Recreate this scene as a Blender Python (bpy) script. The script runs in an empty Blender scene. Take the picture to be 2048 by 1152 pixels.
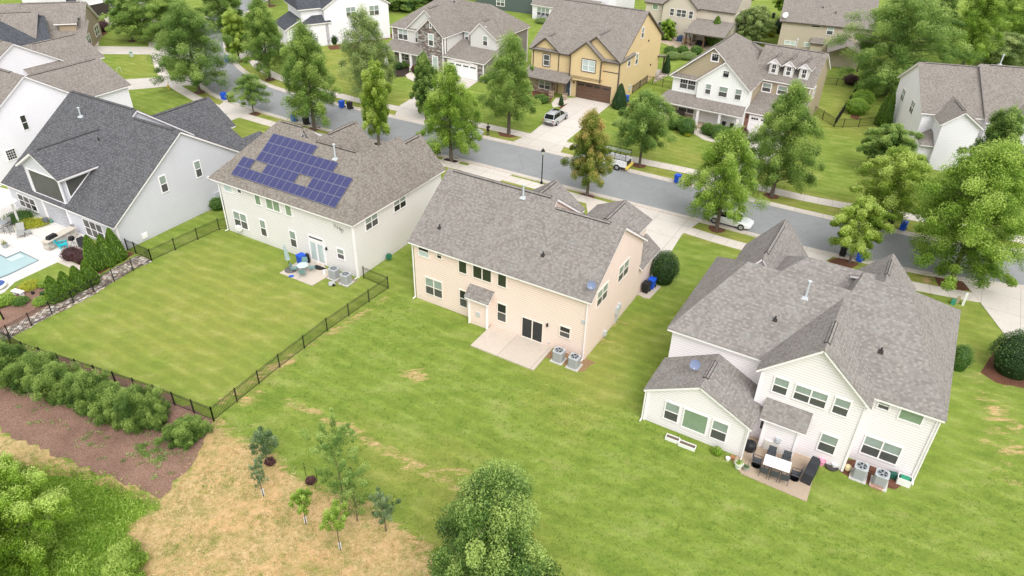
SKY_STR, SUN_E = 0.26, 2.0
import bpy, bmesh, math, random
import numpy as np
from mathutils import Vector, Matrix
S = bpy.context.scene
COL = bpy.context.collection
R = math.radians
# ------------------------------------------------------------------ camera (solved from the houses' corners)
F_, PT, RO, CH = 1458.55, 0.5798, 0.0247, 35.738
_fw = np.array([0, math.cos(PT), -math.sin(PT)]); _r0 = np.array([1., 0, 0]); _u0 = np.cross(_r0, _fw)
_rt = math.cos(RO)*_r0 + math.sin(RO)*_u0; _up = -math.sin(RO)*_r0 + math.cos(RO)*_u0
def g(px, py, z=0.0):
    """survey: point of the photograph -> place on the level z"""
    d = _fw + _rt*(px-1024)/F_ - _up*(py-576)/F_
    t = (z-CH)/d[2]
    return Vector((d[0]*t, d[1]*t, z))
def ysc(P):
    d = np.array(P)-np.array([0, 0, CH]); zz = d@_fw
    return 576-F_*(d@_up)/zz
def hgt(x, y, topy):
    """height of something standing at (x,y) whose top shows at row topy"""
    lo, hi = 0., 40.
    for _ in range(40):
        m = (lo+hi)/2
        if ysc((x, y, m)) > topy: lo = m
        else: hi = m
    return lo
def mppx(x, y, z=0):
    d = np.array([x, y, z-CH]); return (d@_fw)/F_
cam = bpy.data.cameras.new('camera'); camo = bpy.data.objects.new('camera', cam); COL.objects.link(camo)
cam.sensor_width = 36; cam.lens = F_/2048*36; cam.clip_end = 5000; cam.clip_start = .5
M = Matrix(((_rt[0], _up[0], -_fw[0], 0), (_rt[1], _up[1], -_fw[1], 0), (_rt[2], _up[2], -_fw[2], CH), (0, 0, 0, 1)))
camo.matrix_world = M; S.camera = camo
S.view_settings.view_transform = 'Standard'; S.view_settings.look = 'None'; S.view_settings.exposure = 0
# ------------------------------------------------------------------ light: bright thin overcast
SUN_EL, SUN_AZ = R(50), R(163)
w = bpy.data.worlds.new('World'); S.world = w; w.use_nodes = True
nt = w.node_tree; nt.nodes.clear()
sky = nt.nodes.new('ShaderNodeTexSky'); sky.sky_type = 'NISHITA'; sky.sun_disc = False
sky.sun_elevation = SUN_EL; sky.sun_rotation = SUN_AZ; sky.dust_density = 3.5; sky.air_density = 1.2
hs = nt.nodes.new('ShaderNodeHueSaturation'); hs.inputs['Saturation'].default_value = .12; hs.inputs['Value'].default_value = 1.0
bg = nt.nodes.new('ShaderNodeBackground'); bg.inputs[1].default_value = SKY_STR
wo = nt.nodes.new('ShaderNodeOutputWorld')
nt.links.new(sky.outputs[0], hs.inputs['Color']); mxw = nt.nodes.new('ShaderNodeMix'); mxw.data_type = 'RGBA'; mxw.inputs[0].default_value = .55; mxw.inputs[7].default_value = (5.3, 5.3, 5.35, 1); nt.links.new(hs.outputs[0], mxw.inputs[6]); nt.links.new(mxw.outputs[2], bg.inputs[0]); nt.links.new(bg.outputs[0], wo.inputs[0])
sl = bpy.data.lights.new('sun', 'SUN'); sl.energy = SUN_E; sl.angle = R(40); sl.color = (1, .98, .955)
so = bpy.data.objects.new('sun', sl); COL.objects.link(so)
sd = Vector((math.sin(SUN_AZ)*math.cos(SUN_EL), math.cos(SUN_AZ)*math.cos(SUN_EL), math.sin(SUN_EL)))
so.rotation_euler = sd.to_track_quat('Z', 'Y').to_euler(); so.location = (0, 0, 120)
# ------------------------------------------------------------------ node helpers / materials
MATS = {}
class NT:
    def __init__(s, name):
        s.m = bpy.data.materials.new(name); s.m.use_nodes = True; s.t = s.m.node_tree; s.n = s.t.nodes
        s.b = s.n['Principled BSDF']; s.tc = None
    def new(s, typ, **kw):
        x = s.n.new(typ)
        for k, v in kw.items(): setattr(x, k, v)
        return x
    def link(s, a, b): s.t.links.new(a, b)
    def val(s, sock, v):
        if hasattr(v, 'is_linked') or isinstance(v, bpy.types.NodeSocket): s.link(v, sock)
        else: sock.default_value = v
    def coord(s, which='Object'):
        if s.tc is None: s.tc = s.new('ShaderNodeTexCoord')
        return s.tc.outputs[which]
    def math(s, op, a, b=0., c=None):
        x = s.new('ShaderNodeMath', operation=op); s.val(x.inputs[0], a); s.val(x.inputs[1], b)
        if c is not None: s.val(x.inputs[2], c)
        return x.outputs[0]
    def noise(s, vec, scale, detail=3, rough=.55, dist=0.):
        x = s.new('ShaderNodeTexNoise'); s.link(vec, x.inputs['Vector']); x.inputs['Scale'].default_value = scale
        x.inputs['Detail'].default_value = detail; x.inputs['Roughness'].default_value = rough; x.inputs['Distortion'].default_value = dist
        return x.outputs['Fac']
    def ramp(s, fac, stops, interp='LINEAR'):
        x = s.new('ShaderNodeValToRGB'); x.color_ramp.interpolation = interp
        e = x.color_ramp.elements
        while len(e) < len(stops): e.new(.5)
        for i, (p, c) in enumerate(stops):
            e[i].position = p; e[i].color = (c[0], c[1], c[2], 1) if hasattr(c, '__len__') else (c, c, c, 1)
        s.link(fac, x.inputs[0]); return x.outputs[0]
    def mix(s, fac, a, b, typ='MIX'):
        x = s.new('ShaderNodeMix', data_type='RGBA', blend_type=typ)
        s.val(x.inputs[0], fac)
        for i, v in ((6, a), (7, b)):
            if isinstance(v, bpy.types.NodeSocket): s.link(v, x.inputs[i])
            else: x.inputs[i].default_value = (v[0], v[1], v[2], 1) if hasattr(v, '__len__') else (v, v, v, 1)
        return x.outputs[2]
    def sep(s, vec):
        x = s.new('ShaderNodeSeparateXYZ'); s.link(vec, x.inputs[0]); return x.outputs
    def comb(s, x_, y_, z_=0.):
        x = s.new('ShaderNodeCombineXYZ'); s.val(x.inputs[0], x_); s.val(x.inputs[1], y_); s.val(x.inputs[2], z_); return x.outputs[0]
    def bump(s, h, strength=.3, dist=.05):
        x = s.new('ShaderNodeBump'); x.inputs['Strength'].default_value = strength; x.inputs['Distance'].default_value = dist
        s.link(h, x.inputs['Height']); s.link(x.outputs[0], s.b.inputs['Normal'])
    def out(s, col=None, rough=.8, spec=.3, metal=0.):
        if col is not None: s.val(s.b.inputs['Base Color'], col if isinstance(col, bpy.types.NodeSocket) else (*col, 1))
        s.val(s.b.inputs['Roughness'], rough); s.b.inputs['Specular IOR Level'].default_value = spec; s.b.inputs['Metallic'].default_value = metal
        return s.m
def plain(name, c, rough=.6, spec=.3, metal=0., var=.10, scale=3.):
    if name in MATS: return MATS[name]
    n = NT(name); v = n.noise(n.coord(), scale, 4, .6)
    MATS[name] = n.out(n.mix(v, [x*(1-var) for x in c], [min(1, x*(1+var)) for x in c]), rough, spec, metal); return MATS[name]
def siding(name, c, lap=.19, dark=.80):
    n = NT(name); z = n.sep(n.coord())[2]
    f = n.math('FRACT', n.math('DIVIDE', z, lap))
    line = n.ramp(f, [(0, dark-.10), (.22, dark+.03), (.34, 1), (1, 1.0)])
    nz = n.noise(n.coord(), .5, 5, .6); nz2 = n.noise(n.coord(), 9, 3, .6)
    col = n.mix(nz, [x*.93 for x in c], [min(1, x*1.05) for x in c])
    # slightly darker towards the foot of the wall
    so_ = n.ramp(n.math('ADD', n.math('MULTIPLY', z, .5), n.math('MULTIPLY', nz2, .5)), [(.1, .86), (.55, 1)])
    col = n.mix(1., col, so_, 'MULTIPLY'); col = n.mix(1., col, line, 'MULTIPLY')
    n.bump(n.math('SUBTRACT', 1., f), .5, .02)
    return n.out(col, .62, .3)
def battens(name, c):
    n = NT(name); o = n.sep(n.coord()); x = n.math('ADD', o[0], n.math('MULTIPLY', o[1], 1.0))
    f = n.math('FRACT', n.math('DIVIDE', x, .4))
    line = n.ramp(f, [(0, .9), (.09, .9), (.12, 1), (1, 1)])
    return n.out(n.mix(1., n.mix(n.noise(n.coord(), .7, 4), [v*.96 for v in c], c), line, 'MULTIPLY'), .6, .3)
def shingle(name, tones, streak=.0):
    tones = [(a*.92, b*.915, c*.92) for a, b, c in tones]; tones[3] = tuple(.7*x+.3*y for x, y in zip(tones[3], tones[2]))
    """asphalt shingles laid out in metres on each slope"""
    n = NT(name); uv = n.coord('UV'); o = n.sep(uv)
    row = n.math('FLOOR', n.math('DIVIDE', o[1], .145)); fy = n.math('FRACT', n.math('DIVIDE', o[1], .145))
    wr = n.new('ShaderNodeTexWhiteNoise', noise_dimensions='1D'); n.link(row, wr.inputs['W'])
    xx = n.math('ADD', n.math('DIVIDE', o[0], .21), n.math('MULTIPLY', wr.outputs['Value'], 3.7))
    cell = n.math('FLOOR', xx); fx = n.math('FRACT', xx)
    wn = n.new('ShaderNodeTexWhiteNoise', noise_dimensions='2D'); n.link(n.comb(cell, row), wn.inputs['Vector'])
    col = n.ramp(wn.outputs['Value'], [(0, tones[0]), (.5, tones[1]), (1, tones[2])])
    # lighter laminated tabs: every second course, never touching each other
    r2 = n.math('FLOOR', n.math('DIVIDE', o[1], .29)); w2 = n.new('ShaderNodeTexWhiteNoise', noise_dimensions='1D'); n.link(n.math('ADD', r2, 91.), w2.inputs['W'])
    x2 = n.math('ADD', n.math('DIVIDE', o[0], .43), n.math('MULTIPLY', w2.outputs['Value'], 5.1)); c2 = n.math('FLOOR', x2)
    w3 = n.new('ShaderNodeTexWhiteNoise', noise_dimensions='2D'); n.link(n.comb(c2, r2), w3.inputs['Vector'])
    off = n.math('MULTIPLY', w3.outputs['Value'], .5); fx2 = n.math('SUBTRACT', n.math('FRACT', x2), off)
    inx = n.math('MULTIPLY', n.math('GREATER_THAN', fx2, 0.), n.math('LESS_THAN', fx2, .42)); iny = n.math('LESS_THAN', n.math('FRACT', n.math('DIVIDE', o[1], .29)), .5)
    has = n.math('GREATER_THAN', n.sep(w3.outputs['Color'])[1], .38)
    col = n.mix(n.math('MULTIPLY', n.math('MULTIPLY', inx, iny), n.math('MULTIPLY', has, .6)), col, tones[3])
    sh = n.ramp(fy, [(0, .78), (.16, .96), (.3, 1), (1, 1.02)]); tab = n.ramp(fx, [(0, .86), (.06, 1), (1, 1)])
    col = n.mix(1., n.mix(1., col, sh, 'MULTIPLY'), tab, 'MULTIPLY')
    big = n.ramp(n.noise(uv, .45, 5, .65), [(.3, .92), (.7, 1.06)]); col = n.mix(1., col, big, 'MULTIPLY')
    col = n.mix(n.ramp(n.noise(uv, .9, 2, .5), [(.55, 0), (.75, .35)]), col, [tones[2][0]*.93, tones[2][1]*1.05, tones[2][2]*1.06])
    col = n.mix(1., col, n.ramp(n.noise(uv, 22, 2, .7), [(.3, .9), (.7, 1.1)]), 'MULTIPLY')
    n.bump(fy, .5, .015)
    return n.out(col, .95, .15)
def stone(name, tones, sx=.42, sy=.16):
    n = NT(name); o = n.sep(n.coord()); x = n.math('ADD', o[0], o[1]); 
    nz = n.noise(n.coord(), 2.2, 2)
    z = n.math('ADD', o[2], n.math('MULTIPLY', nz, .12))
    row = n.math('FLOOR', n.math('DIVIDE', z, sy)); xx = n.math('ADD', n.math('DIVIDE', x, sx), n.math('MULTIPLY', row, .43))
    cell = n.math('FLOOR', xx); wn = n.new('ShaderNodeTexWhiteNoise', noise_dimensions='2D'); n.link(n.comb(cell, row), wn.inputs['Vector'])
    k = len(tones); col = n.ramp(wn.outputs['Value'], [(i/k, t) for i, t in enumerate(tones)], 'CONSTANT')
    fy = n.math('FRACT', n.math('DIVIDE', z, sy)); fx = n.math('FRACT', xx)
    sh = n.ramp(fy, [(0, .6), (.12, 1), (1, 1)]); t2 = n.ramp(fx, [(0, .65), (.06, 1), (1, 1)])
    col = n.mix(1., n.mix(1., col, sh, 'MULTIPLY'), t2, 'MULTIPLY')
    return n.out(n.mix(1., col, n.ramp(n.noise(n.coord(), 8, 4), [(.3, .85), (.7, 1.12)]), 'MULTIPLY'), .9, .2)
def concrete(name, c, grid=None, rot=0., var=.09, uvjoint=None):
    n = NT(name); oc = n.coord()
    a = n.noise(oc, .35, 6, .62); b = n.noise(oc, 6, 4, .6)
    col = n.mix(a, [x*(1-var) for x in c], [x*(1+var) for x in c])
    col = n.mix(1., col, n.ramp(b, [(.25, .93), (.75, 1.05)]), 'MULTIPLY')
    st = n.ramp(n.noise(oc, 1.1, 5, .7, .6), [(.55, 1), (.75, .88)]); col = n.mix(1., col, st, 'MULTIPLY')
    if grid:
        mp = n.new('ShaderNodeMapping'); mp.inputs['Rotation'].default_value = (0, 0, rot); n.link(oc, mp.inputs[0]); o = n.sep(mp.outputs[0])
        for ax, gsz in ((0, grid[0]), (1, grid[1])):
            f = n.math('FRACT', n.math('DIVIDE', n.math('ADD', o[ax], 500.3), gsz)); w_ = .035/gsz
            col = n.mix(1., col, n.ramp(f, [(0, .62), (w_, .62), (w_*1.5, 1), (1, 1)]), 'MULTIPLY')
            wn = n.new('ShaderNodeTexWhiteNoise', noise_dimensions='1D'); n.link(n.math('FLOOR', n.math('DIVIDE', n.math('ADD', o[ax], 500.3), gsz)), wn.inputs['W'])
            col = n.mix(1., col, n.ramp(wn.outputs['Value'], [(0, .95), (1, 1.03)]), 'MULTIPLY')
    if uvjoint:
        o = n.sep(n.coord('UV')); f = n.math('FRACT', n.math('DIVIDE', o[0], uvjoint)); w_ = .03/uvjoint
        col = n.mix(1., col, n.ramp(f, [(0, .62), (w_, .62), (w_*1.6, 1), (1, 1)]), 'MULTIPLY')
        wn = n.new('ShaderNodeTexWhiteNoise', noise_dimensions='1D'); n.link(n.math('FLOOR', n.math('DIVIDE', o[0], uvjoint)), wn.inputs['W'])
        col = n.mix(1., col, n.ramp(wn.outputs['Value'], [(0, .93), (1, 1.04)]), 'MULTIPLY')
    return n.out(col, .85, .25)
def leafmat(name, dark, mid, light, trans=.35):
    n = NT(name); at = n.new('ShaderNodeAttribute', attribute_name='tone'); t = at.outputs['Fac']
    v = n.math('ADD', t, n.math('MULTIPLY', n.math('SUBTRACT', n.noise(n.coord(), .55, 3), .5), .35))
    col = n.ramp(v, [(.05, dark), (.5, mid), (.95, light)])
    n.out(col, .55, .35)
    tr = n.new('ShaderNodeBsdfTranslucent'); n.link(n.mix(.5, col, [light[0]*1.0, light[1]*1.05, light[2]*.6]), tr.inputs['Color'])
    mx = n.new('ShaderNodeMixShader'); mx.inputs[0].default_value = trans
    n.link(n.b.outputs[0], mx.inputs[1]); n.link(tr.outputs[0], mx.inputs[2]); n.link(mx.outputs[0], n.n['Material Output'].inputs[0])
    return n.m
def glass(name, c, rough=.07, blinds=False):
    n = NT(name)
    col = n.mix(n.noise(n.coord(), 1.3, 2), [x*.75 for x in c], [x*1.2 for x in c])
    if blinds:
        f = n.math('FRACT', n.math('DIVIDE', n.sep(n.coord())[2], .06)); col = n.mix(1., col, n.ramp(f, [(0, .78), (.3, 1), (1, 1)]), 'MULTIPLY')
    return n.out(col, rough, .5)
m_trim = plain('white_trim', (.86, .82, .83), .5); m_btrim = plain('brown_trim', (.11, .085, .07), .6)
m_black = plain('black_metal', (.012, .012, .013), .45, .4); m_grey = plain('grey_metal', (.33, .35, .37), .4, .5)
m_lgrey = plain('light_galvanised', (.50, .53, .55), .35, .6); m_dark = plain('dark_plastic', (.018, .018, .02), .5)
m_blue = plain('blue_plastic', (.012, .085, .55), .45, .4); m_white = plain('white_plastic', (.78, .78, .76), .5)
m_ridge = plain('ridge_vent_dark', (.055, .05, .048), .9, .1); m_wood = plain('brown_wood', (.12, .065, .035), .7)
m_bark = plain('bark', (.13, .105, .085), .95, .1, var=.35, scale=7)
g_dark = glass('dark_glass', (.022, .026, .028)); g_green = glass('greenish_glass', (.29, .35, .31), .15, True)
g_pale = glass('pale_blind_glass', (.50, .58, .56), .15, True); g_grey = glass('screened_glass', (.085, .088, .085), .3)
g_olive = glass('olive_glass', (.035, .042, .03)); g_grn2 = glass('green_blind_glass', (.24, .33, .22), .2, True)
GL = {'d': g_dark, 'g': g_green, 'p': g_pale, 's': g_grey, 'o': g_olive, 'b': g_grn2}
sh_brown = shingle('weathered_brown_shingles', [(.205, .183, .165), (.245, .222, .203), (.285, .262, .242), (.37, .345, .31)])
sh_C = shingle('driftwood_shingles', [(.215, .195, .18), (.255, .235, .218), (.295, .275, .255), (.39, .355, .31)])
sh_B = shingle('brown_tan_shingles', [(.185, .16, .135), (.23, .202, .175), (.27, .242, .21), (.345, .32, .275)])
sh_dark = shingle('charcoal_shingles', [(.085, .085, .092), (.11, .11, .118), (.135, .135, .142), (.22, .22, .225)])
sh_slate = shingle('blue_black_shingles', [(.055, .06, .07), (.075, .08, .092), (.095, .10, .112), (.14, .145, .155)])
sh_tan = shingle('tan_brown_shingles', [(.20, .175, .155), (.24, .215, .19), (.28, .25, .225), (.36, .33, .29)])
s_peach = siding('peach_siding', (.84, .68, .595)); s_cream = siding('pale_beige_siding', (.745, .72, .705), .22, .84)
s_white = siding('white_siding', (.83, .785, .795), .2, .86); s_grey = siding('light_grey_siding', (.60, .60, .645), .19, .84)
s_pwhite = siding('bright_white_siding', (.84, .82, .86), .2, .88); s_taupe = siding('taupe_siding', (.27, .25, .235))
s_yellow = siding('yellow_siding', (.72, .55, .31)); s_tan = siding('tan_siding', (.43, .355, .245)); s_bat = battens('white_batten_siding', (.84, .84, .83))
s_beige = siding('beige_siding', (.62, .55, .46)); s_khaki = siding('khaki_siding', (.50, .43, .34)); s_gwhite = battens('pale_shake_siding', (.66, .65, .62)); s_green = siding('dark_green_siding', (.10, .13, .12))
st_grey = stone('grey_ledgestone', [(.13, .115, .11), (.22, .195, .185), (.33, .30, .28), (.40, .375, .35), (.20, .14, .12)])
st_tan = stone('tan_fieldstone', [(.34, .25, .18), (.42, .33, .25), (.26, .18, .13), (.50, .42, .34)], .3, .22)
st_brick = stone('red_brick', [(.24, .12, .085), (.30, .16, .12), (.20, .095, .07), (.27, .15, .12)], .24, .085)
m_conc = concrete('driveway_concrete', (.59, .54, .49), (3.05, 3.05), R(30)); m_patio = concrete('patio_concrete', (.52, .455, .385), (3.0, 40.), R(30))
m_paver = concrete('stamped_tan_paver', (.43, .335, .25), None, 0, .14); m_deck = concrete('pool_deck_concrete', (.70, .67, .63), (2.4, 2.4), R(30), .06)
m_walk = concrete('sidewalk_concrete', (.62, .56, .50), uvjoint=1.55); m_curb = concrete('gutter_concrete', (.56, .50, .44), uvjoint=3.0)
# ------------------------------------------------------------------ mesh builder
def tag(o, label=None, cat=None, group=None, kind=None):
    if label: o['label'] = label
    if cat: o['category'] = cat
    if group: o['group'] = group
    if kind: o['kind'] = kind
    return o
def empty(name, loc, yaw=0., label=None, cat=None, group=None):
    o = bpy.data.objects.new(name, None); COL.objects.link(o); o.location = loc; o.rotation_euler = (0, 0, yaw)
    o.empty_display_size = .3
    return tag(o, label, cat, group)
class MB:
    def __init__(s): s.v = []; s.f = []; s.uv = []; s.mi = []
    def face(s, pts, mi=0, uv=None):
        b = len(s.v); s.v += [tuple(p) for p in pts]; s.f.append(list(range(b, b+len(pts)))); s.mi.append(mi)
        if uv is None:
            P = [Vector(p) for p in pts]; n = Vector((0, 0, 0))
            for i in range(len(P)): n += (P[i]-P[0]).cross(P[(i+1) % len(P)]-P[0])
            if n.length > 1e-12: n.normalize()
            if n.z < 0: n = -n
            h = Vector((0, 0, 1)).cross(n)
            if h.length < 1e-3: h = Vector((1, 0, 0))
            h.normalize(); u = n.cross(h)
            uv = [(p.dot(h), p.dot(u)) for p in P]
        s.uv.append(uv)
    def box(s, x0, y0, z0, x1, y1, z1, mi=0):
        if x0 > x1: x0, x1 = x1, x0
        if y0 > y1: y0, y1 = y1, y0
        p = [(x0, y0, z0), (x1, y0, z0), (x1, y1, z0), (x0, y1, z0), (x0, y0, z1), (x1, y0, z1), (x1, y1, z1), (x0, y1, z1)]
        for q in ((0, 3, 2, 1), (4, 5, 6, 7), (0, 1, 5, 4), (1, 2, 6, 5), (2, 3, 7, 6), (3, 0, 4, 7)): s.face([p[i] for i in q], mi)
        return s
    def obox(s, c, sx, sy, sz, yaw=0, mi=0, pitch=0, taper=1.):
        """box with base centre c"""
        cy, sy_ = math.cos(yaw), math.sin(yaw)
        def T(x, y, z):
            if pitch: y, z = y*math.cos(pitch)-z*math.sin(pitch), y*math.sin(pitch)+z*math.cos(pitch)
            return (c[0]+cy*x-sy_*y, c[1]+sy_*x+cy*y, c[2]+z)
        a, b = sx/2, sy/2; t = taper
        p = [T(-a, -b, 0), T(a, -b, 0), T(a, b, 0), T(-a, b, 0), T(-a*t, -b*t, sz), T(a*t, -b*t, sz), T(a*t, b*t, sz), T(-a*t, b*t, sz)]
        for q in ((0, 3, 2, 1), (4, 5, 6, 7), (0, 1, 5, 4), (1, 2, 6, 5), (2, 3, 7, 6), (3, 0, 4, 7)): s.face([p[i] for i in q], mi)
        return s
    def bar(s, a, b, r, n=6, mi=0, r2=None):
        a = Vector(a); b = Vector(b); d = (b-a)
        if d.length < 1e-6: return s
        d.normalize(); x = d.orthogonal().normalized(); y = d.cross(x); r2 = r if r2 is None else r2
        A = [a+(x*math.cos(t)+y*math.sin(t))*r for t in [2*math.pi*i/n for i in range(n)]]
        B = [b+(x*math.cos(t)+y*math.sin(t))*r2 for t in [2*math.pi*i/n for i in range(n)]]
        for i in range(n): s.face([A[i], A[(i+1) % n], B[(i+1) % n], B[i]], mi)
        s.face(A[::-1], mi); s.face(B, mi); return s
    def lathe(s, prof, c=(0, 0, 0), n=16, mi=0, sx=1, sy=1):
        rings = [[(c[0]+r*sx*math.cos(2*math.pi*i/n), c[1]+r*sy*math.sin(2*math.pi*i/n), c[2]+z) for i in range(n)] for r, z in prof]
        for a, b in zip(rings, rings[1:]):
            for i in range(n): s.face([a[i], a[(i+1) % n], b[(i+1) % n], b[i]], mi)
        s.face(rings[0][::-1], mi); s.face(rings[-1], mi); return s
    def prism(s, poly, d, mi=0):
        """poly: 3d points; d: extrude vector"""
        P = [Vector(p) for p in poly]; d = Vector(d); Q = [p+d for p in P]
        n = Vector((0, 0, 0))
        for i in range(len(P)): n += P[i].cross(P[(i+1) % len(P)])
        if n.dot(d) < 0: s.face(P, mi) if False else s.face(P, mi); s.face(Q[::-1], mi); flip = True
        else: s.face(P[::-1], mi); s.face(Q, mi); flip = False
        for i in range(len(P)):
            j = (i+1) % len(P); q = [P[i], P[j], Q[j], Q[i]]
            s.face(q[::-1] if flip else q, mi)
        return s
    def build(s, name, mats, parent=None, smooth=False, merge=False):
        me = bpy.data.meshes.new(name); me.from_pydata(s.v, [], s.f)
        if not isinstance(mats, (list, tuple)): mats = [mats]
        for m in mats: me.materials.append(m)
        me.polygons.foreach_set('material_index', s.mi)
        uvl = me.uv_layers.new(name='UVMap'); uvl.data.foreach_set('uv', [c for f in s.uv for q in f for c in q])
        if smooth or merge:
            bm = bmesh.new(); bm.from_mesh(me); bmesh.ops.remove_doubles(bm, verts=bm.verts, dist=1e-4); bmesh.ops.recalc_face_normals(bm, faces=bm.faces); bm.to_mesh(me); bm.free()
        if smooth:
            me.polygons.foreach_set('use_smooth', [True]*len(me.polygons)); 
            try: me.set_sharp_from_angle(angle=R(40))
            except Exception: pass
        me.update()
        o = bpy.data.objects.new(name, me); COL.objects.link(o)
        if parent is not None: o.parent = parent
        return o
def kids(o): return [c for c in bpy.data.objects if c.parent == o]
def copy_tree(o, loc=None, yaw=None, label=None, parent=None, _k=None):
    c = o.copy(); COL.objects.link(c)
    if parent is not None: c.parent = parent
    for ch in list(o.children): copy_tree(ch, parent=c)
    if loc is not None: c.location = loc
    if yaw is not None: c.rotation_euler = (0, 0, yaw)
    if label: c['label'] = label
    return c
def inset(poly, d):
    """inset a convex planar roof polygon by d metres in plan"""
    P = [Vector(p) for p in poly]; n = len(P)
    c2 = sum((Vector((p.x, p.y)) for p in P), Vector((0, 0)))/n
    N = Vector((0, 0, 0))
    for i in range(n): N += (P[i]-P[0]).cross(P[(i+1) % n]-P[0])
    L = []
    for i in range(n):
        a = Vector((P[i].x, P[i].y)); b = Vector((P[(i+1) % n].x, P[(i+1) % n].y)); e = (b-a).normalized(); nn = Vector((-e.y, e.x))
        if nn.dot(c2-a) < 0: nn = -nn
        L.append((a+nn*d, e))
    out = []
    for i in range(n):
        a, e = L[i-1]; b, f = L[i]; det = e.x*f.y-e.y*f.x
        if abs(det) < 1e-6: q = b
        else: t = ((b.x-a.x)*f.y-(b.y-a.y)*f.x)/det; q = a+e*t
        z = P[0].z-((q.x-P[0].x)*N.x+(q.y-P[0].y)*N.y)/N.z
        out.append((q.x, q.y, z))
    return out
# ------------------------------------------------------------------ houses
class House:
    def __init__(s, o, yaw, name, label, wall, roof, trim=None, cat='house'):
        s.root = empty(name, (o[0], o[1], 0), R(yaw), label, cat); s.wall = wall; s.roofm = roof; s.trim = trim or m_trim
        s.W = {}; s.rf = MB(); s.fa = MB(); s.ridges = []; s.tr = MB(); s.yaw = R(yaw); s.o = Vector((o[0], o[1], 0))
    def world(s, u, v, z=0): return s.root.matrix_basis @ Vector((u, v, z))
    def wmb(s, m=None):
        m = m or s.wall
        return s.W.setdefault(m.name, (m, MB()))[1]
    def bodyv(s, a0, a1, prof, m=None):   # profile (v,z), extruded along u
        s.wmb(m).prism([(a0, b, z) for b, z in prof], (a1-a0, 0, 0))
    def bodyu(s, a0, a1, prof, m=None):   # profile (u,z), extruded along v
        s.wmb(m).prism([(b, a0, z) for b, z in prof], (0, a1-a0, 0))
    def blk(s, u0, u1, v0, v1, z0, z1, m=None): s.wmb(m).box(u0, v0, z0, u1, v1, z1)
    def slope(s, *pts, fascia=True):
        s.rf.prism([(p[0], p[1], p[2]-.05) for p in pts], (0, 0, .05))
        if fascia:
            q = inset(pts, .03); s.fa.prism([(p[0], p[1], p[2]-.25) for p in q], (0, 0, .197))
    def gab(s, axis, a0, a1, b0, z0, br, zr, b1, z1, vent=None, walls=True, wm=None, ov=.35, e=(.35,.35), zbase=-.3):
        """gable: ridge runs along axis from a0 to a1 (roof edges); b0/z0 and b1/z1 are the eave edges, br/zr the ridge"""
        P = (lambda a, b, z: (a, b, z)) if axis == 'u' else (lambda a, b, z: (b, a, z))
        s.slope(P(a0, b0, z0), P(a1, b0, z0), P(a1, br, zr), P(a0, br, zr))
        s.slope(P(a0, b1, z1), P(a0, br, zr), P(a1, br, zr), P(a1, b1, z1))
        if vent:
            c0, c1 = vent; w_ = .19
            k0, k1 = (zr-z0)/max(.01, abs(br-b0)), (zr-z1)/max(.01, abs(b1-br))
            for sg, k in ((-1, k0), (1, k1)) if True else ():
                q = [P(c0, br, zr+.05), P(c1, br, zr+.05), P(c1, br+sg*w_, zr+.05-w_*k), P(c0, br+sg*w_, zr+.05-w_*k)]
                q = [(x, y, z-.03) for x, y, z in q]
                if sg < 0: q0 = q
                else: s.ridges.append((q0, q))
        if walls:
            e0, e1 = e
            w0, w1 = b0+ov, b1-ov
            k0, k1 = (zr-z0)/(br-b0), (zr-z1)/(b1-br)
            prof = [(w0, zbase), (w1, zbase), (w1, z1+ov*k1-.27), (br, zr-.27), (w0, z0+ov*k0-.27)]
            lo, hi = min(a0, a1), max(a0, a1)
            (s.bodyv if axis == 'u' else s.bodyu)(lo+e0, hi-e1, prof, wm)
    def hip(s, u0, u1, v0, v1, ze, ur0, ur1, vr0, vr1, zr, vent=True):
        """eaves rectangle and a ridge from (ur0,vr0) to (ur1,vr1)"""
        a, b, c, d = (u0, v0, ze), (u1, v0, ze), (u1, v1, ze), (u0, v1, ze); p, q = (ur0, vr0, zr), (ur1, vr1, zr)
        if abs(ur0-ur1) > abs(vr0-vr1): s.slope(a, b, q, p); s.slope(b, c, q); s.slope(c, d, p, q); s.slope(d, a, p)
        else: s.slope(a, b, p); s.slope(b, c, q, p); s.slope(c, d, q); s.slope(d, a, p, q)
    def on(s, face, px, py):
        ax, c, sg = face; d = _fw + _rt*(px-1024)/F_ - _up*(py-576)/F_; C = np.array([0, 0, CH]) - np.array([s.o.x, s.o.y, 0])
        U = np.array([math.cos(s.yaw), math.sin(s.yaw), 0]); V = np.array([-math.sin(s.yaw), math.cos(s.yaw), 0])
        n = V if ax == 'v' else U; t = (c-C@n)/(d@n); p = C+t*d
        return (float(p@(U if ax == 'v' else V)), float(p[2]))
    def pwin(s, face, tl, br, **kw):
        a, z1 = s.on(face, *tl); b, z0 = s.on(face, *br)
        return s.win(face, round(min(a, b), 2), round(max(a, b), 2), round(z0, 2), round(z1, 2), **kw)
    def corner(s, u, v, z0, z1, m=None): b = MB(); b.box(u-.075, v-.075, z0, u+.075, v+.075, z1); b.build('corner_board', s.trim, s.root)
    def band(s, face, a0, a1, z0, z1, d=.05):
        P = s.P(face); 
        s._b(s.tr, face, a0, z0, a1, z1, 0.001, d)
    def P(s, face):
        ax, c, sg = face
        return (lambda a, z, d: (a, c+sg*d, z)) if ax == 'v' else (lambda a, z, d: (c+sg*d, a, z))
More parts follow.
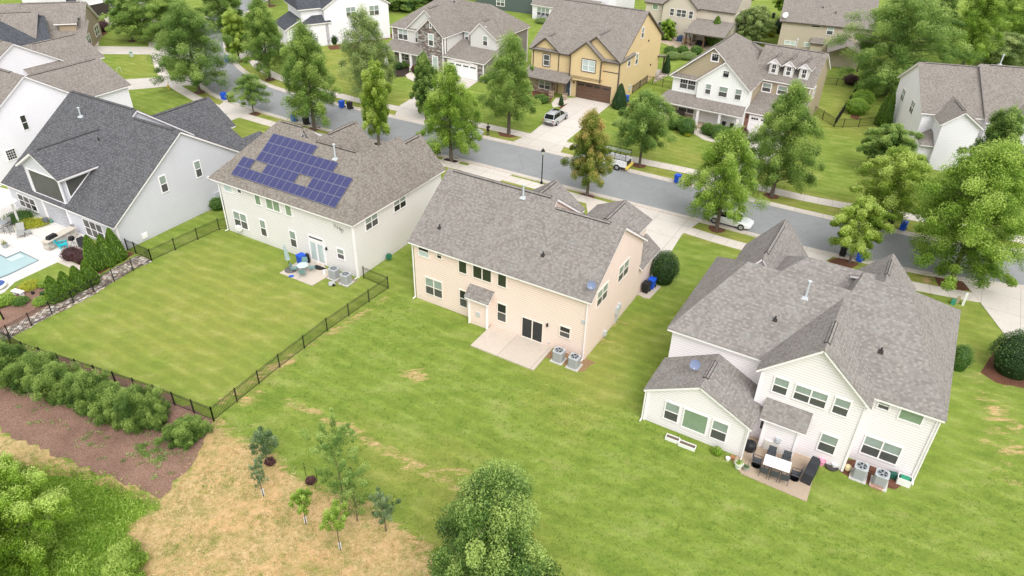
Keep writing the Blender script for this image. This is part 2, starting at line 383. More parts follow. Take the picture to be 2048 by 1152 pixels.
    def _b(s, mb, face, a0, z0, a1, z1, d0, d1, mi=0):
        p = s.P(face)(a0, z0, d0); q = s.P(face)(a1, z1, d1)
        mb.box(p[0], min(p[1], q[1]), p[2], q[0], max(p[1], q[1]), q[2], mi) if p[0] <= q[0] else mb.box(q[0], min(p[1], q[1]), p[2], p[0], max(p[1], q[1]), q[2], mi)
    def win(s, face, a0, a1, z0, z1, n=1, k='gs', grid=None, trim=.09, tm=None, name='window', sill=True, label=None):
        """a framed window: k = glass key(s), two letters = upper and lower sash"""
        tm = tm or s.wtrim if hasattr(s, 'wtrim') else (tm or m_trim)
        a0, a1 = min(a0, a1), max(a0, a1)
        f = MB(); B = lambda *q: s._b(f, face, *q)
        t = trim
        B(a0, z1-t, a1, z1, .002, .06); B(a0, z0, a1, z0+t, .002, .07); B(a0, z0+t, a0+t, z1-t, .002, .06); B(a1-t, z0+t, a1, z1-t, .002, .06)
        w_ = (a1-a0-2*t); gap = .09; uw = (w_-gap*(n-1))/n
        pn = MB(); keys = []
        for i in range(n):
            x0 = a0+t+i*(uw+gap); x1 = x0+uw
            if i: B(x0-gap, z0+t, x0, z1-t, .002, .055)
            zm_ = (z0+z1)/2
            if len(k) == 2:
                B(x0, zm_-.03, x1, zm_+.03, .002, .05)
                for kk, (za, zb) in ((k[0], (zm_, z1-t)), (k[1], (z0+t, zm_))):
                    if kk not in keys: keys.append(kk)
                    s._b(pn, face, x0, za, x1, zb, .004, .02 if kk == k[0] else .028, keys.index(kk))
            else:
                if k not in keys: keys.append(k)
                s._b(pn, face, x0, z0+t, x1, z1-t, .004, .02, keys.index(k))
            if grid:
                nx, ny, half = grid
                zl = zm_ if half else z0+t
                for c in range(1, nx): xc = x0+(x1-x0)*c/nx; B(xc-.013, zl, xc+.013, z1-t, .02, .04)
                for c in range(1, ny): zc = zl+(z1-t-zl)*c/ny; B(x0, zc-.013, x1, zc+.013, .02, .041)
        o = f.build(name, tm, s.root)
        pn.build('pane', [GL[c] for c in keys], o)
        if label: o['label'] = label
        return o
    def rvp(s, mb, q):
        mb.prism(q, (0, 0, .05)); mb.face([(x, y, z+.053) for x, y, z in inset(q, .03)], 1)
    def finish(s):
        for m, mb in s.W.values(): mb.build('wall', m, s.root)
        if s.rf.f: s.rf.build('roof', s.roofm, s.root)
        if s.fa.f: s.fa.build('fascia', s.trim, s.root)
        for r_ in s.ridges:
            mb = MB()
            if isinstance(r_, tuple):
                q0, q1 = r_; s.rvp(mb, q0); s.rvp(mb, q1)
            else: s.rvp(mb, r_)
            mb.build('ridge_vent', [m_ridge, s.roofm], s.root)
        if s.tr.f: s.tr.build('corner_trim', s.trim, s.root)
    def downspout(s, u, v, z1, z0=.15):
        mb = MB(); mb.box(u-.04, v-.04, z0, u+.04, v+.04, z1); mb.box(u-.04, v-.35, z0-.08, u+.04, v+.04, z0); return mb.build('downspout', m_trim, s.root)
    def pipe(s, u, v, z, h=1.2):
        mb = MB(); mb.obox((u, v, z-.05), .5, .5, .16, taper=.7); mb.bar((u, v, z), (u, v, z+h*.9), .075, 10); mb.lathe([(.075, h*.9-.05), (.13, h*.9), (.13, h*.9+.1), (.05, h*.9+.15)], (u, v, z), 10)
        return mb.build('flue_pipe', m_lgrey, s.root, smooth=True)
    def vent(s, u, v, z):
        mb = MB(); mb.obox((u, v, z-.12), .34, .3, .2, taper=.8); mb.bar((u, v, z), (u, v, z+.32), .06, 8); return mb.build('roof_vent', m_ridge, s.root)
def light_fix(h, face, a, z):
    mb = MB(); h._b(mb, face, a-.06, z-.14, a+.06, z+.14, .01, .16); return mb.build('wall_lamp', m_dark, h.root)
def sidedoor(h, face, a0, a1, z0, z1, mat, gl=None, n=1, name='door'):
    f = MB(); B = lambda *q: h._b(f, face, *q)
    B(a0-.1, z1, a1+.1, z1+.12, .002, .07); B(a0-.1, z0, a0, z1, .002, .06); B(a1, z0, a1+.1, z1, .002, .06)
    o = f.build(name, m_trim, h.root); L_ = MB(); w_ = (a1-a0)/n
    for i in range(n): h._b(L_, face, a0+i*w_+.012, z0, a0+(i+1)*w_-.012, z1, .004, .035+.004*i)
    L_.build('door_leaf', mat, o)
    if gl:
        p = MB()
        for i in range(n): h._b(p, face, a0+i*w_+.12, z0+.2, a0+(i+1)*w_-.12, z1-.14, .036, .052)
        p.build('pane', gl, o)
    hd = MB(); h._b(hd, face, a1-.1, z0+.95, a1-.05, z0+1.07, .03, .09); hd.build('handle', m_lgrey, o)
    return o
def garage(h, face, a0, a1, z0, z1, mat, glk='d', npan=4, trimm=None, arch=False):
    f = MB(); B = lambda *q: h._b(f, face, *q)
    B(a0-.12, z1, a1+.12, z1+.16, .002, .08); B(a0-.12, z0, a0, z1, .002, .07); B(a1, z0, a1+.12, z1, .002, .07)
    if arch:
        N = 10
        for i in range(N):
            x0 = a0-.1+(a1-a0+.2)*i/N; x1 = a0-.1+(a1-a0+.2)*(i+1)/N; xm = (i+.5)/N*2-1; zz = z1+.14+.28*(1-xm*xm); B(x0, zz-.1, x1, zz+.1, .003, .1)
    o = f.build('garage_door', trimm or m_trim, h.root); p = MB(); q = MB(); nr = 4; hh = (z1-z0)/nr
    for i in range(nr): h._b(p, face, a0, z0+i*hh+.012, a1, z0+(i+1)*hh-.012, .004, .05)
    p.build('door_panel', mat, o); w_ = (a1-a0)/npan
    for i in range(npan):
        for j in range(3):
            x0 = a0+i*w_+.16+j*(w_-.32)/3; h._b(q, face, x0+.02, z1-hh+.16, x0+(w_-.32)/3-.02, z1-.16, .05, .062)
    q.build('pane', GL[glk], o); return o
def zm(x0, y0, s): return lambda x, y: (x0+x/s, y0+y/s)
# ================================================================== peach house (centre)
A = House((-8.26, 52.69), -29.9, 'peach_house', 'peach-coloured two-storey house with grey-brown shingle roof and bare concrete patio', s_peach, sh_brown)
A.gab('u', -.35, 10.3, -.38, 5.72, 5.7, 10.0, 11.9, 5.74, vent=(.3, 9.7), e=(.35, .3))
A.gab('u', 10.3, 16.5, -.38, 5.72, 5.08, 9.53, 10.75, 5.75, vent=(10.5, 15.2), e=(-.3, .3))
A.gab('v', 3., 13.0, 3.4, 5.72, 6.45, 7.86, 9.5, 5.72, vent=(8.5, 12.6), e=(.3, .4))
A.gab('v', 6., 14.5, 10.0, 5.66, 12.7, 6.85, 15.4, 5.66, vent=(10.2, 14.1), e=(.3, .4))
A.blk(10.35, 16.19, 9.9, 13.95, -.3, 3.35)
A.slope((15.05, 10.15, 4.25), (16.55, 10.15, 3.1), (16.55, 14.35, 3.1), (15.05, 14.35, 4.25))
A.slope((10.0, 13.95, 3.5), (15.1, 13.95, 3.5), (15.1, 14.7, 3.05), (10.0, 14.7, 3.05))
A.wtrim = plain('peach_trim', (.80, .72, .64), .5)
za = zm(800, 440, 5.76); zb = zm(800, 330, 2.679); zc = zm(1040, 520, 4.8); zd = zm(1160, 420, 6.4)
AR = ('v', -.03, -1); AS = ('u', 16.194-.0, 1)
A.pwin(AR, za(203, 268), za(345, 452), n=1, k='dp'); A.pwin(AR, za(418, 343), za(490, 462), k='dd')
A.pwin(AR, za(670, 428), za(780, 637), k='o'); A.pwin(AR, zb(388, 518), zb(494, 637), n=2, k='o'); A.pwin(AR, zb(522, 563), zb(574, 664), k='o')
A.pwin(AR, za(285, 643), za(499, 917), n=2, k='gs'); A.pwin(AR, za(681, 788), za(785, 1024), k='ds'); A.pwin(AR, zb(520, 731), zb(572, 850), k='ds')
A.pwin(AR, zb(626, 590), zb(702, 630), k='o'); A.pwin(AR, zc(381, 616), zc(484, 767), k='ds')
a0, z1_ = A.on(AR, *zc(20, 535)); a1, z0_ = A.on(AR, *zc(217, 784))
sd_ = A.win(AR, a0, a1, .08, z1_, n=2, k='d', trim=.07, name='sliding_door')
A.pwin(('u', 16.2, 1), zc(742, 312), zc(832, 352), n=2, k='gs'); A.pwin(('u', 16.2, 1), zd(497, 745), zd(609, 802), n=2, k='gs')
# fireplace bump-out with its little shed roof
A.blk(5.95, 7.62, -.66, .3, -.3, 2.95)
A.slope((5.6, -.98, 2.72), (7.95, -.98, 2.72), (7.95, .2, 3.62), (5.6, .2, 3.62))
mb = MB(); mb.box(6.62, -.74, 1.0, 6.95, -.661, 1.4); mb.box(6.68, -.78, 1.06, 6.89, -.745, 1.3); mb.build('gas_vent', m_lgrey, A.root)
A.corner(5.93, -.68, -.1, 2.9); A.corner(7.64, -.68, -.1, 2.9)
light_fix(A, AR, A.on(AR, *zc(266, 628))[0], 2.1)
for q, s_ in (((610, 592), .14), ((278, 792), .07)):
    mb = MB(); a_, z_ = A.on(AR, *zc(*q)); A._b(mb, AR, a_-s_, z_-s_*1.2, a_+s_, z_+s_*1.2, .01, .07); mb.build('outlet_box', m_lgrey, A.root)
mb = MB(); a_, z_ = A.on(AR, *za(235, 863)); A._b(mb, AR, a_-.06, z_-.06, a_+.06, z_+.06, .01, .05); mb.build('outlet_box', m_lgrey, A.root)
A.downspout(-.1, -.1, 5.5); A.downspout(16.1, -.12, 5.5)
mb = MB()
A._b(mb, ('u', 16.2, 1), 5.55, 1.0, 5.95, 1.7, .01, .22); A._b(mb, ('u', 16.2, 1), 5.7, 0, 5.78, 1.0, .01, .1); mb.build('electric_meter', m_lgrey, A.root)
mb = MB(); A._b(mb, ('u', 16.2, 1), 6.0, 1.2, 6.3, 1.8, .01, .2); A._b(mb, ('u', 16.2, 1), 6.1, 0, 6.16, 1.2, .01, .08); mb.build('junction_box', m_lgrey, A.root)
mb = MB(); A._b(mb, ('u', 16.2, 1), 3.35, .2, 3.65, .65, .01, .24); A._b(mb, ('u', 16.2, 1), 3.45, -.1, 3.52, .2, .01, .1); mb.build('gas_meter', m_lgrey, A.root)
A.pipe(7.46, 5.05, 9.55); A.vent(1.8, 1.25, 6.85); A.vent(11.3, 1.6, 7.1)
garage(A, ('v', 13.95, 1), 10.9, 15.6, .05, 2.4, m_trim)
A.pwin(('v', 11.52, 1), (1, 1), (2, 2)) if False else None
A.win(('v', 12.62, 1), 5.6, 7.3, 3.3, 4.9, n=2, k='gs'); A.win(('v', 14.12, 1), 11.9, 13.5, 4.1, 5.3, n=2, k='gs')
sidedoor(A, ('v', 11.56, 1), 1.8, 2.8, .05, 2.2, m_btrim)
A.finish()
# ================================================================== house with solar panels
B = House((-28.37, 63.84), -29.65, 'solar_house', 'pale beige two-storey house with a dark blue solar array on its hipped brown roof', s_cream, sh_B)
BV, BU, BH = 5.35, 13.55, 9.45
B.slope((-1.0, -.38, 5.65), (6.0, -.38, 5.65), (6.0, 5.92, 9.83), (5.4, 6.24, 10.04), (2.55, 6.24, 10.04)); B.slope((6.0, -.38, 5.65), (16.95, -.38, 5.65), (BU, BV, BH), (6.0, BV, BH))
B.slope((5.4, 6.24, 10.04), (8.6, 4.62, 8.95), (8.6, 7.3, 8.15), (6.0, 6.9, 9.55), fascia=False); B.bodyv(5.5, 5.97, [(6.0, 6), (12.4, 5.6), (12.4, 5.7), (6.6, 9.5), (6.0, 9.4)])
B.slope((16.95, -.38, 5.65), (16.95, 10.9, 5.65), (BU+.05, 10.9, BH-.15), (BU, BV, BH))
B.slope((-1.0, -.38, 5.65), (2.55, 6.24, 10.04), (-1.0, 12.8, 5.65)); B.slope((2.55, 6.24, 10.04), (5.4, 6.24, 10.04), (6.0, 6.9, 9.6), (6.0, 12.8, 5.65), (-1.0, 12.8, 5.65))
B.slope((6.0, BV, BH), (BU, BV, BH), (BU+.6, 12.1, 5.0), (6., 12.1, 5.0))
B.gab('v', 5.6, 13.6, 11.0, 6.0, 14.0, 8.75, 16.95, 5.65, vent=(6.6, 13.2), e=(.3, .35))
B.gab('v', 5.6, 13.2, 3.0, 5.7, 6.1, 8.6, 9.2, 5.7, vent=(8.9, 12.8), e=(.3, .35))
B.wmb().box(0, 0, -.3, 16.62, 11.4, 5.72)
B.blk(16.3, 16.56, 11.2, 13.3, -.3, 5.5)
B.slope((9.3, 12.2, 4.0), (11.1, 12.2, 4.0), (11.1, 14.5, 3.1), (9.3, 14.5, 3.1))
B.blk(11.3, 16.9, 13.1, 15.3, -.3, 2.95); B.slope((11.0, 13.3, 3.9), (17.3, 13.3, 3.9), (17.3, 15.7, 2.9), (11.0, 15.7, 2.9))
for (u0, v0, u1, v1, zz) in ((3.0, 6.24, 5.7, 6.24, 10.04), (8.2, BV, 13.0, BV, BH)):
    B.ridges.append([(u0, v0-.16, zz-.05), (u1, v0-.16, zz-.05), (u1, v0, zz+.05), (u0, v0, zz+.05)])
zB = zm(400, 230, 2.88); BR = ('v', 0, -1); BS = ('u', 16.62, 1)
B.pwin(BR, zB(126, 368), zB(192, 454), k='p'); B.pwin(BR, zB(208, 398), zB(245, 457), k='gs')
B.pwin(BR, zB(305, 430), zB(358, 527), k='b'); B.pwin(BR, zB(370, 453), zB(469, 567), n=2, k='b'); B.pwin(BR, zB(481, 488), zB(536, 590), k='b')
B.pwin(BR, zB(185, 545), zB(285, 667), n=2, k='gs'); B.pwin(BR, zB(338, 595), zB(394, 707), k='gs'); B.pwin(BR, zB(510, 658), zB(566, 770), k='gs'); B.pwin(BR, zB(785, 760), zB(838, 840), k='gs')
B.pwin(BR, zB(563, 511), zB(632, 547), k='o'); B.pwin(BS, zB(945, 592), zB(1028, 628), n=2, k='gs'); B.pwin(BS, zB(1110, 490), zB(1188, 522), n=2, k='gd')
a0, z1_ = B.on(BR, *zB(628, 712)); a1, z0_ = B.on(BR, *zB(728, 862)); sidedoor(B, BR, a0, a1, .08, 2.3, m_trim, g_pale, 2)
B.win(BR, a0-.05, a1+.05, 2.45, 2.85, k='s'); light_fix(B, BR, a1+.35, 2.0)
mb = MB(); a_, z_ = B.on(BR, *zB(235, 645)); B._b(mb, BR, a_-.3, z_-.25, a_+.25, z_+.2, .06, .45); mb.build('window_air_conditioner', m_white, B.root)
B.downspout(-.1, -.1, 5.5); B.downspout(16.6, -.12, 5.5); B.corner(16.6, 0.0, -.1, 5.5)
B.pipe(11.3, 4.3, 8.75, 1.5)
garage(B, ('v', 15.3, 1), 11.9, 16.3, .05, 2.4, m_trim); B.win(('v', 13.26, 1), 13.2, 14.9, 4.2, 5.5, n=2, k='gs'); B.win(('v', 12.86, 1), 5.4, 7.0, 3.4, 4.9, n=2, k='gs'); B.blk(3.35, 8.85, 11.3, 12.8, -.3, 3.4)
sidedoor(B, ('v', 11.42, 1), 9.7, 10.6, .05, 2.2, m_btrim)
B.finish()
# solar array on the rear slope: one framed module per cell, rows counted up from the eave
k_ = (BH-5.65)/(BV+.38); sl_ = math.sqrt(1+k_*k_)
n = NT('solar_cells'); o_ = n.sep(n.coord('UV'))
ln = lambda q, w_: n.ramp(n.math('FRACT', n.math('DIVIDE', q, w_)), [(0, 1), (.07, 1), (.11, 0), (1, 0)])
col = n.mix(ln(o_[0], .163), n.mix(n.noise(n.coord('UV'), 1.2, 2), (.022, .026, .095), (.036, .042, .13)), (.13, .13, .24)); col = n.mix(ln(o_[1], .163), col, (.10, .10, .20)); m_cell = n.out(col, .3, .3)
sroot = empty('solar_array', tuple(B.world(0, 0, 0)), B.yaw, 'dark blue rooftop solar array with two rectangular gaps on the brown hipped roof', 'solar panels')
def rpt(px, py):
    d = _fw + _rt*(px-1024)/F_ - _up*(py-576)/F_; U = np.array([math.cos(B.yaw), math.sin(B.yaw), 0]); V = np.array([-math.sin(B.yaw), math.cos(B.yaw), 0])
    C = np.array([0, 0, CH])-np.array([B.o.x, B.o.y, 0]); n_ = V*(-k_)+np.array([0, 0, 1]); off = 5.65+.38*k_+.12; t = (off-C@n_)/(d@n_); p = C+t*d
    return float(p@U), (float(p@V)+.38)*sl_
PW, PH = .99, 1.66
def module(u, s_):
    f = MB(); z0 = lambda q: 5.65+q/sl_*k_+.10
    def q3(a, b, dz): return (a, -.38+b/sl_, z0(b)+dz)
    f.prism([q3(u, s_, 0), q3(u+PW-.02, s_, 0), q3(u+PW-.02, s_+PH-.02, 0), q3(u, s_+PH-.02, 0)], (0, 0, .045))
    fr = f.build('panel_frame', m_pfr, sroot); c_ = MB()
    c_.face([q3(u+.025, s_+.025, .05), q3(u+PW-.045, s_+.025, .05), q3(u+PW-.045, s_+PH-.045, .05), q3(u+.025, s_+PH-.045, .05)], 0, [(0, 0), (.8, 0), (.8, 1.06), (0, 1.06)])
    c_.build('solar_cells', m_cell, fr)
UW = .81; RH = 1.075
PW, PH = UW, RH; m_pfr = plain('panel_frame_grey', (.17, .17, .23), .5)
for r_, cols in enumerate((range(16), [0, 1]+list(range(4, 9))+list(range(11, 16)), range(2, 16), range(2, 13), range(2, 9))):
    for c_ in cols: module(1.43+c_*UW, .92+r_*RH)
# ================================================================== white house on the right
C = House((25.92, 33.09), -29.8, 'white_house', 'white two-storey house at right with a rear gable, low sunroom wing and furnished paver patio', s_white, sh_C)
CZ = 9.45; CP = (CZ-5.7)/5.75
C.hip(-17.1, .55, -.38, 11.9, 5.7, -13.7, -8.0, 5.37, 5.37, CZ) if False else None
C.slope((-17.1, -.38, 5.7), (.55, -.38, 5.7), (-3.5, 6.25, 9.85), (-6.2, 6.25, 9.85), (-8.0, 5.37, CZ-.18), (-13.7, 5.37, CZ-.18)) if False else None
C.slope((-17.1, -.38, 5.7), (-5.5, -.38, 5.7), (-5.5, 5.37, 9.3), (-13.7, 5.37, 9.3))
C.slope((-8.2, -.38, 5.7), (.55, -.38, 5.7), (-3.5, 6.45, 9.98), (-6.4, 6.45, 9.98))
C.slope((-8.2, -.38, 5.7), (-6.4, 6.45, 9.98), (-6.4, 7.2, 9.98), (-8.2, 7.2, 5.7))
C.slope((.55, -.38, 5.7), (.55, 13.3, 5.7), (-3.5, 6.45, 9.98)); C.slope((.55, 13.3, 5.7), (-10.2, 13.3, 5.7), (-6.4, 6.45, 9.98), (-3.5, 6.45, 9.98))
C.slope((-17.1, -.38, 5.7), (-13.7, 5.37, 9.3), (-17.1, 11.2, 5.7)); C.slope((-17.1, 11.2, 5.7), (-13.7, 5.37, 9.3), (-5.5, 5.37, 9.3), (-5.5, 11.2, 5.7))
C.wmb().box(-16.75, 0, -.3, .2, 11.0, 5.75); C.blk(-9.9, .19, 10.9, 12.9, -.3, 5.7)
C.gab('u', -10.2, -5.6, 5.6, 7.9, 8.5, 9.25, 12.2, 6.6, ov=.1, e=(.06, .06), zbase=5); C.slope((-10.2, 8.5, 9.25), (-12.7, 5.3, 7.8), (-12.7, 12.0, 6.8), fascia=False); C.slope((-10.2, 8.5, 9.25), (-10.2, 5.5, 7.85), (-12.7, 5.3, 7.78), fascia=False); C.gab('v', -1.85, 5.6, -10.5, 5.85, -7.0, 8.95, -3.5, 5.85, vent=(-1.0, 1.6), e=(.38, .3))
C.gab('v', 7.0, 14.4, -15.7, 5.7, -13.0, 9.0, -10.3, 5.7, vent=(8.0, 13.2), e=(.3, .4))
C.gab('v', 10.0, 14.8, -7.2, 5.7, -4.9, 8.1, -2.6, 5.7, vent=(11.3, 13.6), e=(.3, .35))
# sunroom wing
C.gab('v', -4.05, -.0, -17.0, 2.85, -13.3, 4.75, -9.55, 2.85, vent=(-3.0, -.9), e=(.25, -.2), ov=.3)
C.ridges.append([(-11.6, .02, 3.95), (-11.45, .02, 3.95), (-9.6, -.0, 2.95), (-9.75, -.02, 2.9)]) if False else None
zC = zm(1260, 440, 2.0214); zs = zm(1280, 680, 4.8); zr = zm(1480, 680, 3.84)
CS = ('v', -3.8, -1); CJ = ('v', -1.47, -1); CR = ('v', 0, -1)
C.pwin(CS, zs(248, 575), zs(362, 803), k='gs'); C.pwin(CS, zs(425, 645), zs(628, 920), k='b'); C.pwin(CS, zs(700, 752), zs(820, 992), k='gs')
for q in (((268, 270), (358, 436)), ((734, 428), (822, 600))): C.pwin(CJ, zr(*q[0]), zr(*q[1]), k='gs')
C.pwin(CJ, zr(430, 330), zr(652, 537), n=2, k='gs'); C.pwin(CJ, zr(178, 538), zr(275, 728), k='gs'); C.pwin(CJ, zr(628, 702), zr(720, 890), k='gs')
C.pwin(CR, zr(1070, 447), zr(1145, 551), k='gs'); C.pwin(CR, zr(1240, 505), zr(1392, 664), k='b'); C.pwin(CR, zr(965, 722), zr(1200, 965), n=2, k='gs')
C.pwin(CR, zr(60, 92), zr(165, 135), k='o')
C.blk(-9.05, -6.95, -2.15, -1.3, -.3, 2.9); C.slope((-9.45, -2.5, 2.75), (-6.5, -2.5, 2.75), (-6.5, -1.45, 3.75), (-9.45, -1.45, 3.75))
C.corner(-9.07, -2.17, -.1, 2.8); C.corner(-6.93, -2.17, -.1, 2.8)
mb = MB(); mb.box(-8.2, -2.24, .9, -7.82, -2.151, 1.35); mb.box(-8.13, -2.29, .98, -7.89, -2.245, 1.27); mb.build('gas_vent', m_lgrey, C.root)
for q in ((.2, 0), (-3.8, -1.47), (-10.12, -1.47), (-16.7, -3.8), (-9.85, -3.8)): C.corner(q[0], q[1], -.1, 2.7 if q[1] < -3 else 5.5)
C.downspout(-9.75, -3.95, 2.7); C.downspout(-16.85, -3.9, 2.7); C.downspout(.32, -.1, 5.5)
C.pipe(-9.3, 4.2, 8.45, 1.4); C.vent(-10.6, 2.2, 7.3); C.vent(-.9, 3.5, 7.3) if False else None
def onplane(h, s, z0, v0, px, py):
    """where a roof slope rising away from the viewer shows a given detail"""
    d = _fw + _rt*(px-1024)/F_ - _up*(py-576)/F_; U = np.array([math.cos(h.yaw), math.sin(h.yaw), 0]); V = np.array([-math.sin(h.yaw), math.cos(h.yaw), 0])
    Cc = np.array([0, 0, CH])-np.array([h.o.x, h.o.y, 0]); n_ = V*(-s)+np.array([0, 0, 1]); t = (z0-v0*s-Cc@n_)/(d@n_); p = Cc+t*d
    return float(p@U), float(p@V), float(p[2])
C.vent(*onplane(C, .63, 5.7, -.38, *zr(1082, 90))); 
for q in ((1010, 515), ): pass
garage(C, ('v', 14.02, 1), -15.0, -11.0, .05, 2.4, m_trim); C.win(('v', 14.02, 1), -14, -12, 3.6, 5.2, n=2, k='gs'); C.win(('v', 14.46, 1), -5.6, -4.2, 3.6, 5.2, n=2, k='gs'); sidedoor(C, ('v', 12.92, 1), -9, -8, .05, 2.2, m_btrim)
for (u, v, z_, r) in ((-8.9, -1.47, .9, .05),): pass
C.finish()
# ================================================================== grey house with pool (left)
D = House((-36.9, 59.2), -29.5, 'pool_house', 'light grey house with a steep charcoal roof and a screened dormer over the pool deck', s_grey, sh_dark)
D.gab('u', -17.8, -7.0, -.38, 2.8, 9.5, 9.7, 15.4, 5.2, vent=(-17.4, -7.6), e=(.35, .3))
D.gab('u', -7.0, .28, -.38, 2.8, 8.75, 9.2, 15.4, 4.75, vent=(-6.5, -.6), e=(-.3, .3))
D.gab('v', 4.5, 12.0, -99, 0, 0, 0, 0, 0) if False else None
# dormer: gabled roof running back into the slope, big screened opening
DZ = 5.85; 
D.slope((-13.4, -.45, DZ), (-10.0, -.45, 7.85), (-10.0, 7.1, 7.85), (-13.4, 4.5, DZ)); D.slope((-6.55, -.45, DZ), (-6.55, 4.5, DZ), (-10.0, 7.1, 7.85), (-10.0, -.45, 7.85))
D.ridges.append([(-10.1, .4, 7.84), (-9.9, .4, 7.84), (-9.9, 6.8, 7.84), (-10.1, 6.8, 7.84)])
W_ = D.wmb()
W_.prism([(-12.9, .02, 5.6), (-7.0, .02, 5.6), (-7.0, .02, 5.85), (-9.98, .02, 7.55), (-12.9, .02, 5.85)], (0, .15, 0))
W_.box(-12.78, .0, 2.55, -7.12, .18, 3.05); W_.box(-12.78, .0, 3.05, -12.35, .18, 5.62); W_.box(-7.4, .0, 3.05, -7.12, .18, 5.62)
W_.box(-12.5, 1.6, 3.6, -7.5, 1.75, 5.5)
mb = MB(); mb.box(-12.35, .07, 3.05, -7.4, .09, 5.6); m_scr = glass('porch_screen', (.075, .075, .068), .5); mb.build('porch_screen', m_scr, D.root)
D.tr.box(-12.42, -.04, 3.0, -12.28, .16, 5.62); D.tr.box(-7.45, -.04, 3.0, -7.3, .16, 5.62); D.tr.box(-12.42, -.05, 2.95, -7.3, .15, 3.07); D.tr.box(-12.42, -.045, 5.52, -7.3, .16, 5.64)
for u_ in (-12.65, -7.18):    # cheeks with the dark side opening
    W_.prism([(u_-.06, .1, 2.9), (u_-.06, 4.2, 5.72), (u_-.06, .1, 5.72)], (.12, 0, 0))
for (q, sg) in ((-7.12, 1), (-12.71, -1)):
    mb = MB(); mb.prism([(q, .5, 3.55), (q, .5, 5.35), (q, 3.1, 5.35), (q, 2.2, 4.75)], (sg*.03, 0, 0)); mb.build('side_screen', m_scr, D.root)
    for a_, b_ in (((q, .5, 3.55), (q, .5, 5.35)), ((q, .5, 5.35), (q, 3.1, 5.35)), ((q, 3.1, 5.35), (q, .5, 3.55))): D.tr.bar(a_, b_, .06, 4)
zD = zm(0, 160, 3.84); DR = ('v', -.03, -1); DS = ('u', 0, 1); zDp = zm(0, 350, 3.84)
D.pwin(DR, zDp(125, 133), zDp(302, 292), n=3, k='dd'); D.pwin(DR, zDp(628, 325), zDp(822, 520), n=3, k='ss')
D.pwin(('u', -.02, 1), zD(1210, 745), zD(1300, 850), k='gs'); D.pwin(('u', -.02, 1), zD(1480, 630), zD(1560, 735), k='gs')
mb = MB(); a_, z_ = D.on(DS, *zDp(1110, 465)); D._b(mb, DS, a_-.3, z_-.28, a_+.3, z_+.28, .0, .07); D._b(mb, DS, a_-.2, z_-.18, a_+.2, z_+.18, .07, .09); mb.build('crawl_vent', m_trim, D.root)
# recessed porch under the dormer
D.blk(-11.6, -7.1, -.015, .0, 0, .01) if False else None
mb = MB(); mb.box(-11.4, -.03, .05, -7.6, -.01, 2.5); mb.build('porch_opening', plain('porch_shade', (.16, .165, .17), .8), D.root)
D.tr.box(-11.6, -.12, 0, -11.4, .05, 2.6); D.tr.box(-7.6, -.12, 0, -7.4, .05, 2.6); D.tr.box(-11.6, -.12, 2.5, -7.4, .05, 2.72)
D.corner(0, 0, -.1, 2.7); D.corner(-17.43, 0, -.1, 2.7); D.pipe(-13.6, 7.4, 8.25, 1.0); D.vent(-9.0, 5.9, 7.2)
# street-side wings
D.gab('v', 12., 23.0, -17.2, 3.3, -13.3, 6.1, -9.4, 3.3, vent=(15.0, 22.6), e=(.3, .35)); D.gab('v', 13., 20.5, -9.9, 3.0, -7.6, 4.4, -5.0, 3.0, e=(.3, .3)); D.gab('v', 12.0, 21.2, -5.6, 3.2, -3.2, 4.5, -.6, 3.2, vent=None, e=(.3, .35))
D.gab('u', -16.8, -7.05, 10.5, 6.6, 12.4, 7.9, 14.5, 6.3, e=(.3, .3), walls=False) if False else None
garage(D, ('v', 22.66, 1), -15.9, -10.8, .05, 2.4, m_trim)
for q in ((1598, 748), ): a_, z_ = D.on(DS, *zD(*q)); mb = MB(); D._b(mb, DS, a_-.12, z_-.12, a_+.12, z_+.12, .01, .16); mb.build('wall_lamp', m_trim, D.root)
mb = MB(); a_, z_ = D.on(DS, *zD(1665, 880)); D._b(mb, DS, a_-.35, z_-.35, a_+.35, z_+.35, .01, .2); mb.build('electric_meter', m_lgrey, D.root)
D.finish()
# ================================================================== white houses beyond the pool house
E = House(tuple(D.world(-23.6, 0))[:2], -29.5, 'white_gabled_house', 'bright white house with tan-brown gabled roofs next to the grey pool house', s_pwhite, sh_tan)
E.gab('u', -14, .3, .6, 5.6, 8.0, 10.75, 15.4, 5.6, vent=(-12, -2), e=(.3, .3))
E.gab('v', 12, 21.8, -13.5, 5.55, -8.1, 8.1, -2.7, 5.55, vent=(12.6, 21.2), e=(.3, .35))
ES = ('u', 0, 1); E.pwin(ES, zD(140, 275), zD(232, 376), k='oo'); E.pwin(ES, zD(30, 543), zD(140, 600), k='o', grid=(4, 4, False))
garage(E, ('v', 21.46, 1), -10.7, -5.6, .05, 2.4, m_trim); E.finish()
E2 = House(tuple(D.world(-42.5, 9.6))[:2], -29.5, 'far_white_gabled_house', 'white house with a windowless gable end, second from the grey pool house', s_pwhite, sh_tan)
E2.gab('u', -16, .3, .6, 5.1, 7.7, 9.3, 14.8, 5.0, vent=(-14, -2), e=(.3, .3))
E2.gab('v', 8, 18.8, -8.5, 5.2, -3.6, 7.75, 1.2, 5.2, vent=(12.0, 18.2), e=(.3, .35)); E2.finish()
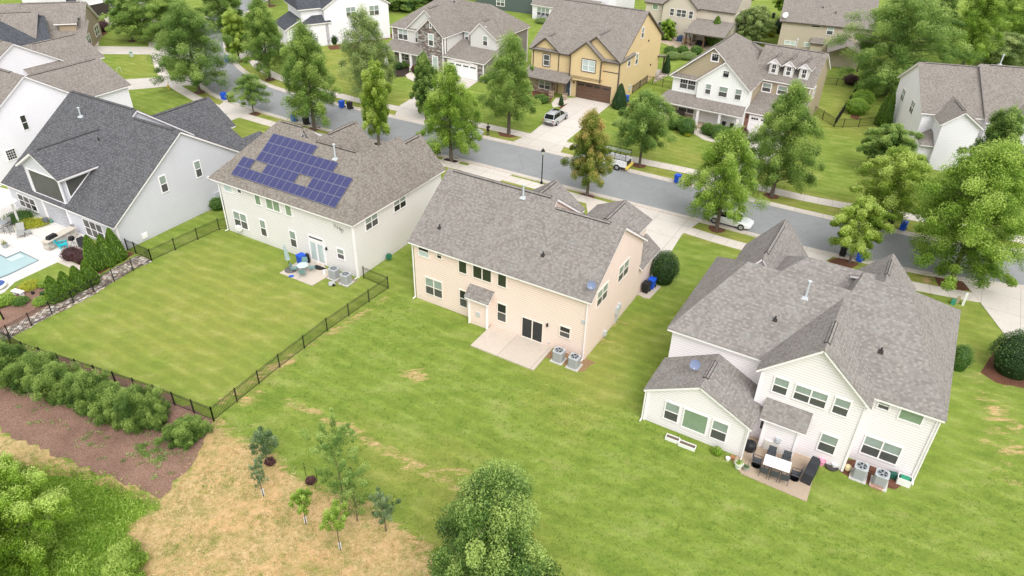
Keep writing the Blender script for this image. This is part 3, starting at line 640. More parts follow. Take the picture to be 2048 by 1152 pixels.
# slate roofed wing and the brown porch house in the far left corner
z0 = zm(0, 0, 7.68)
def frame_from(p, q):
    d = q-p; return math.degrees(math.atan2(d.y, d.x))
E3 = House((-96.5, 108.5), 6, 'slate_roof_house', 'low house showing only a dark blue-grey slate roof behind the tan-roofed white houses', s_white, sh_slate)
a_ = g(*z0(-60, 300), 6.2); b_ = g(*z0(650, 240), 6.2); yy = frame_from(a_, b_); E3.root.location = (a_.x, a_.y, 0); E3.root.rotation_euler[2] = R(yy); E3.o = Vector((a_.x, a_.y, 0)); E3.yaw = R(yy)
E3.gab('u', -6, (b_-a_).length+.3, -7.2, 2.6, 0, 6.2, 6.5, 2.6, vent=(-5, (b_-a_).length), e=(.3, .3)); E3.finish()
a_ = g(*z0(515, 45), 7.2); b_ = g(*z0(1320, 22), 7.2); yy = frame_from(a_, b_); ln_ = (b_-a_).length
F = House((a_.x, a_.y), yy, 'brown_porch_house', 'tan-brown house with a white-trimmed front porch and small roof dormer in the far left corner', plain('brown_cladding', (.36, .28, .20), .7), sh_tan)
F.gab('u', -9, ln_, -6.6, 3.1, 0, 7.2, 6, 3.1, vent=(-2, ln_-1), e=(.3, .4)); F.gab('u', -12, ln_-6.0, -11.0, 3.1, -5.5, 7.0, -.5, 3.1, vent=(-8, ln_-7), e=(.3, .3))
F.slope((ln_-5.8, -7.6, 3.0), (ln_+.4, -7.6, 3.0), (ln_+.4, -3.0, 4.9), (ln_-5.8, -3.0, 4.9))
mb = F.wmb(); mb.box(ln_-3.6, -5.6, 3.6, ln_-1.1, -2.5, 5.25); F.gab('u', ln_-4.2, ln_-.7, -6.0, 5.1, -4.3, 6.0, -2.6, 5.1, walls=False)
F.slope((ln_-4.6, -6.0, 5.1), (ln_-1.0, -6.0, 5.1), (ln_-1.0, -2.4, 6.3), (ln_-4.6, -2.4, 6.3)) if False else None
F.win(('u', ln_-1.1, 1), -5.0, -3.6, 4.1, 5.0, n=1, k='d'); F.win(('u', ln_-.4, 1), -4.4, -2.0, .9, 2.6, n=2, k='gs'); F.win(('u', ln_-.4, 1), 1.5, 4.5, .9, 2.6, n=2, k='ds')
for i in range(4): c_ = MB(); c_.box(ln_+.1-i*1.7, -7.4, 0, ln_+.35-i*1.7, -7.15, 2.9); c_.build('porch_column', m_trim, F.root)
F.win(('v', -6.35, -1), ln_-6.4, ln_-3.2, .6, 2.7, n=4, k='d'); F.finish()
# white garage house behind it
a_ = g(200, 32); G_ = House((a_.x, a_.y), 62, 'white_garage_house', 'white house with an open garage door in the top left corner', s_pwhite, sh_slate)
G_.gab('v', -.4, 10, -5, 3.2, 0, 6.2, 5, 3.2, e=(.4, .3)); G_.gab('u', -10, -4.8, 1, 5.4, 4.5, 8, 8, 5.4, e=(.3, .3))
gq = ('v', 0, -1); f_ = MB(); G_._b(f_, gq, -2.6, 0, 2.6, 2.3, .002, .02); f_.build('open_garage_bay', plain('garage_shade', (.05, .04, .035), .9), G_.root); G_.tr.box(-2.75, -.1, 0, -2.6, .0, 2.4); G_.tr.box(2.6, -.1, 0, 2.75, .0, 2.4); G_.tr.box(-2.75, -.1, 2.3, 2.75, 0, 2.45); G_.finish()
G2 = House(tuple(g(285, 14))[:2], 62, 'top_left_white_house', 'small white house with dark entrance windows cut by the top edge of the photo', s_pwhite, sh_slate)
G2.gab('v', -.4, 9, -4.5, 3.0, 0, 6, 4.5, 3.0, e=(.4, .3)); G2.win(('v', 0, -1), -3, -1, .4, 2.5, n=2, k='d'); G2.win(('v', 0, -1), 1, 3, .4, 2.5, n=2, k='d'); G2.finish()
# ================================================================== white house with black roof (top centre-left)
H = House((-33.8, 132.1), 31.3, 'black_roof_house', 'white two-storey house with a blue-black roof and a plain side wall', s_pwhite, sh_slate)
H.gab('v', -.35, 12, -.5, 6.35, 5.8, 10.2, 12.2, 6.2, e=(.35, .3), ov=.35)
H.blk(-3.9, .2, 1.2, 9, -.3, 6.3); H.slope((-4.5, .7, 6.35), (.0, .7, 6.35), (.0, 6.5, 10.0), (-3., 6.5, 10.0)); H.slope((-4.5, .7, 6.35), (-3., 6.5, 10.0), (-4.5, 9.5, 6.35))
H.blk(-3.6, .4, -.0, 1.5, -.3, 4.0); H.slope((-3.9, -.3, 4.05), (.9, -.3, 4.05), (.7, 1.2, 5.05), (-2.0, 1.2, 5.05)); H.slope((-3.9, -.3, 4.05), (-2.0, 1.2, 5.05), (-3.9, 4.2, 4.05))
HF = ('v', 0, -1); h_ = zm(560, 0, 8.23); H.pwin(HF, h_(1075, 118), h_(1255, 270), n=2, k='gs'); H.pwin(HF, h_(1460, 92), h_(1637, 246), n=2, k='gs'); H.corner(.02, -.02, 4.2, 6.2) if False else None
H.blk(-6.5, -3.5, 2, 8, -.3, 3.0); H.slope((-7, 1.5, 3.0), (-3.9, 1.5, 4.6), (-3.9, 8.4, 4.6), (-7, 8.4, 3.0)); H.finish()
# ================================================================== stone house
I = House((-5.27, 113.33), -30, 'stone_house', 'two-storey house with grey stone and taupe siding and a white arched garage door', s_taupe, sh_tan)
I.slope((-18.7, .65, 5.85), (-11.5, .65, 5.85), (-11.5, 8.6, 9.6), (-14.0, 8.6, 9.6)); I.slope((-18.7, .65, 5.85), (-14.0, 8.6, 9.6), (-18.7, 14, 5.85)); I.slope((-18.7, 14, 5.85), (-14, 8.6, 9.6), (-4.0, 8.6, 9.6), (.4, 14, 5.85))
I.slope((-9.5, 4.95, 5.85), (.4, 4.95, 5.85), (-4.0, 8.6, 9.6), (-11., 8.6, 9.6)); I.slope((.4, 4.95, 5.85), (.4, 14, 5.85), (-4.0, 8.6, 9.6)); I.slope((.4, 3.2, 5.85), (.4, 5.5, 5.85), (-1.4, 6.2, 7.4), (-1.8, 4.2, 7.0)) if False else None
I.blk(-18.35, -.0, 5.3, 13.6, -.3, 5.85); I.blk(-18.34, -14.9, 1.0, 5.6, -.3, 5.8, st_grey); I.blk(-15.1, -7.55, 1.2, 5.4, -.3, 5.75, s_taupe)
I.gab('v', .55, 8.4, -15.5, 5.8, -11.4, 9.35, -7.1, 5.8, vent=(1.6, 4.4), e=(.35, .3), wm=s_gwhite); I.gab('v', -.4, 3, -12.7, 5.95, -10.1, 8.3, -7.15, 5.8, e=(.38, .3), wm=st_grey)
I.gab('v', 3.25, 7.5, -5.1, 5.8, -2.85, 8.0, -.3+.7, 5.8, vent=(4.4, 6.2), e=(.35, .3), wm=s_gwhite)
I.blk(-7.58, -7.2, 0, 3, -.3, 3.0, st_grey) if False else None
I.blk(-7.6, -.02, .0, 5.4, -.3, 2.95, s_taupe); I.blk(-7.55, -.01, -.06, .3, -.3, 2.9, st_grey); I.slope((-7.5, -.35, 2.98), (.4, -.35, 2.98), (.4, 5.35, 4.5), (-7.5, 5.35, 4.5))
I.slope((-18.5, -1.85, 2.85), (-11.0, -1.85, 2.85), (-11.8, 1.1, 3.75), (-18.4, 1.1, 3.75))
for u_ in (-18.1, -15.0, -12.9, -11.4): c_ = MB(); c_.box(u_-.16, -1.7, .2, u_+.16, -1.38, 2.75); c_.box(u_-.24, -1.78, 0, u_+.24, -1.3, .6); c_.build('porch_column', m_trim, I.root)
I.tr.box(-18.3, -1.75, 2.6, -11.2, -1.35, 2.84); i_ = zm(760, 0, 6.4); IL = ('v', 1.0, -1); IW = ('v', .9, -1); IS = ('v', -.02, -1)
I.pwin(IL, i_(225, 345), i_(365, 527), n=2, k='ps', trim=.14); I.pwin(IW, i_(445, 408), i_(492, 552), k='ps'); I.pwin(IS, i_(612, 425), i_(692, 602), k='ps', trim=.14); I.pwin(IS, i_(628, 285), i_(664, 365), k='d', trim=.14)
I.pwin(('v', 5.3, -1), i_(1083, 398), i_(1142, 538), k='ps', trim=.12); I.pwin(('v', 3.6, -1), i_(1316, 452), i_(1380, 596), k='gs'); I.pwin(('v', 3.6, -1), i_(1336, 335), i_(1362, 390), k='d')
I.pwin(('u', 0, 1), i_(1525, 465), i_(1612, 520), n=2, k='gs', trim=.12); I.pwin(IL, i_(250, 668), i_(380, 790), n=2, k='ss', trim=.14); I.win(IS, -9.8, -8.6, .2, 2.6, k='p', trim=.14); sidedoor(I, IL, -13.6, -12.6, .05, 2.3, m_black)
garage(I, ('v', -.06, -1), -6.6, -1.2, .05, 2.2, plain('white_garage_door', (.85, .86, .87), .4), arch=True); I.corner(-7.58, -.08, -.1, 5.6); I.corner(0, -.05, -.1, 2.8); I.corner(0, 13.6, -.1, 5.7); I.corner(-18.36, .98, -.1, 5.7); I.corner(-7.2, .05, 3.2, 5.6)
I.finish()
# ================================================================== yellow house
J = House((14.5, 104.1), -29, 'yellow_house', 'yellow two-storey house with dark brown trim and a brown garage door', s_yellow, plain('x', (.1, .1, .1)) if False else sh_tan, m_btrim)
J.gab('u', -14.5, .3, -.4, 6.15, 9.0, 11.55, 17.3, 6.55, vent=(-13.8, -.4), e=(.35, .3))
J.gab('v', -.4, 4.9, -14.2, 6.1, -11.85, 8.05, -9.25, 6.1, vent=(.7, 3.9), e=(.4, .3)); J.gab('v', -.45, 5.5, -7.6, 6.2, -3.75, 9.35, .3, 6.2, vent=(.7, 4.3), e=(.45, .3))
J.gab('v', -1.05, 1.0, -7.75, 6.25, -4.95, 8.55, -2.15, 6.25, e=(.4, .3), zbase=2.95, ov=.35)
J.wmb().box(-7.4, -.65, 2.75, -2.5, .2, 3.4); J.blk(-14.1, .02, 1.2, 16.2, -.3, 6.2)
J.blk(-7.1, -.06, -.04, .6, -.3, 2.85, st_tan); J.blk(-2.5, .015, -.03, .5, 2.6, 4.6, st_tan); J.wmb().box(-2.45, -.02, 4.6, .0, .3, 6.2); J.band(('v', -.02, -1), -2.5, .03, 4.5, 4.65)
J.slope((-14.6, -2.6, 2.6), (-6.95, -2.6, 2.6), (-6.95, .1, 3.3), (-8.2, 1.25, 3.7), (-14.4, 1.25, 3.7)) if False else J.slope((-14.6, -2.6, 2.6), (-6.95, -2.6, 2.6), (-6.95, 1.25, 3.75), (-14.6, 1.25, 3.75))
for u_ in (-9.5, -7.3): c_ = MB(); c_.box(u_-.14, -2.3, 1.0, u_+.14, -2.02, 2.5); c_.build('porch_post', m_btrim, J.root); c_ = MB(); c_.box(u_-.3, -2.45, -.1, u_+.3, -1.85, 1.05); c_.build('stone_pier', st_tan, J.root)
J.blk(-13.9, -10.0, -.9, .2, -.3, 2.75, st_tan); j_ = zm(1040, 20, 5.761); JF = ('v', -.055, -1); JB = ('v', -.65, -1); JS = ('u', .02, 1)
J.wtrim = m_trim
def jw(face, tl, br, **kw):
    w_ = J.pwin(face, tl, br, **kw); a, z1 = J.on(face, *tl); b, z0 = J.on(face, *br); 
    for q in ((a-.08, b+.08, z1, z1+.12), (a-.08, b+.08, z0-.12, z0), (a-.1, a, z0, z1), (b, b+.1, z0, z1)): J._b(J.tr, face, q[0], q[2], q[1], q[3], .001, .075)
jw(JF, j_(272, 505), j_(340, 650), k='ss'); jw(JB, j_(722, 562), j_(862, 722), n=2, k='pp'); jw(('v', 1.2, -1), j_(566, 506), j_(612, 612), k='ds'); 
for q in (((1410, 200), (1436, 315)), ((1340, 505), (1360, 620)), ((1250, 560), (1268, 650))): 
    a, z1 = J.on(JS, *j_(*q[0])); b, z0 = J.on(JS, *j_(*q[1])); J.win(JS, a-.15, a+.95, z0+.1, z0+1.75, k='gs')
J.pwin(('v', -.9, -1), j_(218, 800), j_(350, 925), n=2, k='gs'); sidedoor(J, ('v', -.04, -1), -8.6, -7.6, .05, 2.3, plain('slate_door', (.07, .09, .11), .5)) if False else None
J.blk(-10.0, -7.1, -.02, .2, -.3, 2.7, s_yellow); sidedoor(J, ('v', -.03, -1), -8.4, -7.45, .05, 2.25, plain('slate_door', (.06, .08, .10), .5)); light_fix(J, ('v', -.05, -1), -6.85, 2.2)
garage(J, ('v', -.045, -1), -6.35, -1.05, .05, 2.35, plain('brown_garage_door', (.13, .075, .05), .5), 'd', 4, m_btrim)
for u_, v_ in ((.02, -.02), (-13.85, -.02), (-9.6, -.02), (-2.55, -.67), (-7.4, -.67)): J.corner(u_, v_, 2.9 if v_ < -.5 else -.1, 6.0)
J.gab('v', 0, 0, 0, 0, 0, 0, 0, 0) if False else None
J.blk(-5, 0., 16.1, 18.9, -.3, .5, m_conc); J.slope((-6, 16.3, 3.4), (.6, 16.3, 3.4), (.6, 19.6, 2.7), (-6, 19.6, 2.7))
for u_ in (.2, -2.6, -5.5): c_ = MB(); c_.box(u_-.1, 19.1, 0, u_+.1, 19.3, 2.6); c_.build('porch_post', m_btrim, J.root)
for q in ((1480, 352), (1500, 630)): a, z_ = J.on(JS, *j_(*q)); mb = MB(); J._b(mb, JS, a-.08, z_-.12, a+.08, z_+.12, .01, .14); mb.build('wall_lamp', m_dark, J.root)
mb = MB(); a, z_ = J.on(JS, *j_(1262, 890)); J._b(mb, JS, a-.25, z_-.45, a+.25, z_+.35, .01, .2); mb.build('electric_meter', m_lgrey, J.root); J.finish()
# ================================================================== white farmhouse with three dormers
K = House((30.0, 94.9), -31, 'dormer_house', 'white farmhouse-style house with three white dormers and a columned front porch', s_tan, sh_tan)
K.slope((-10.45, -.5, 5.9), (-4.85, -.5, 10.55), (-4.85, 8.5, 10.55), (-10.45, 16.6, 5.9)); K.slope((.9, -.5, 5.9), (.9, 16.6, 5.9), (-4.85, 8.5, 10.55), (-4.85, -.5, 10.55)); K.slope((-10.45, 16.6, 5.9), (.9, 16.6, 5.9), (-4.85, 8.5, 10.55))
K.ridges.append([(-4.93, .2, 10.55), (-4.77, .2, 10.55), (-4.77, 8.2, 10.55), (-4.93, 8.2, 10.55)])
K.wmb(s_bat).box(-9.95, 0, -.3, .5, 16.0, 5.9); K.wmb().prism([(-9.7, -.03, 6.1), (.4, -.03, 6.1), (-4.85, -.03, 10.2)], (0, .3, 0)); K.slope((-10.2, -.45, 5.85), (-5.8, -.45, 5.85), (-5.8, .05, 6.3), (-10.2, .05, 6.3))
K.gab('v', -.85, 2, -6.6, 5.95, -2.9, 9.05, .95, 5.85, e=(.4, .3), wm=s_bat)
K.wmb().box(.49, 0.02, -.3, .52, 5.9, 5.85)
K.gab('u', -1, 7.55, 5.35, 5.9, 10.7, 9.2, 16.1, 5.9, vent=(-2.8, 7.0), e=(.3, .35), ov=.4)
K.blk(.3, 7.1, .3, 6, -.3, 2.95, st_brick); K.slope((.6, -.05, 2.9), (7.5, -.05, 2.9), (7.5, 5.8, 4.05), (.6, 5.8, 4.05)); K.wmb().box(7.0, .35, -.3, 7.12, 5.9, 3.9)
garage(K, ('v', .3, -1), 1.3, 6.4, .05, 2.3, m_trim); light_fix(K, ('v', .3, -1), .9, 2.1)
k__ = zm(1310, 50, 4.8); KF = ('v', 0, -1); KG = ('v', -.46, -1); KR = ('v', 5.75, -1)
K.slope((-11.1, -2.45, 2.85), (.95, -2.45, 2.85), (.55, .1, 3.75), (-10.4, .1, 3.75)); K.tr.box(-10.7, -2.3, 2.5, .6, -2.0, 2.8)
for u_ in (-10.4, -5.1, -2.1, .35, -9.9): c_ = MB(); c_.box(u_-.15, -2.3, .35, u_+.15, -2.0, 2.55); c_.build('porch_column', m_trim, K.root)
mb = MB(); mb.box(-10.6, -2.4, -.2, .55, .0, .35); mb.build('porch_floor', m_paver, K.root); K.wmb(s_tan).box(-9.9, -.04, .3, .46, .02, 3.3)
KP = ('v', -.04, -1)
K.win(KP, -8.7, -6.0, .95, 2.4, n=2, k='ss', trim=.12); K.win(KP, -2.0, .1, .95, 2.4, n=2, k='dd', trim=.12); sidedoor(K, KP, -4.6, -3.6, .38, 2.5, m_black); K.win(KP, -5.3, -4.85, .5, 2.5, k='d'); K.win(KP, -3.4, -3.0, .5, 2.5, k='d')
K.pwin(KF, k__(245, 500), k__(385, 635), n=2, k='ds', grid=(3, 1, True)); K.pwin(KG, k__(490, 558), k__(532, 672), k='gs'); K.pwin(KG, k__(618, 582), k__(690, 702), k='gs'); K.pwin(KG, k__(775, 608), k__(822, 728), k='gs'); K.pwin(KG, k__(660, 435), k__(706, 508), k='d', grid=(3, 2, True), trim=.04)
K.pwin(('v', -.03, -1), k__(545, 262), k__(612, 362), k='d', grid=(3, 2, True), trim=.16)
for tl, br in (((1035, 545), (1110, 655)), ((1182, 572), (1262, 682)), ((1345, 600), (1420, 700))): K.pwin(KR, k__(*tl), k__(*br), k='gs', trim=.14)
for uc in (1.75, 3.72, 5.75):
    zb_ = 5.9+.616*(6.3-5.35); K.wmb(s_gwhite).box(uc-.62, 6.25, zb_-.1, uc+.62, 9.3, 8.05)
    K.gab('v', 5.95, 10.3, uc-.95, 7.9, uc, 8.75, uc+.95, 7.9, vent=(6.6, 9.2), e=(.3, .3), walls=False); K.tr.prism([(uc-.8, 6.24, 8.0), (uc+.8, 6.24, 8.0), (uc, 6.24, 8.6)], (0, .1, 0)); K.tr.box(uc-.8, 6.05, 7.9, uc+.8, 6.3, 8.02)
    K.win(('v', 6.25, -1), uc-.36, uc+.36, 6.6, 7.85, k='ds', grid=(2, 1, True), trim=.1)
K.win(('u', 7.2, 1), 7.4, 9.0, 3.6, 5.2, n=2, k='ss', trim=.12); K.win(('u', 7.2, 1), 2.2, 3.4, 1.0, 2.4, k='ss') if False else None
K.pipe(2.9, 11.9, 8.6, 1.6); K.corner(.5, -.02, 3.6, 5.8) if False else None
K.corner(7.12, 5.72, -.1, 5.8); K.finish()
# ================================================================== white house at the right edge
L = House((49.8, 87.1), -13, 'right_edge_house', 'bright white two-storey house with taupe-brown roof at the right edge', s_pwhite, sh_tan)
L.gab('u', -.35, 8.0, -.5, 6.0, 7.3, 10.0, 14.6, 6.0, vent=(.4, 6.4), e=(.35, .3)); L.gab('u', 6.6, 20, -1.5, 5.9, 7.0, 10.45, 14.6, 6.0, vent=(7.8, 19), e=(.3, .3))
L.gab('v', -3.7, 6, 1.1, 5.75, 3.4, 7.5, 5.9, 5.75, vent=(-2.9, .9), e=(.35, .3)); L.gab('v', -3.4, 6, 8.3, 5.7, 12.6, 8.6, 17., 5.7, vent=(-1, 3.5), e=(.35, .3))
L.blk(-.02, 3.2, -2.7, .3, -.3, 2.95); L.slope((.0, -3.1, 2.95), (3.6, -3.1, 2.95), (3.0, -.6, 4.1), (1.4, 1.3, 4.1), (.0, 1.9, 2.95)) if False else L.slope((-.1, -3.1, 2.95), (3.4, -3.1, 2.95), (3.0, -1.0, 4.0), (1.4, -1.0, 4.0)); L.slope((-.1, -3.1, 2.95), (1.4, -1.0, 4.0), (1.4, .3, 4.0), (-.1, .3, 2.95))
L.slope((10.2, -5.4, 2.9), (18, -5.4, 2.9), (18, -3., 3.9), (10.2, -3., 3.9))
for u_ in (10.6, 13, 15.5): c_ = MB(); c_.box(u_-.15, -5.2, 0, u_+.15, -4.9, 2.7); c_.build('porch_column', m_trim, L.root)
LS = ('u', 0, 1); LSm = ('u', -.0, -1); l_ = zm(1760, 110, 5.01)
for a0, z0_, z1_ in ((4.05, 4.0, 5.7), (9.6, 3.85, 5.5)): L.win(LSm, a0, a0+1.75, z0_, z1_, n=2, k='gs')
L.pwin(('v', -3.05, -1), l_(1335, 690), l_(1400, 790), k='gs', trim=.12); L.pwin(('v', -3.05, -1), l_(1180, 680), l_(1235, 790), k='gs', trim=.12); L.pwin(('v', -3.05, -1), l_(740, 650), l_(830, 740), n=2, k='gs')
L.pipe(9.0, 7.4, 10.4, 1.3); L.finish()
# ================================================================== houses behind
Mh = House((33.7, 141.3), -28, 'cream_rear_house', 'cream two-storey house with brown trim and a covered patio behind the yellow house', s_beige, sh_tan, m_btrim)
Mh.gab('u', -11, 6.5, -.5, 5.9, 6.5, 10.2, 13.5, 5.9, e=(.35, .35)); Mh.gab('v', -1.5, 6, -7.3, 5.9, -3.7, 9.2, -.2, 5.9, e=(.4, .3)); zM = zm(1280, 0, 7.314)
Mh.slope((-.8, -6.6, 2.9), (6.6, -6.6, 2.9), (6.6, .1, 4.2), (-.8, .1, 4.2))
for u_ in (-.4, 2.9, 6.2): c_ = MB(); c_.box(u_-.12, -6.3, 0, u_+.12, -6.05, 2.8); c_.build('patio_post', m_wood, Mh.root)
MF = ('v', -1.1, -1); Mh.pwin(MF, zM(442, 115), zM(495, 235), k='ss'); Mh.pwin(MF, zM(540, 128), zM(672, 262), n=2, k='ss'); Mh.pwin(MF, zM(720, 155), zM(770, 280), k='ss'); Mh.pwin(('v', -.15, -1), zM(185, 52), zM(262, 148), k='b'); Mh.pwin(('v', -.15, -1), zM(318, 70), zM(352, 138), k='gs'); Mh.pwin(MF, zM(690, 400), zM(740, 540), k='ss'); Mh.pwin(('v', -.15, -1), zM(265, 310), zM(320, 430), k='ss')
Mh.win(('v', -.15, -1), 1.2, 4.4, .2, 2.4, n=3, k='d'); Mh.pwin(('v', -.15, -1), zM(895, 130), zM(985, 168), k='o')
for a0 in (2.0, 6.0): Mh.win(('u', 6.15, 1), a0, a0+1.6, 3.6, 5.2, n=2, k='ss')
Mh.finish()
Nh = House((46.6, 134.2), -19.5, 'khaki_rear_house', 'plain khaki house with a white satellite dish on its roof corner', s_khaki, sh_tan, m_btrim)
Nh.gab('u', -.5, 15.2, -.4, 5.7, 8, 9.6, 16, 5.7, e=(.5, .4)); n_ = zm(1540, 0, 9.31); NF = ('v', -.05, -1)
Nh.pwin(NF, n_(765, 465), n_(940, 522), k='o', trim=.05); Nh.pwin(NF, n_(1075, 485), n_(1165, 660), k='ps'); Nh.pwin(NF, n_(275, 745), n_(470, 850), n=2, k='p'); Nh.pwin(NF, n_(640, 780), n_(740, 880), k='p')
Nh.blk(5.5, 7.5, -.7, .2, -.3, 2.8); Nh.slope((5.3, -1.0, 2.65), (7.7, -1.0, 2.65), (7.7, .1, 3.5), (5.3, .1, 3.5)); Nh.gab('v', -6.6, .2, 8.2, 2.7, 11, 4.0, 13.8, 2.7, e=(2., .0))
for u_ in (8.4, 13.6): c_ = MB(); c_.box(u_-.12, -6.3, 0, u_+.12, -6.05, 2.7); c_.build('patio_post', m_btrim, Nh.root)
Nh.vent(*onplane(Nh, .464, 5.7, -.4, *n_(985, 145))); Nh.vent(*onplane(Nh, .464, 5.7, -.4, *n_(1222, 245))); Nh.finish()
p_ = g(1101, 42); O = House((p_.x-.3, p_.y), -30, 'white_sunroom_house', 'low white sunroom with three tall windows between the stone and yellow houses', s_pwhite, sh_tan)
O.gab('u', -4.2, 10, -.4, 2.9, 3, 4.5, 6.4, 2.9, e=(.3, .3)); O.win(('v', -.05, -1), -2.9, .1, .5, 2.5, n=3, k='gs', trim=.12); O.gab('u', -6, 12, 5.5, 5.8, 11, 9, 16.5, 5.8, e=(.3, .3)); O.finish()
p_ = g(1002, 24); Q = House((p_.x+1.5, p_.y+1), -25, 'dark_green_house', 'dark green house with white trim cut off by the top edge', s_green, sh_tan)
Q.gab('u', -8, 6, -.4, 5.6, 5, 8.5, 10.4, 5.6, e=(.3, .3)); Q.win(('v', -.05, -1), -2.8, -.8, .8, 2.4, n=2, k='gs', trim=.12); Q.corner(5.7, 0, 0, 5.5); Q.finish()
p_ = g(1245, 6); T_ = House((p_.x+6, p_.y+6), -28, 'far_tan_house', 'tan-roofed house showing only its pinkish roof above the yellow house ridge', s_khaki, sh_tan)
T_.gab('u', -18, 2, -.4, 5.6, 7, 9.8, 14.4, 5.6, e=(.3, .3)); T_.finish()
# ================================================================== GROUND
def poly_px(L): return [g(*p) for p in L]
def sdist(P, X, Y):
    """signed distance (inside > 0) to a polygon, vectorised"""
    P = [(p[0], p[1]) for p in P]; d = np.full(X.shape, 1e9); ins = np.zeros(X.shape, bool)
    for i in range(len(P)):
        (x0, y0), (x1, y1) = P[i], P[(i+1) % len(P)]
        ex, ey = x1-x0, y1-y0; L2 = ex*ex+ey*ey+1e-9; t = np.clip(((X-x0)*ex+(Y-y0)*ey)/L2, 0, 1)
        d = np.minimum(d, np.hypot(X-x0-t*ex, Y-y0-t*ey))
        c = ((y0 > Y) != (y1 > Y)) & (X < (x1-x0)*(Y-y0)/((y1-y0) if abs(y1-y0) > 1e-9 else 1e-9)+x0); ins ^= c
    return np.where(ins, d, -d)
def soft(L, X, Y, w_): return np.clip(.5+sdist(poly_px(L), X, Y)/w_, 0, 1)
xs = np.concatenate([[-2500, -800, -300, -180], np.arange(-125, 126, .6), [180, 300, 800, 2500]])
ys = np.concatenate([[-600, -150, -30], np.arange(8, 95, .6), np.arange(95, 215, 1.2), [260, 350, 600, 1500, 4000]])
X, Y = np.meshgrid(xs, ys)
verts = np.stack([X.ravel(), Y.ravel(), np.zeros(X.size)], 1); nx, ny = len(xs), len(ys)
idx = np.arange(nx*ny).reshape(ny, nx); q = np.stack([idx[:-1, :-1], idx[:-1, 1:], idx[1:, 1:], idx[1:, :-1]], -1).reshape(-1, 4)
me = bpy.data.meshes.new('ground'); me.from_pydata(verts.tolist(), [], q.tolist())
dry = soft([(436, 838), (462, 872), (505, 885), (548, 912), (590, 962), (650, 985), (735, 1005), (790, 1050), (850, 1085), (885, 1160), (280, 1400), (236, 1120), (262, 1060), (318, 1005), (372, 935), (418, 850)], X, Y, 2.2)
dry = np.maximum(dry, soft([(-60, 850), (60, 880), (160, 930), (330, 985), (310, 1010), (170, 960), (80, 945), (-60, 920)], X, Y, 1.6))
dry = np.maximum(dry, .8*soft([(560, 800), (590, 798), (700, 850), (860, 935), (945, 990), (925, 1000), (830, 945), (660, 852)], X, Y, 1.2)); dry = np.maximum(dry, .62*soft([(790, 745), (850, 735), (880, 760), (820, 775)], X, Y, 1.5)); dry = np.maximum(dry, .55*soft([(860, 905), (1000, 960), (990, 985), (900, 960)], X, Y, 2.)); dry = np.maximum(dry, .6*soft([(450, 800), (520, 775), (540, 795), (480, 820)], X, Y, 1.2))
dry = np.maximum(dry, .55*soft([(1185, 640), (1240, 600), (1255, 640), (1205, 700), (1175, 700)], X, Y, 2.)); dry = np.maximum(dry, .45*soft([(1300, 620), (1345, 600), (1330, 640)], X, Y, 2.))
dry = np.maximum(dry, .8*soft([(1845, 547), (1868, 552), (1856, 590), (1846, 570)], X, Y, 1.)); dry = np.maximum(dry, .52*soft([(1900, 700), (1955, 690), (1985, 790), (2060, 830), (2060, 1000), (1990, 960), (1945, 840)], X, Y, 3.5))
dry = np.maximum(dry, .9*soft([(1970, 735), (2000, 720), (2070, 740), (2070, 775), (2000, 765)], X, Y, 1.2)); dry = np.maximum(dry, .5*soft([(420, 835), (445, 780), (540, 725), (780, 585), (785, 600), (560, 745), (465, 800)], X, Y, .8))
yel = .75*soft([(60, 690), (300, 525), (455, 462), (560, 530), (720, 575), (740, 590), (425, 815), (130, 700)], X, Y, 9)
yel = np.maximum(yel, .85*soft([(250, 640), (420, 500), (640, 600), (520, 700), (330, 760)], X, Y, 9))
for L_ in ([(1400, 300), (1560, 320), (1640, 350), (1560, 385), (1390, 335), (1250, 305), (1350, 260)], [(780, 190), (840, 175), (920, 190), (830, 225), (660, 180), (500, 100), (640, 60), (760, 120)], [(245, 110), (305, 108), (318, 150), (240, 155)], [(455, 235), (545, 258), (500, 300), (450, 270)], [(1635, 150), (1740, 190), (1820, 420), (1600, 420), (1600, 380), (1700, 395), (1780, 300), (1620, 250)], [(1820, 585), (1960, 610), (2000, 680), (1960, 730), (1880, 640)], [(600, 820), (980, 900), (1180, 1152), (880, 1152), (780, 1020)], [(1050, 730), (1200, 650), (1290, 640), (1260, 800), (1120, 900)]): yel = np.maximum(yel, .7*soft(L_, X, Y, 5))
verge = soft([(440, 120), (545, 185), (670, 215), (950, 270), (1270, 345), (1780, 470), (2060, 520), (2060, 480), (1700, 400), (1270, 312), (900, 232), (560, 150)], X, Y, 2); yel = np.maximum(yel, .9*verge)
verge = soft([(400, 170), (560, 232), (880, 310), (1240, 400), (1500, 470), (2060, 575), (2060, 620), (1480, 505), (1180, 425), (880, 345), (540, 262), (390, 200)], X, Y, 2); yel = np.maximum(yel, .85*verge)
weed = soft([(-80, 905), (70, 935), (175, 945), (310, 1005), (255, 1060), (232, 1110), (270, 1300), (-80, 1300)], X, Y, 2.)
bare = soft([(240, 1040), (330, 1000), (420, 860), (500, 890), (520, 1000), (640, 1060), (600, 1160), (420, 1300), (260, 1170)], X, Y, 5)
ca = me.color_attributes.new('mask', 'FLOAT_COLOR', 'POINT'); arr = np.stack([dry, yel, weed, bare], -1).reshape(-1, 4).astype(np.float32); ca.data.foreach_set('color', arr.ravel())
n = NT('lawn_and_soil'); oc = n.coord(); at = n.new('ShaderNodeAttribute', attribute_name='mask'); mk = n.sep(at.outputs['Vector']); alpha = at.outputs['Alpha']
big = n.noise(oc, .09, 4, .6); mid = n.noise(oc, .55, 5, .65, .4); fine = n.noise(oc, 5, 5, .72); vf = n.noise(oc, 22, 3, .75)
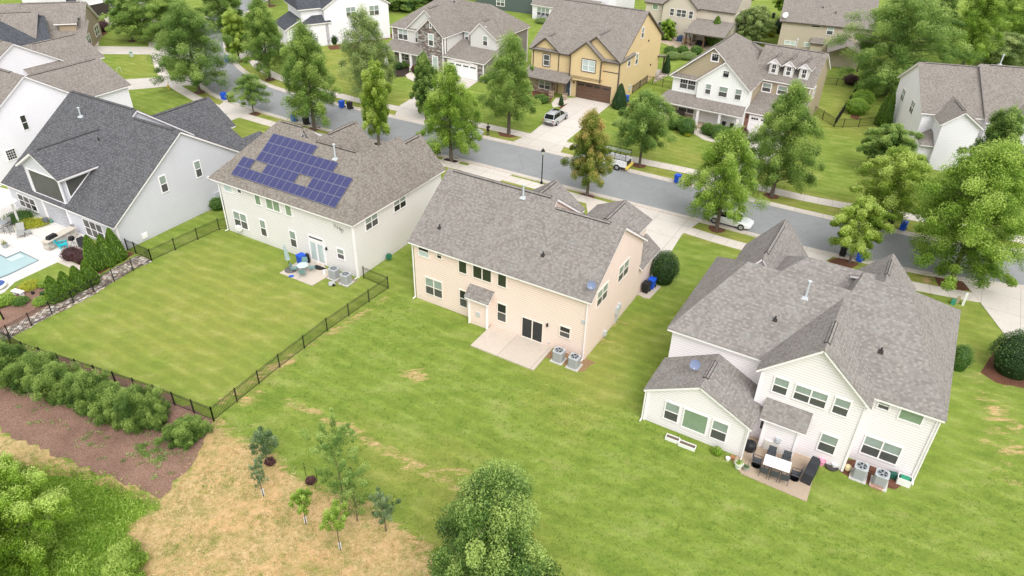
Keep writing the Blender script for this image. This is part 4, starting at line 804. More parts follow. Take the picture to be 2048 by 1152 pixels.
mp = n.new('ShaderNodeMapping'); mp.inputs['Rotation'].default_value = (0, 0, R(32)); mp.inputs['Scale'].default_value = (.33, 1, 1); n.link(oc, mp.inputs[0]); stre = n.noise(mp.outputs[0], .8, 4, .6)
mp2 = n.new('ShaderNodeMapping'); mp2.inputs['Rotation'].default_value = (0, 0, R(30)); n.link(oc, mp2.inputs[0]); my = n.sep(mp2.outputs[0])[1]
mow = n.math('SINE', n.math('ADD', n.math('MULTIPLY', my, 5.2), n.math('MULTIPLY', big, 16.)))
lush = n.ramp(n.math('ADD', n.math('MULTIPLY', mid, .5), n.math('MULTIPLY', stre, .5)), [(.30, (.13, .20, .03)), (.5, (.205, .275, .048)), (.70, (.30, .35, .095))])
yl = n.ramp(n.math('ADD', n.math('MULTIPLY', mid, .6), n.math('MULTIPLY', stre, .4)), [(.3, (.19, .245, .045)), (.52, (.265, .29, .062)), (.7, (.36, .345, .11))])
yf = n.ramp(n.math('ADD', mk[1], n.math('MULTIPLY', n.math('SUBTRACT', n.noise(oc, .35, 4, .6), .5), 1.1)), [(.15, 0), (.85, 1)])
base = n.mix(yf, lush, yl)
base = n.mix(1., base, n.ramp(mow, [(0, .93), (1, 1.05)]), 'MULTIPLY')
patch = n.ramp(n.math('ADD', n.math('MULTIPLY', n.noise(oc, .8, 6, .7, .8), .6), n.math('MULTIPLY', stre, .4)), [(.56, 0), (.70, .42)]); base = n.mix(patch, base, (.36, .33, .13))
wd = n.ramp(n.noise(oc, 1.6, 5, .7), [(.3, (.07, .15, .015)), (.5, (.15, .27, .025)), (.7, (.26, .36, .06))])
base = n.mix(n.ramp(mk[2], [(.4, 0), (.6, 1)]), base, wd)
mpd = n.new('ShaderNodeMapping'); mpd.inputs['Rotation'].default_value = (0, 0, R(-35)); mpd.inputs['Scale'].default_value = (.3, 1, 1); n.link(oc, mpd.inputs[0])
dn = n.math('ADD', mk[0], n.math('MULTIPLY', n.math('SUBTRACT', n.noise(mpd.outputs[0], 1.5, 8, .78, .5), .5), 2.1))
soil = n.ramp(n.noise(oc, .6, 6, .7, .5), [(.3, (.30, .25, .09)), (.42, (.50, .35, .16)), (.56, (.62, .39, .20)), (.72, (.72, .48, .29))])
straw = n.ramp(n.noise(oc, 3.2, 5, .75), [(.36, (.19, .19, .05)), (.48, (.47, .35, .16)), (.66, (.64, .50, .29))])
soil = n.mix(n.ramp(n.noise(oc, .28, 4, .6), [(.40, .7), (.58, .12)]), soil, straw); soil = n.mix(n.ramp(n.noise(oc, .9, 7, .75, .4), [(.50, 0), (.60, .7)]), soil, (.27, .25, .08))
base = n.mix(n.ramp(dn, [(.42, 0), (.62, .95)]), base, soil)
sx = n.mix(1., base, n.ramp(fine, [(.25, .82), (.5, .99), (.75, 1.16)]), 'MULTIPLY'); sx = n.mix(1., sx, n.ramp(vf, [(.25, .78), (.75, 1.2)]), 'MULTIPLY')
n.bump(n.math('ADD', fine, n.math('MULTIPLY', vf, .5)), .55, .12); me.materials.append(n.out(sx, .95, .1))
go = bpy.data.objects.new('ground', me); COL.objects.link(go); tag(go, kind='structure')
def sheet(name, P, z, m, thick=None, kind='structure', parent=None):
    mb = MB()
    P = [(p[0], p[1]) for p in P]
    if thick: mb.prism([(x, y, z-thick) for x, y in P], (0, 0, thick))
    else: mb.face([(x, y, z) for x, y in P])
    bm = bmesh.new(); o = mb.build(name, m, parent); bm.from_mesh(o.data); bmesh.ops.remove_doubles(bm, verts=bm.verts, dist=1e-4); bmesh.ops.recalc_face_normals(bm, faces=bm.faces)
    bmesh.ops.triangulate(bm, faces=[f for f in bm.faces if len(f.verts) > 4]); bm.to_mesh(o.data); bm.free()
    if kind: tag(o, kind=kind)
    return o
def smooth_line(P, step=1.5):
    P = [np.array([p[0], p[1]]) for p in P]; out = []
    for i in range(len(P)-1):
        p0, p1, p2, p3 = P[max(0, i-1)], P[i], P[i+1], P[min(len(P)-1, i+2)]; k = max(1, int(np.linalg.norm(p2-p1)/step))
        for j in range(k):
            t = j/k; out.append(.5*((2*p1)+(-p0+p2)*t+(2*p0-5*p1+4*p2-p3)*t*t+(-p0+3*p1-3*p2+p3)*t**3))
    out.append(P[-1]); return out
def simplify(P, it=6):
    P = [p.copy() for p in P]
    for _ in range(it): P = [P[0]]+[(P[i-1]+2*P[i]+P[i+1])/4 for i in range(1, len(P)-1)]+[P[-1]]
    return P
def normals(P):
    N = []
    for i in range(len(P)):
        d = P[min(len(P)-1, i+1)]-P[max(0, i-1)]; d = d/np.linalg.norm(d); N.append(np.array([-d[1], d[0]]))
    return N
def ribbon(name, P, prof, m):
    """prof: list of (offset to the left of travel, z)"""
    N = normals(P); mb = MB(); s_ = 0
    for i in range(len(P)-1):
        ds = np.linalg.norm(P[i+1]-P[i])
        for (o0, z0), (o1, z1) in zip(prof, prof[1:]):
            a, b, c, d = P[i]+N[i]*o0, P[i+1]+N[i+1]*o0, P[i+1]+N[i+1]*o1, P[i]+N[i]*o1
            mb.face([(*a, z0), (*b, z0), (*c, z1), (*d, z1)], 0, [(s_, o0), (s_+ds, o0), (s_+ds, o1), (s_, o1)])
        s_ += ds
    return tag(mb.build(name, m), kind='structure')
near = [(520, -22), (478, 2), (440, 20), (408, 42), (384, 70), (376, 105), (386, 142), (403, 169), (422, 183), (442.5, 197), (480, 208), (526, 222), (557, 231), (582, 238.5), (660, 259), (734, 276), (787, 288), (882, 307), (944, 322), (1125, 369), (1236, 397), (1322, 418), (1405, 439), (1522, 469.5), (1600, 492), (1692, 512), (1803, 533), (1878, 549), (2003, 565), (2060, 572)]
far = [(575, -22), (520, 6), (478, 34), (452, 62), (446, 88), (450, 108), (463, 125), (478, 142), (505, 160), (536, 175), (570, 185), (670, 210), (734, 225), (790, 237), (843, 249), (952, 274.5), (1032, 291), (1147, 318), (1267, 347), (1364, 370), (1519, 406), (1600, 426), (1672, 443), (1780, 463), (2000, 505)]
nearP = simplify(smooth_line([g(*p) for p in near]+[Vector((70, 53)), Vector((120, 45))])); farP = simplify(smooth_line([g(*p) for p in far]+[Vector((72, 62.5)), Vector((122, 54.5))]))
# asphalt between the two edges
def resample(P, n_):
    L_ = [0]
    for i in range(len(P)-1): L_.append(L_[-1]+np.linalg.norm(P[i+1]-P[i]))
    out = []; j = 0
    for k in range(n_):
        t = L_[-1]*k/(n_-1)
        while j < len(L_)-2 and L_[j+1] < t: j += 1
        f = (t-L_[j])/max(1e-9, L_[j+1]-L_[j]); out.append(P[j]*(1-f)+P[j+1]*f)
    return out
mb = MB(); ra, rb = resample(nearP, 160), resample(farP, 160)
for i in range(159): mb.face([(*ra[i], .012), (*ra[i+1], .012), (*rb[i+1], .012), (*rb[i], .012)])
n = NT('asphalt'); oc = n.coord(); col = n.mix(n.noise(oc, .25, 5, .6), (.245, .25, .255), (.30, .305, .31)); col = n.mix(1., col, n.ramp(n.noise(oc, 14, 4, .7), [(.3, .88), (.7, 1.1)]), 'MULTIPLY')
col = n.mix(1., col, n.ramp(n.noise(oc, .9, 6, .7, 1.2), [(.35, .93), (.5, 1), (.62, 1.03)]), 'MULTIPLY'); vc = n.new('ShaderNodeTexVoronoi', feature='DISTANCE_TO_EDGE'); vc.inputs['Scale'].default_value = .16; n.link(n.mix(.08, oc, n.noise(oc, .8, 4)), vc.inputs['Vector']); col = n.mix(n.math('MULTIPLY', n.ramp(vc.outputs[0], [(.0, 1), (.006, 0)]), n.ramp(n.noise(oc, .06, 2), [(.45, 0), (.6, .5)])), col, (.12, .12, .125)); n.bump(n.noise(oc, 30, 2), .3, .02)
tag(mb.build('road', n.out(col, .9, .25)), kind='structure')
m_asph = n.m
ribbon('kerb', nearP, [(.0, .014), (-.45, .02), (-.6, .11), (-.8, .12), (-.82, 0)], m_curb); ribbon('kerb', farP, [(.0, .014), (.45, .02), (.6, .11), (.8, .12), (.82, 0)], m_curb)
swn = simplify(smooth_line([g(*p) for p in [(296, 85), (301, 106), (308, 133), (317, 156), (339, 177), (378, 195), (413, 218), (484, 235), (549, 257), (760, 304), (1009, 361), (1046, 371), (1364, 469-7), (1364, 468), (1475, 500), (1642, 539), (1825, 582), (1961, 606), (2060, 622)]]), 12)
ribbon('sidewalk', swn, [(0, .0), (0, .03), (1.55, .03), (1.55, .0)], m_walk)
swf = simplify(smooth_line([g(*p) for p in [(497, 122), (505, 135), (540, 154), (576, 167), (672, 195), (734, 209.6), (958, 255), (1044, 274.5), (1261, 324), (1400, 353), (1600, 401), (1694, 419), (1844, 444), (2060, 490)]]), 4)
ribbon('sidewalk', swf, [(0, .0), (0, .03), (1.7, .03), (1.7, .0)], m_walk)
W2 = lambda h, u, v: tuple(h.world(u, v))[:2]
def drive(P): return sheet('driveway', P, .042, m_conc, .06)
G2_ = lambda x, y: tuple(g(x, y))[:2]
drive([W2(A, 10.5, 13.8), W2(A, 16.5, 13.8), G2_(1364, 469), G2_(1404, 441), G2_(1238, 401), W2(A, 10.3, 22)])
drive([W2(B, 11.4, 15.2), W2(B, 16.9, 15.2), G2_(1004, 360), G2_(1030, 347), G2_(941, 326), G2_(928, 340)])
drive([W2(C, -15.6, 14), W2(C, -10.6, 14), G2_(1634, 541), G2_(1643, 528), G2_(1668, 512), G2_(1585, 493)])
drive([G2_(1926, 564), G2_(1944, 557), G2_(2060, 578), G2_(2150, 640), G2_(2150, 790), G2_(2075, 758), G2_(2007, 667), G2_(1960, 605)])
drive([G2_(1152, 195), G2_(1221, 208.5), G2_(1135, 281), G2_(1118, 310), G2_(1022, 286), G2_(1063, 266), G2_(1141, 203)])
drive([W2(I, -6.9, -.15), W2(I, -.9, -.15), G2_(898, 203), G2_(852, 236), G2_(845, 247), G2_(788, 234), G2_(800, 211), G2_(827, 195)])
drive([W2(K, 1.1, .2), W2(K, 6.6, .2), W2(K, 6.6, -17.5), W2(K, 8.4, -20.6), W2(K, -.7, -20.2), W2(K, 1.1, -17.3)])
drive([G2_(484, 103), G2_(590, 74), G2_(604, 92), G2_(566, 97), G2_(505, 112), G2_(468, 122)]); drive([G2_(585, 57), G2_(594, 54), G2_(600, 74), G2_(590, 76)])
drive([G2_(150, 92), G2_(300, 94), G2_(378, 92), G2_(378, 118), G2_(300, 109), G2_(165, 108)]); drive([G2_(225, 161), G2_(314, 155), G2_(390, 150), G2_(400, 170), G2_(335, 173), G2_(225, 183)])
drive([W2(D, -16, 22.6), W2(D, -10.6, 22.6), G2_(450, 246), G2_(487, 232), G2_(519, 219), G2_(452, 200), G2_(437, 212), G2_(402, 224)])
drive([G2_(208, 33), G2_(252, 34), G2_(330, 40), G2_(330, 52), G2_(240, 49), G2_(213, 52)])
def walk(P): return sheet('front_walk', [G2_(*p) for p in P], .036, m_walk2, .05)
m_walk2 = concrete('walk_concrete', (.60, .54, .47)); walk([(181, 91), (185, 73), (199, 72), (197, 92)]); walk([(1103, 207), (1112, 196), (1150, 196), (1141, 204), (1120, 213), (1106, 215)]); walk([(1389, 256), (1402, 256), (1408, 270), (1436, 279), (1470, 283), (1470, 290), (1433, 286), (1408, 280), (1388, 268)]); walk([(811, 150), (824, 143), (829, 152), (842, 161), (832, 165), (815, 157)])
walk([(1170, 396), (1215, 407), (1196, 420), (1176, 430)])
sheet('patio', [W2(A, 7.72, .02), W2(A, 7.74, -3.27), W2(A, 13.5, -3.3), W2(A, 13.45, .02)], .10, m_patio, .12); sheet('bin_pad', [W2(A, 16.1, 10.8), W2(A, 16.9, 10.6), W2(A, 17.35, 10.75), W2(A, 17.5, 13.1), W2(A, 16.2, 13.2)], .06, m_patio, .08)
sheet('patio', [G2_(559.7, 546.7), G2_(624, 572), G2_(662, 550), G2_(640, 520), G2_(598, 523)], .07, m_patio, .08); m_pad = plain('equipment_pad', (.52, .50, .46), .9)
sheet('equipment_pad', [G2_(652, 556), G2_(695, 574), G2_(714, 561), G2_(672, 545)], .05, plain('damp_slab', (.30, .25, .20), .9), .06)
sheet('paver_patio', [W2(C, -9.9, .05), G2_(1466, 925), G2_(1482, 948), G2_(1613, 1004), G2_(1634, 930), W2(C, -4.2, -1.3), W2(C, -4.2, .05)], .06, m_paver, .08)
# mulch, rock and planting beds
def bedmat(name, dark, mid, light, sc=9):
    n = NT(name); oc = n.coord(); a = n.noise(oc, sc, 5, .75); b = n.noise(oc, .7, 4, .6)
    col = n.mix(1., n.ramp(a, [(.3, dark), (.5, mid), (.7, light)]), n.ramp(b, [(.3, .82), (.7, 1.15)]), 'MULTIPLY')
    n.bump(a, .8, .06); return n.out(col, .95, .1)
m_mulch = bedmat('brown_mulch', (.15, .085, .062), (.25, .15, .112), (.38, .25, .195)); m_mulchd = bedmat('dark_mulch', (.022, .017, .015), (.05, .036, .03), (.09, .065, .055)); m_mulchr = bedmat('red_mulch', (.08, .035, .022), (.15, .07, .045), (.24, .12, .08))
def jag(P, amp=.18, step=.6, seed=1):
    r = random.Random(seed); out = []
    for i in range(len(P)):
        a, b = Vector(P[i][:2]), Vector(P[(i+1) % len(P)][:2]); k = max(1, int((b-a).length/step)); nn = Vector((-(b-a).y, (b-a).x)).normalized()
        for j in range(k): out.append(a.lerp(b, j/k)+nn*r.uniform(-amp, amp))
    return out
def bed(P, m, z=.008, amp=.18, seed=1, name='mulch_bed'): return sheet(name, jag([G2_(*p) for p in P], amp, .5, seed), z, m)
bed([(-70, 690), (0, 700), (30, 692), (110, 712), (220, 748), (330, 790), (428, 841), (418, 858), (382, 925), (326, 992), (240, 963), (150, 927), (60, 888), (0, 856), (-70, 830)], m_mulch, .012, .25, 3)
bed([(-50, 660), (0, 640), (0, 612), (30, 580), (60, 574), (100, 577), (105, 604), (90, 622), (40, 647), (0, 672), (-50, 700)], m_mulch, .016, .15, 4)
bed([(134, 517), (182, 496), (205, 503), (245, 505), (262, 503), (270, 507), (258, 515), (198, 550), (165, 535)], m_mulchr, .017, .12, 5)
bed([(30, 575), (50, 570), (108, 574), (104, 600), (60, 592)], m_mulch, .018, .1, 6)
n = NT('river_rock'); v_ = n.new('ShaderNodeTexVoronoi'); v_.inputs['Scale'].default_value = 3.4; n.link(n.coord(), v_.inputs['Vector']); sp = n.sep(v_.outputs['Color'])
col = n.ramp(sp[0], [(0, (.50, .42, .34)), (.3, (.62, .55, .47)), (.55, (.44, .33, .27)), (.75, (.72, .66, .60)), (.9, (.36, .27, .22))], 'CONSTANT'); col = n.mix(1., col, n.ramp(v_.outputs['Distance'], [(.05, 1.1), (.42, .95), (.6, .4)]), 'MULTIPLY'); n.bump(n.math('SUBTRACT', 1, v_.outputs['Distance']), 1., .12); m_rock = n.out(col, .8, .3)
zL = zm(0, 300, 2.88)
sheet('rock_border', jag([tuple(g(*zL(*p)))[:2] for p in [(872, 645), (850, 622), (785, 612), (700, 655), (640, 690), (540, 760), (420, 850), (280, 900), (150, 975), (0, 1040), (-100, 1085), (-100, 1150), (0, 1102), (60, 1084), (180, 1020), (290, 962), (440, 890), (600, 800), (760, 692)]], .1, .5, 8), .022, m_rock)
zj = zm(1040, 20, 5.761); sheet('rock_border', jag([tuple(g(*zj(*p)))[:2] for p in [(1530, 850), (1560, 770), (1640, 690), (1730, 715), (1700, 760)]], .1, .5, 9), .022, m_rock)
# pool terrace
sheet('pool_deck', [tuple(g(*zDp(*p)))[:2] for p in [(-300, 1080), (-60, 930), (30, 905), (118, 822), (525, 632), (640, 580), (680, 470), (600, 400), (560, 250), (330, 180), (-300, 20)]], .05, m_deck, .06)
sheet('garden_path', [tuple(g(*zDp(*p)))[:2] for p in [(440, 670), (500, 645), (770, 765), (740, 800)]], .03, m_walk2, .04)
n = NT('pool_water'); col = n.mix(n.noise(n.coord(), .5, 3), (.27, .40, .41), (.38, .51, .52)); n.bump(n.noise(n.coord(), 5, 3), .12, .05); m_water = n.out(col, .04, .6)
sheet('pool_coping', [tuple(g(*zDp(*p)))[:2] for p in [(-260, 640), (-20, 600), (50, 634), (158, 588), (305, 660), (62, 778), (-260, 900)]], .056, plain('coping_tile', (.16, .20, .22), .4), .02)
sheet('pool_water', [tuple(g(*zDp(*p)))[:2] for p in [(-260, 650), (-20, 612), (50, 646), (158, 598), (292, 660), (62, 766), (-260, 885)]], .061, m_water)
sheet('tanning_ledge', [tuple(g(*zDp(*p)))[:2] for p in [(52, 650), (150, 608), (190, 628), (90, 668)]], .065, plain('ledge_water', (.50, .62, .62), .1, .6))
# mulch around house fronts
for L_, m_, s_ in (([(1655, 520), (1690, 515), (1718, 528), (1695, 540), (1665, 532)], m_mulchr, 1), ([(1868, 553), (1900, 545), (1945, 580), (1920, 583), (1880, 572)], m_mulchr, 2), ([(1080, 205), (1055, 190), (1060, 178), (1105, 190), (1103, 205)], m_mulchr, 3), ([(1110, 212), (1122, 202), (1134, 208), (1122, 218)], m_mulchr, 4),
    ([(1335, 232), (1345, 222), (1400, 235), (1388, 268), (1370, 270), (1340, 250)], m_mulchr, 5), ([(1405, 258), (1420, 240), (1490, 255), (1500, 275), (1470, 285), (1430, 276)], m_mulchr, 6), ([(785, 140), (800, 128), (820, 135), (818, 152), (790, 155)], m_mulchd, 7), ([(850, 135), (870, 140), (850, 150), (838, 146)], m_mulchd, 8),
    ([(655, 92), (700, 88), (790, 66), (795, 72), (720, 95), (660, 100)], m_mulchr, 9), ([(165, 90), (160, 70), (172, 68), (185, 74), (182, 88)], m_mulchr, 10), ([(185, 68), (190, 45), (215, 52), (222, 60), (205, 72)], m_mulchr, 11), ([(1683, 914), (1678, 943), (1745, 972), (1792, 980), (1818, 962), (1750, 930)], m_mulchr, 12),
    ([(1290, 55), (1340, 40), (1440, 70), (1470, 90), (1380, 105), (1320, 85)], bedmat('tan_gravel', (.35, .26, .19), (.48, .38, .29), (.58, .48, .38)), 13), ([(1215, 208), (1235, 200), (1265, 210), (1240, 222)], m_mulchr, 14), ([(1700, 235), (1722, 178), (1750, 170), (1740, 200), (1715, 240)], m_mulchr, 15), ([(1960, 745), (1990, 700), (2060, 700), (2060, 780), (1990, 765)], m_mulchr, 16), ([(1090, 715), (1120, 690), (1190, 725), (1165, 745)], bedmat('bare_clay', (.20, .12, .06), (.30, .19, .10), (.38, .27, .15)), 17)):
    bed(L_, m_, .009+.001*(s_ % 4), .12, s_)
# ================================================================== VEGETATION
lf = {
 'oak': leafmat('willow_oak_leaves', (0.08, 0.155, 0.028), (0.19, 0.31, 0.06), (0.42, 0.54, 0.14)),
 'dark': leafmat('dark_oak_leaves', (0.065, 0.135, 0.028), (0.16, 0.27, 0.055), (0.36, 0.48, 0.13)),
 'lime': leafmat('lime_oak_leaves', (0.1, 0.195, 0.02), (0.24, 0.38, 0.045), (0.47, 0.6, 0.14)),
 'maple': leafmat('maple_leaves', (0.07, 0.145, 0.028), (0.175, 0.295, 0.06), (0.4, 0.52, 0.15)),
 'mapl2': leafmat('pale_maple_leaves', (.10, .185, .018), (.26, .38, .04), (.54, .65, .17)),
 'willow': leafmat('feathery_leaves', (0.12, 0.185, 0.06), (0.25, 0.34, 0.11), (0.44, 0.53, 0.21)),
 'rust': leafmat('turning_maple_leaves', (0.08, 0.16, 0.02), (0.23, 0.3, 0.05), (0.55, 0.43, 0.14)),
 'ever': leafmat('arborvitae_foliage', (0.041, 0.090, 0.009), (0.121, 0.225, 0.018), (0.243, 0.360, 0.053), .12),
 'holly': leafmat('holly_leaves', (0.010, 0.034, 0.007), (0.036, 0.090, 0.017), (0.144, 0.216, 0.060), .1),
 'box': leafmat('boxwood_leaves', (0.032, 0.083, 0.012), (0.097, 0.188, 0.027), (0.211, 0.323, 0.060), .12),
 'wax': leafmat('wax_myrtle_leaves', (0.04, 0.095, 0.014), (0.125, 0.215, 0.035), (0.32, 0.44, 0.1), .25),
 'red': leafmat('burgundy_leaves', (0.036, 0.014, 0.014), (0.108, 0.042, 0.042), (0.204, 0.096, 0.084), .15),
 'yel': leafmat('golden_leaves', (0.192, 0.228, 0.012), (0.456, 0.480, 0.036), (0.744, 0.624, 0.084), .3),
 'bright': leafmat('bright_bush_leaves', (0.084, 0.168, 0.012), (0.240, 0.396, 0.030), (0.576, 0.720, 0.192), .35),
 'peach': leafmat('chestnut_leaves', (.03, .075, .014), (.105, .20, .035), (.38, .50, .13), .25),
 'sage': leafmat('grey_green_leaves', (.06, .12, .045), (.15, .23, .10), (.29, .37, .18), .3)}
def leafmesh(name, C_, T_, size, rng, up=.6, asp=.55, mat=None, hull=None, vert=0.):
    """C_: leaf centres (n,3), T_: tone (n)"""
    n = len(C_); nr = rng.normal(size=(n, 3)); nr[:, 2] = np.abs(nr[:, 2])*(1-vert)+up; nr /= np.linalg.norm(nr, axis=1)[:, None]
    t = rng.normal(size=(n, 3)); t[:, 2] += vert*2.5; t -= nr*np.sum(t*nr, 1)[:, None]; t /= np.linalg.norm(t, axis=1)[:, None]+1e-9; b = np.cross(nr, t)
    s = size*rng.uniform(.6, 1.35, n)[:, None]
    V = np.stack([C_-t*s*.5, C_+b*s*asp*.5+t*s*.05, C_+t*s*.55, C_-b*s*asp*.5+t*s*.05], 1).reshape(-1, 3)
    Fc = np.arange(4*n).reshape(-1, 4); tone = np.repeat(T_, 4)
    if hull is not None:
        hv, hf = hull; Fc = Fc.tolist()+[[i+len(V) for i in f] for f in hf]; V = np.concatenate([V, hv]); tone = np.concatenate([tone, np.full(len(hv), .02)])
    me = bpy.data.meshes.new(name); me.vertices.add(len(V)); me.vertices.foreach_set('co', V.astype(np.float32).ravel())
    if hull is None:
        me.loops.add(4*n); me.loops.foreach_set('vertex_index', Fc.ravel().astype(np.int32)); me.polygons.add(n)
        me.polygons.foreach_set('loop_start', np.arange(0, 4*n, 4, dtype=np.int32)); me.polygons.foreach_set('loop_total', np.full(n, 4, np.int32))
    else:
        me = bpy.data.meshes.new(name); me.from_pydata(V.tolist(), [], Fc)
    me.update(); at = me.attributes.new('tone', 'FLOAT', 'POINT'); at.data.foreach_set('value', np.clip(tone, 0, 1).astype(np.float32))
    me.materials.append(mat); return me
PROF = {'spire': lambda t: (1-t)**.66*min(1, .6+t*3)*1.05, 'oak': lambda t: (1-t)**.50*min(1, .55+t*1.7)*1.12, 'round': lambda t: math.sqrt(max(0, 1-(2*t-.92)**2/1.18)), 'cone': lambda t: (1-t)**.85*min(1, .5+t*5), 'egg': lambda t: (1-t)**.40*min(1, .5+t*1.9)*1.05, 'col': lambda t: (1-t)**.4*min(1, .6+t*2)}
CR = {}
def crown_mesh(kind, matk, seed, h0=.16, NL=64, per=230, cr=.17, size=.036, droop=.12, rise=.10, gap=.0, zf=.45):
    """unit tree: height 1, crown radius 1 (scaled by the object); leaf size relative to the height"""
    key = (kind, matk, seed, zf)
    if key in CR: return CR[key]
    rng = np.random.default_rng(seed); C_ = []; T_ = []; limbs = []; pf = PROF[kind]
    ph = rng.uniform(0, 6.28, 4); 
    for i in range(NL):
        t = ((i+.5)/NL)**.9; az = i*2.39996+rng.normal()*.25
        lob = 1+.15*math.sin(2*az+ph[0]+t*3)+.13*math.sin(3*az+ph[1]+t*7)
        r = pf(t)*lob*rng.uniform(.62, 1.18); zt = h0+(1-h0)*t+rng.normal(0, .018)
        limbs.append((az, r, zt))
        ct = rng.normal(.0, .22)
        for s in ((.3, .62, .9, 1.03) if r > .35 else (.4, .95)):
            if rng.random() < gap: continue
            cz = zt+rise*s*r*.6-droop*s*s*r*.8; c = np.array([math.cos(az)*r*s, math.sin(az)*r*s, cz]); m = int(per*1.35*(.6+.6*s)*(1 if r > .35 else .7))
            crr = cr*(.55+.95*rng.random())*(1.1-.35*s)
            d = rng.normal(size=(m, 3)); d /= np.linalg.norm(d, axis=1)[:, None]; rad = rng.random(m)**.45
            p = d*rad[:, None]*crr; hz = p[:, 2]/crr; p[:, 2] *= zf; p[:, :2] *= 1.25
            C_.append(c+p); T_.append(.37+ct+.38*hz+.16*(s-.5)+rng.normal(0, .10, m)+.16*(t-.4))  # clump and crown tops painted lighter, like light from above; tips are new growth
    # leader
    m = per*2; p = rng.normal(size=(m, 3))*np.array([.06, .06, .05]); C_.append(p+np.array([0, 0, .97])); T_.append(.55+rng.normal(0, .12, m))
    CR[key] = (np.concatenate(C_), np.concatenate(T_), limbs, h0); return CR[key]
MC = {}
def tree(px, py, topy, wpx, kind, matk, seed, label, leaf=.17, h0=.16, NL=64, per=230, group=None, name='street_tree', cr=.17, yaw=0, z=None, cat='tree', droop=.12, rise=.10, zf=.45, gap=0., lean=0, trunk_r=.0, world=None, H=None, Rr=None):
    x, y = (g(px, py)[:2] if world is None else world); H = H or hgt(x, y, topy); Rr = Rr or wpx*.56*mppx(x, y, H*.4)
    key = (kind, matk, seed, round(H/1.5), round(Rr, 0), leaf)
    if key not in MC:
        C_, T_, limbs, h0_ = crown_mesh(kind, matk, seed, h0, NL, per, cr, droop=droop, gap=gap, rise=rise, zf=zf)
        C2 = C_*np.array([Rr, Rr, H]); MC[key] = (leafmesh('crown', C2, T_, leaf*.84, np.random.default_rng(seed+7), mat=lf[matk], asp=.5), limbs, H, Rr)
    me_, limbs, H0, R0 = MC[key]
    root = empty(name, (x, y, 0), yaw or seed*1.7, label, cat, group)
    o = bpy.data.objects.new('crown', me_); COL.objects.link(o); o.parent = root; o.scale = (Rr/R0, Rr/R0, H/H0)
    mb = MB(); tr = trunk_r or max(.05, H*.017); r_ = random.Random(seed)
    pts = [(r_.uniform(-.02, .02)*H*k, r_.uniform(-.02, .02)*H*k, H*k) for k in (0, .15, .35, .6, .85)]
    mb.lathe([(tr*1.6, -.1), (tr*1.15, .15), (tr, H*.15)], (0, 0, 0), 8)
    for i in range(1, 4): mb.bar(pts[i] if i > 1 else (0, 0, H*.15), pts[i+1], tr*(1-.25*(i-1)), 7, r2=tr*(1-.25*i)*.9)
    for az, r, zt in limbs[::2]:
        if zt > .8: continue
        zb = max(h0*.75, zt-.10); mb.bar((0, 0, zb*H), (math.cos(az)*r*Rr*.8, math.sin(az)*r*Rr*.8, zt*H), tr*.32, 5, r2=tr*.08)
    mb.build('trunk', m_bark, root, smooth=True)
    return root
def ring(px, py, r=.9, m=None, seed=1, stones=False, ell=1.):
    c = g(px, py); rr = random.Random(seed); P = [(c.x+math.cos(a)*r*ell*rr.uniform(.88, 1.1), c.y+math.sin(a)*r*rr.uniform(.88, 1.1)) for a in [6.283*i/22 for i in range(22)]]
    sheet('mulch_ring', P, .02, m or m_mulchr)
    if stones:
        mb = MB()
        for i in range(20): a = 6.283*i/20; mb.obox((c.x+math.cos(a)*r*1.05, c.y+math.sin(a)*r*1.05, 0), .17, .30, .13, a, taper=.85)
        o = mb.build('stone_edging', plain('pale_edging_stone', (.50, .46, .41), .9)); tag(o, 'ring of pale edging stones around the street tree at %s' % ('the solar house kerb' if px < 800 else 'the kerb by the peach house'), 'edging')
T = tree
T(399, 185, 10, 136, 'oak', 'dark', 11, 'big dark green oak at the left kerb, beside the blue and black bins', leaf=.19, per=260, NL=80)
T(507.7, 228.7, 152, 62, 'round', 'maple', 12, 'smallest kerb tree, a thin-trunked sapling left of the solar house', leaf=.15, NL=34, per=150, h0=.32, cr=.22)
T(479, 123, 26, 52, 'egg', 'mapl2', 13, 'narrow light green tree beside the lone blue bin at the bend', leaf=.18, h0=.25)
T(540.4, 159.4, 0, 84, 'oak', 'oak', 14, 'tall olive green oak on the far verge near the white black-roofed house', leaf=.19)
T(629, 258, 55, 100, 'oak', 'oak', 15, 'tall full oak at the kerb in front of the solar house', leaf=.18, per=260, NL=80)
T(742, 208, 28, 98, 'egg', 'willow', 16, 'feathery pale tree with two tips on the lawn left of the stone house', leaf=.18, cr=.19, NL=70, gap=.1)
T(758, 291, 128, 62, 'col', 'mapl2', 17, 'slender bright maple in a stone-edged ring behind the solar house', leaf=.17, h0=.2)
T(853, 238, 112, 50, 'egg', 'dark', 18, 'narrow dark green tree in front of the arched garage', leaf=.18, h0=.15)
T(902.4, 321.7, 135, 104, 'oak', 'lime', 19, 'yellow-green oak in a stone-edged ring beside the standing person', leaf=.17, per=250, NL=74)
T(1017.5, 267, 72, 108, 'oak', 'oak', 20, 'feathery oak on the far verge between the stone house and the silver car', leaf=.18, NL=70, h0=.22, gap=.08)
T(1174.4, 391.7, 226, 84, 'egg', 'rust', 21, 'maple turning orange and yellow beside the lamp post', leaf=.16, h0=.24)
T(1279, 330.6, 188, 100, 'round', 'maple', 22, 'rounded green maple between the rack truck and the porch lawn', leaf=.17, h0=.3, NL=56)
T(1433, 458, 266, 122, 'oak', 'lime', 23, 'bright lime green oak hiding the parked white car', leaf=.17, h0=.2, NL=74, gap=.08, cr=.19)
T(1543, 392, 174, 132, 'oak', 'oak', 24, 'large green oak in front of the garage of the dormer house', leaf=.18, NL=80, per=260)
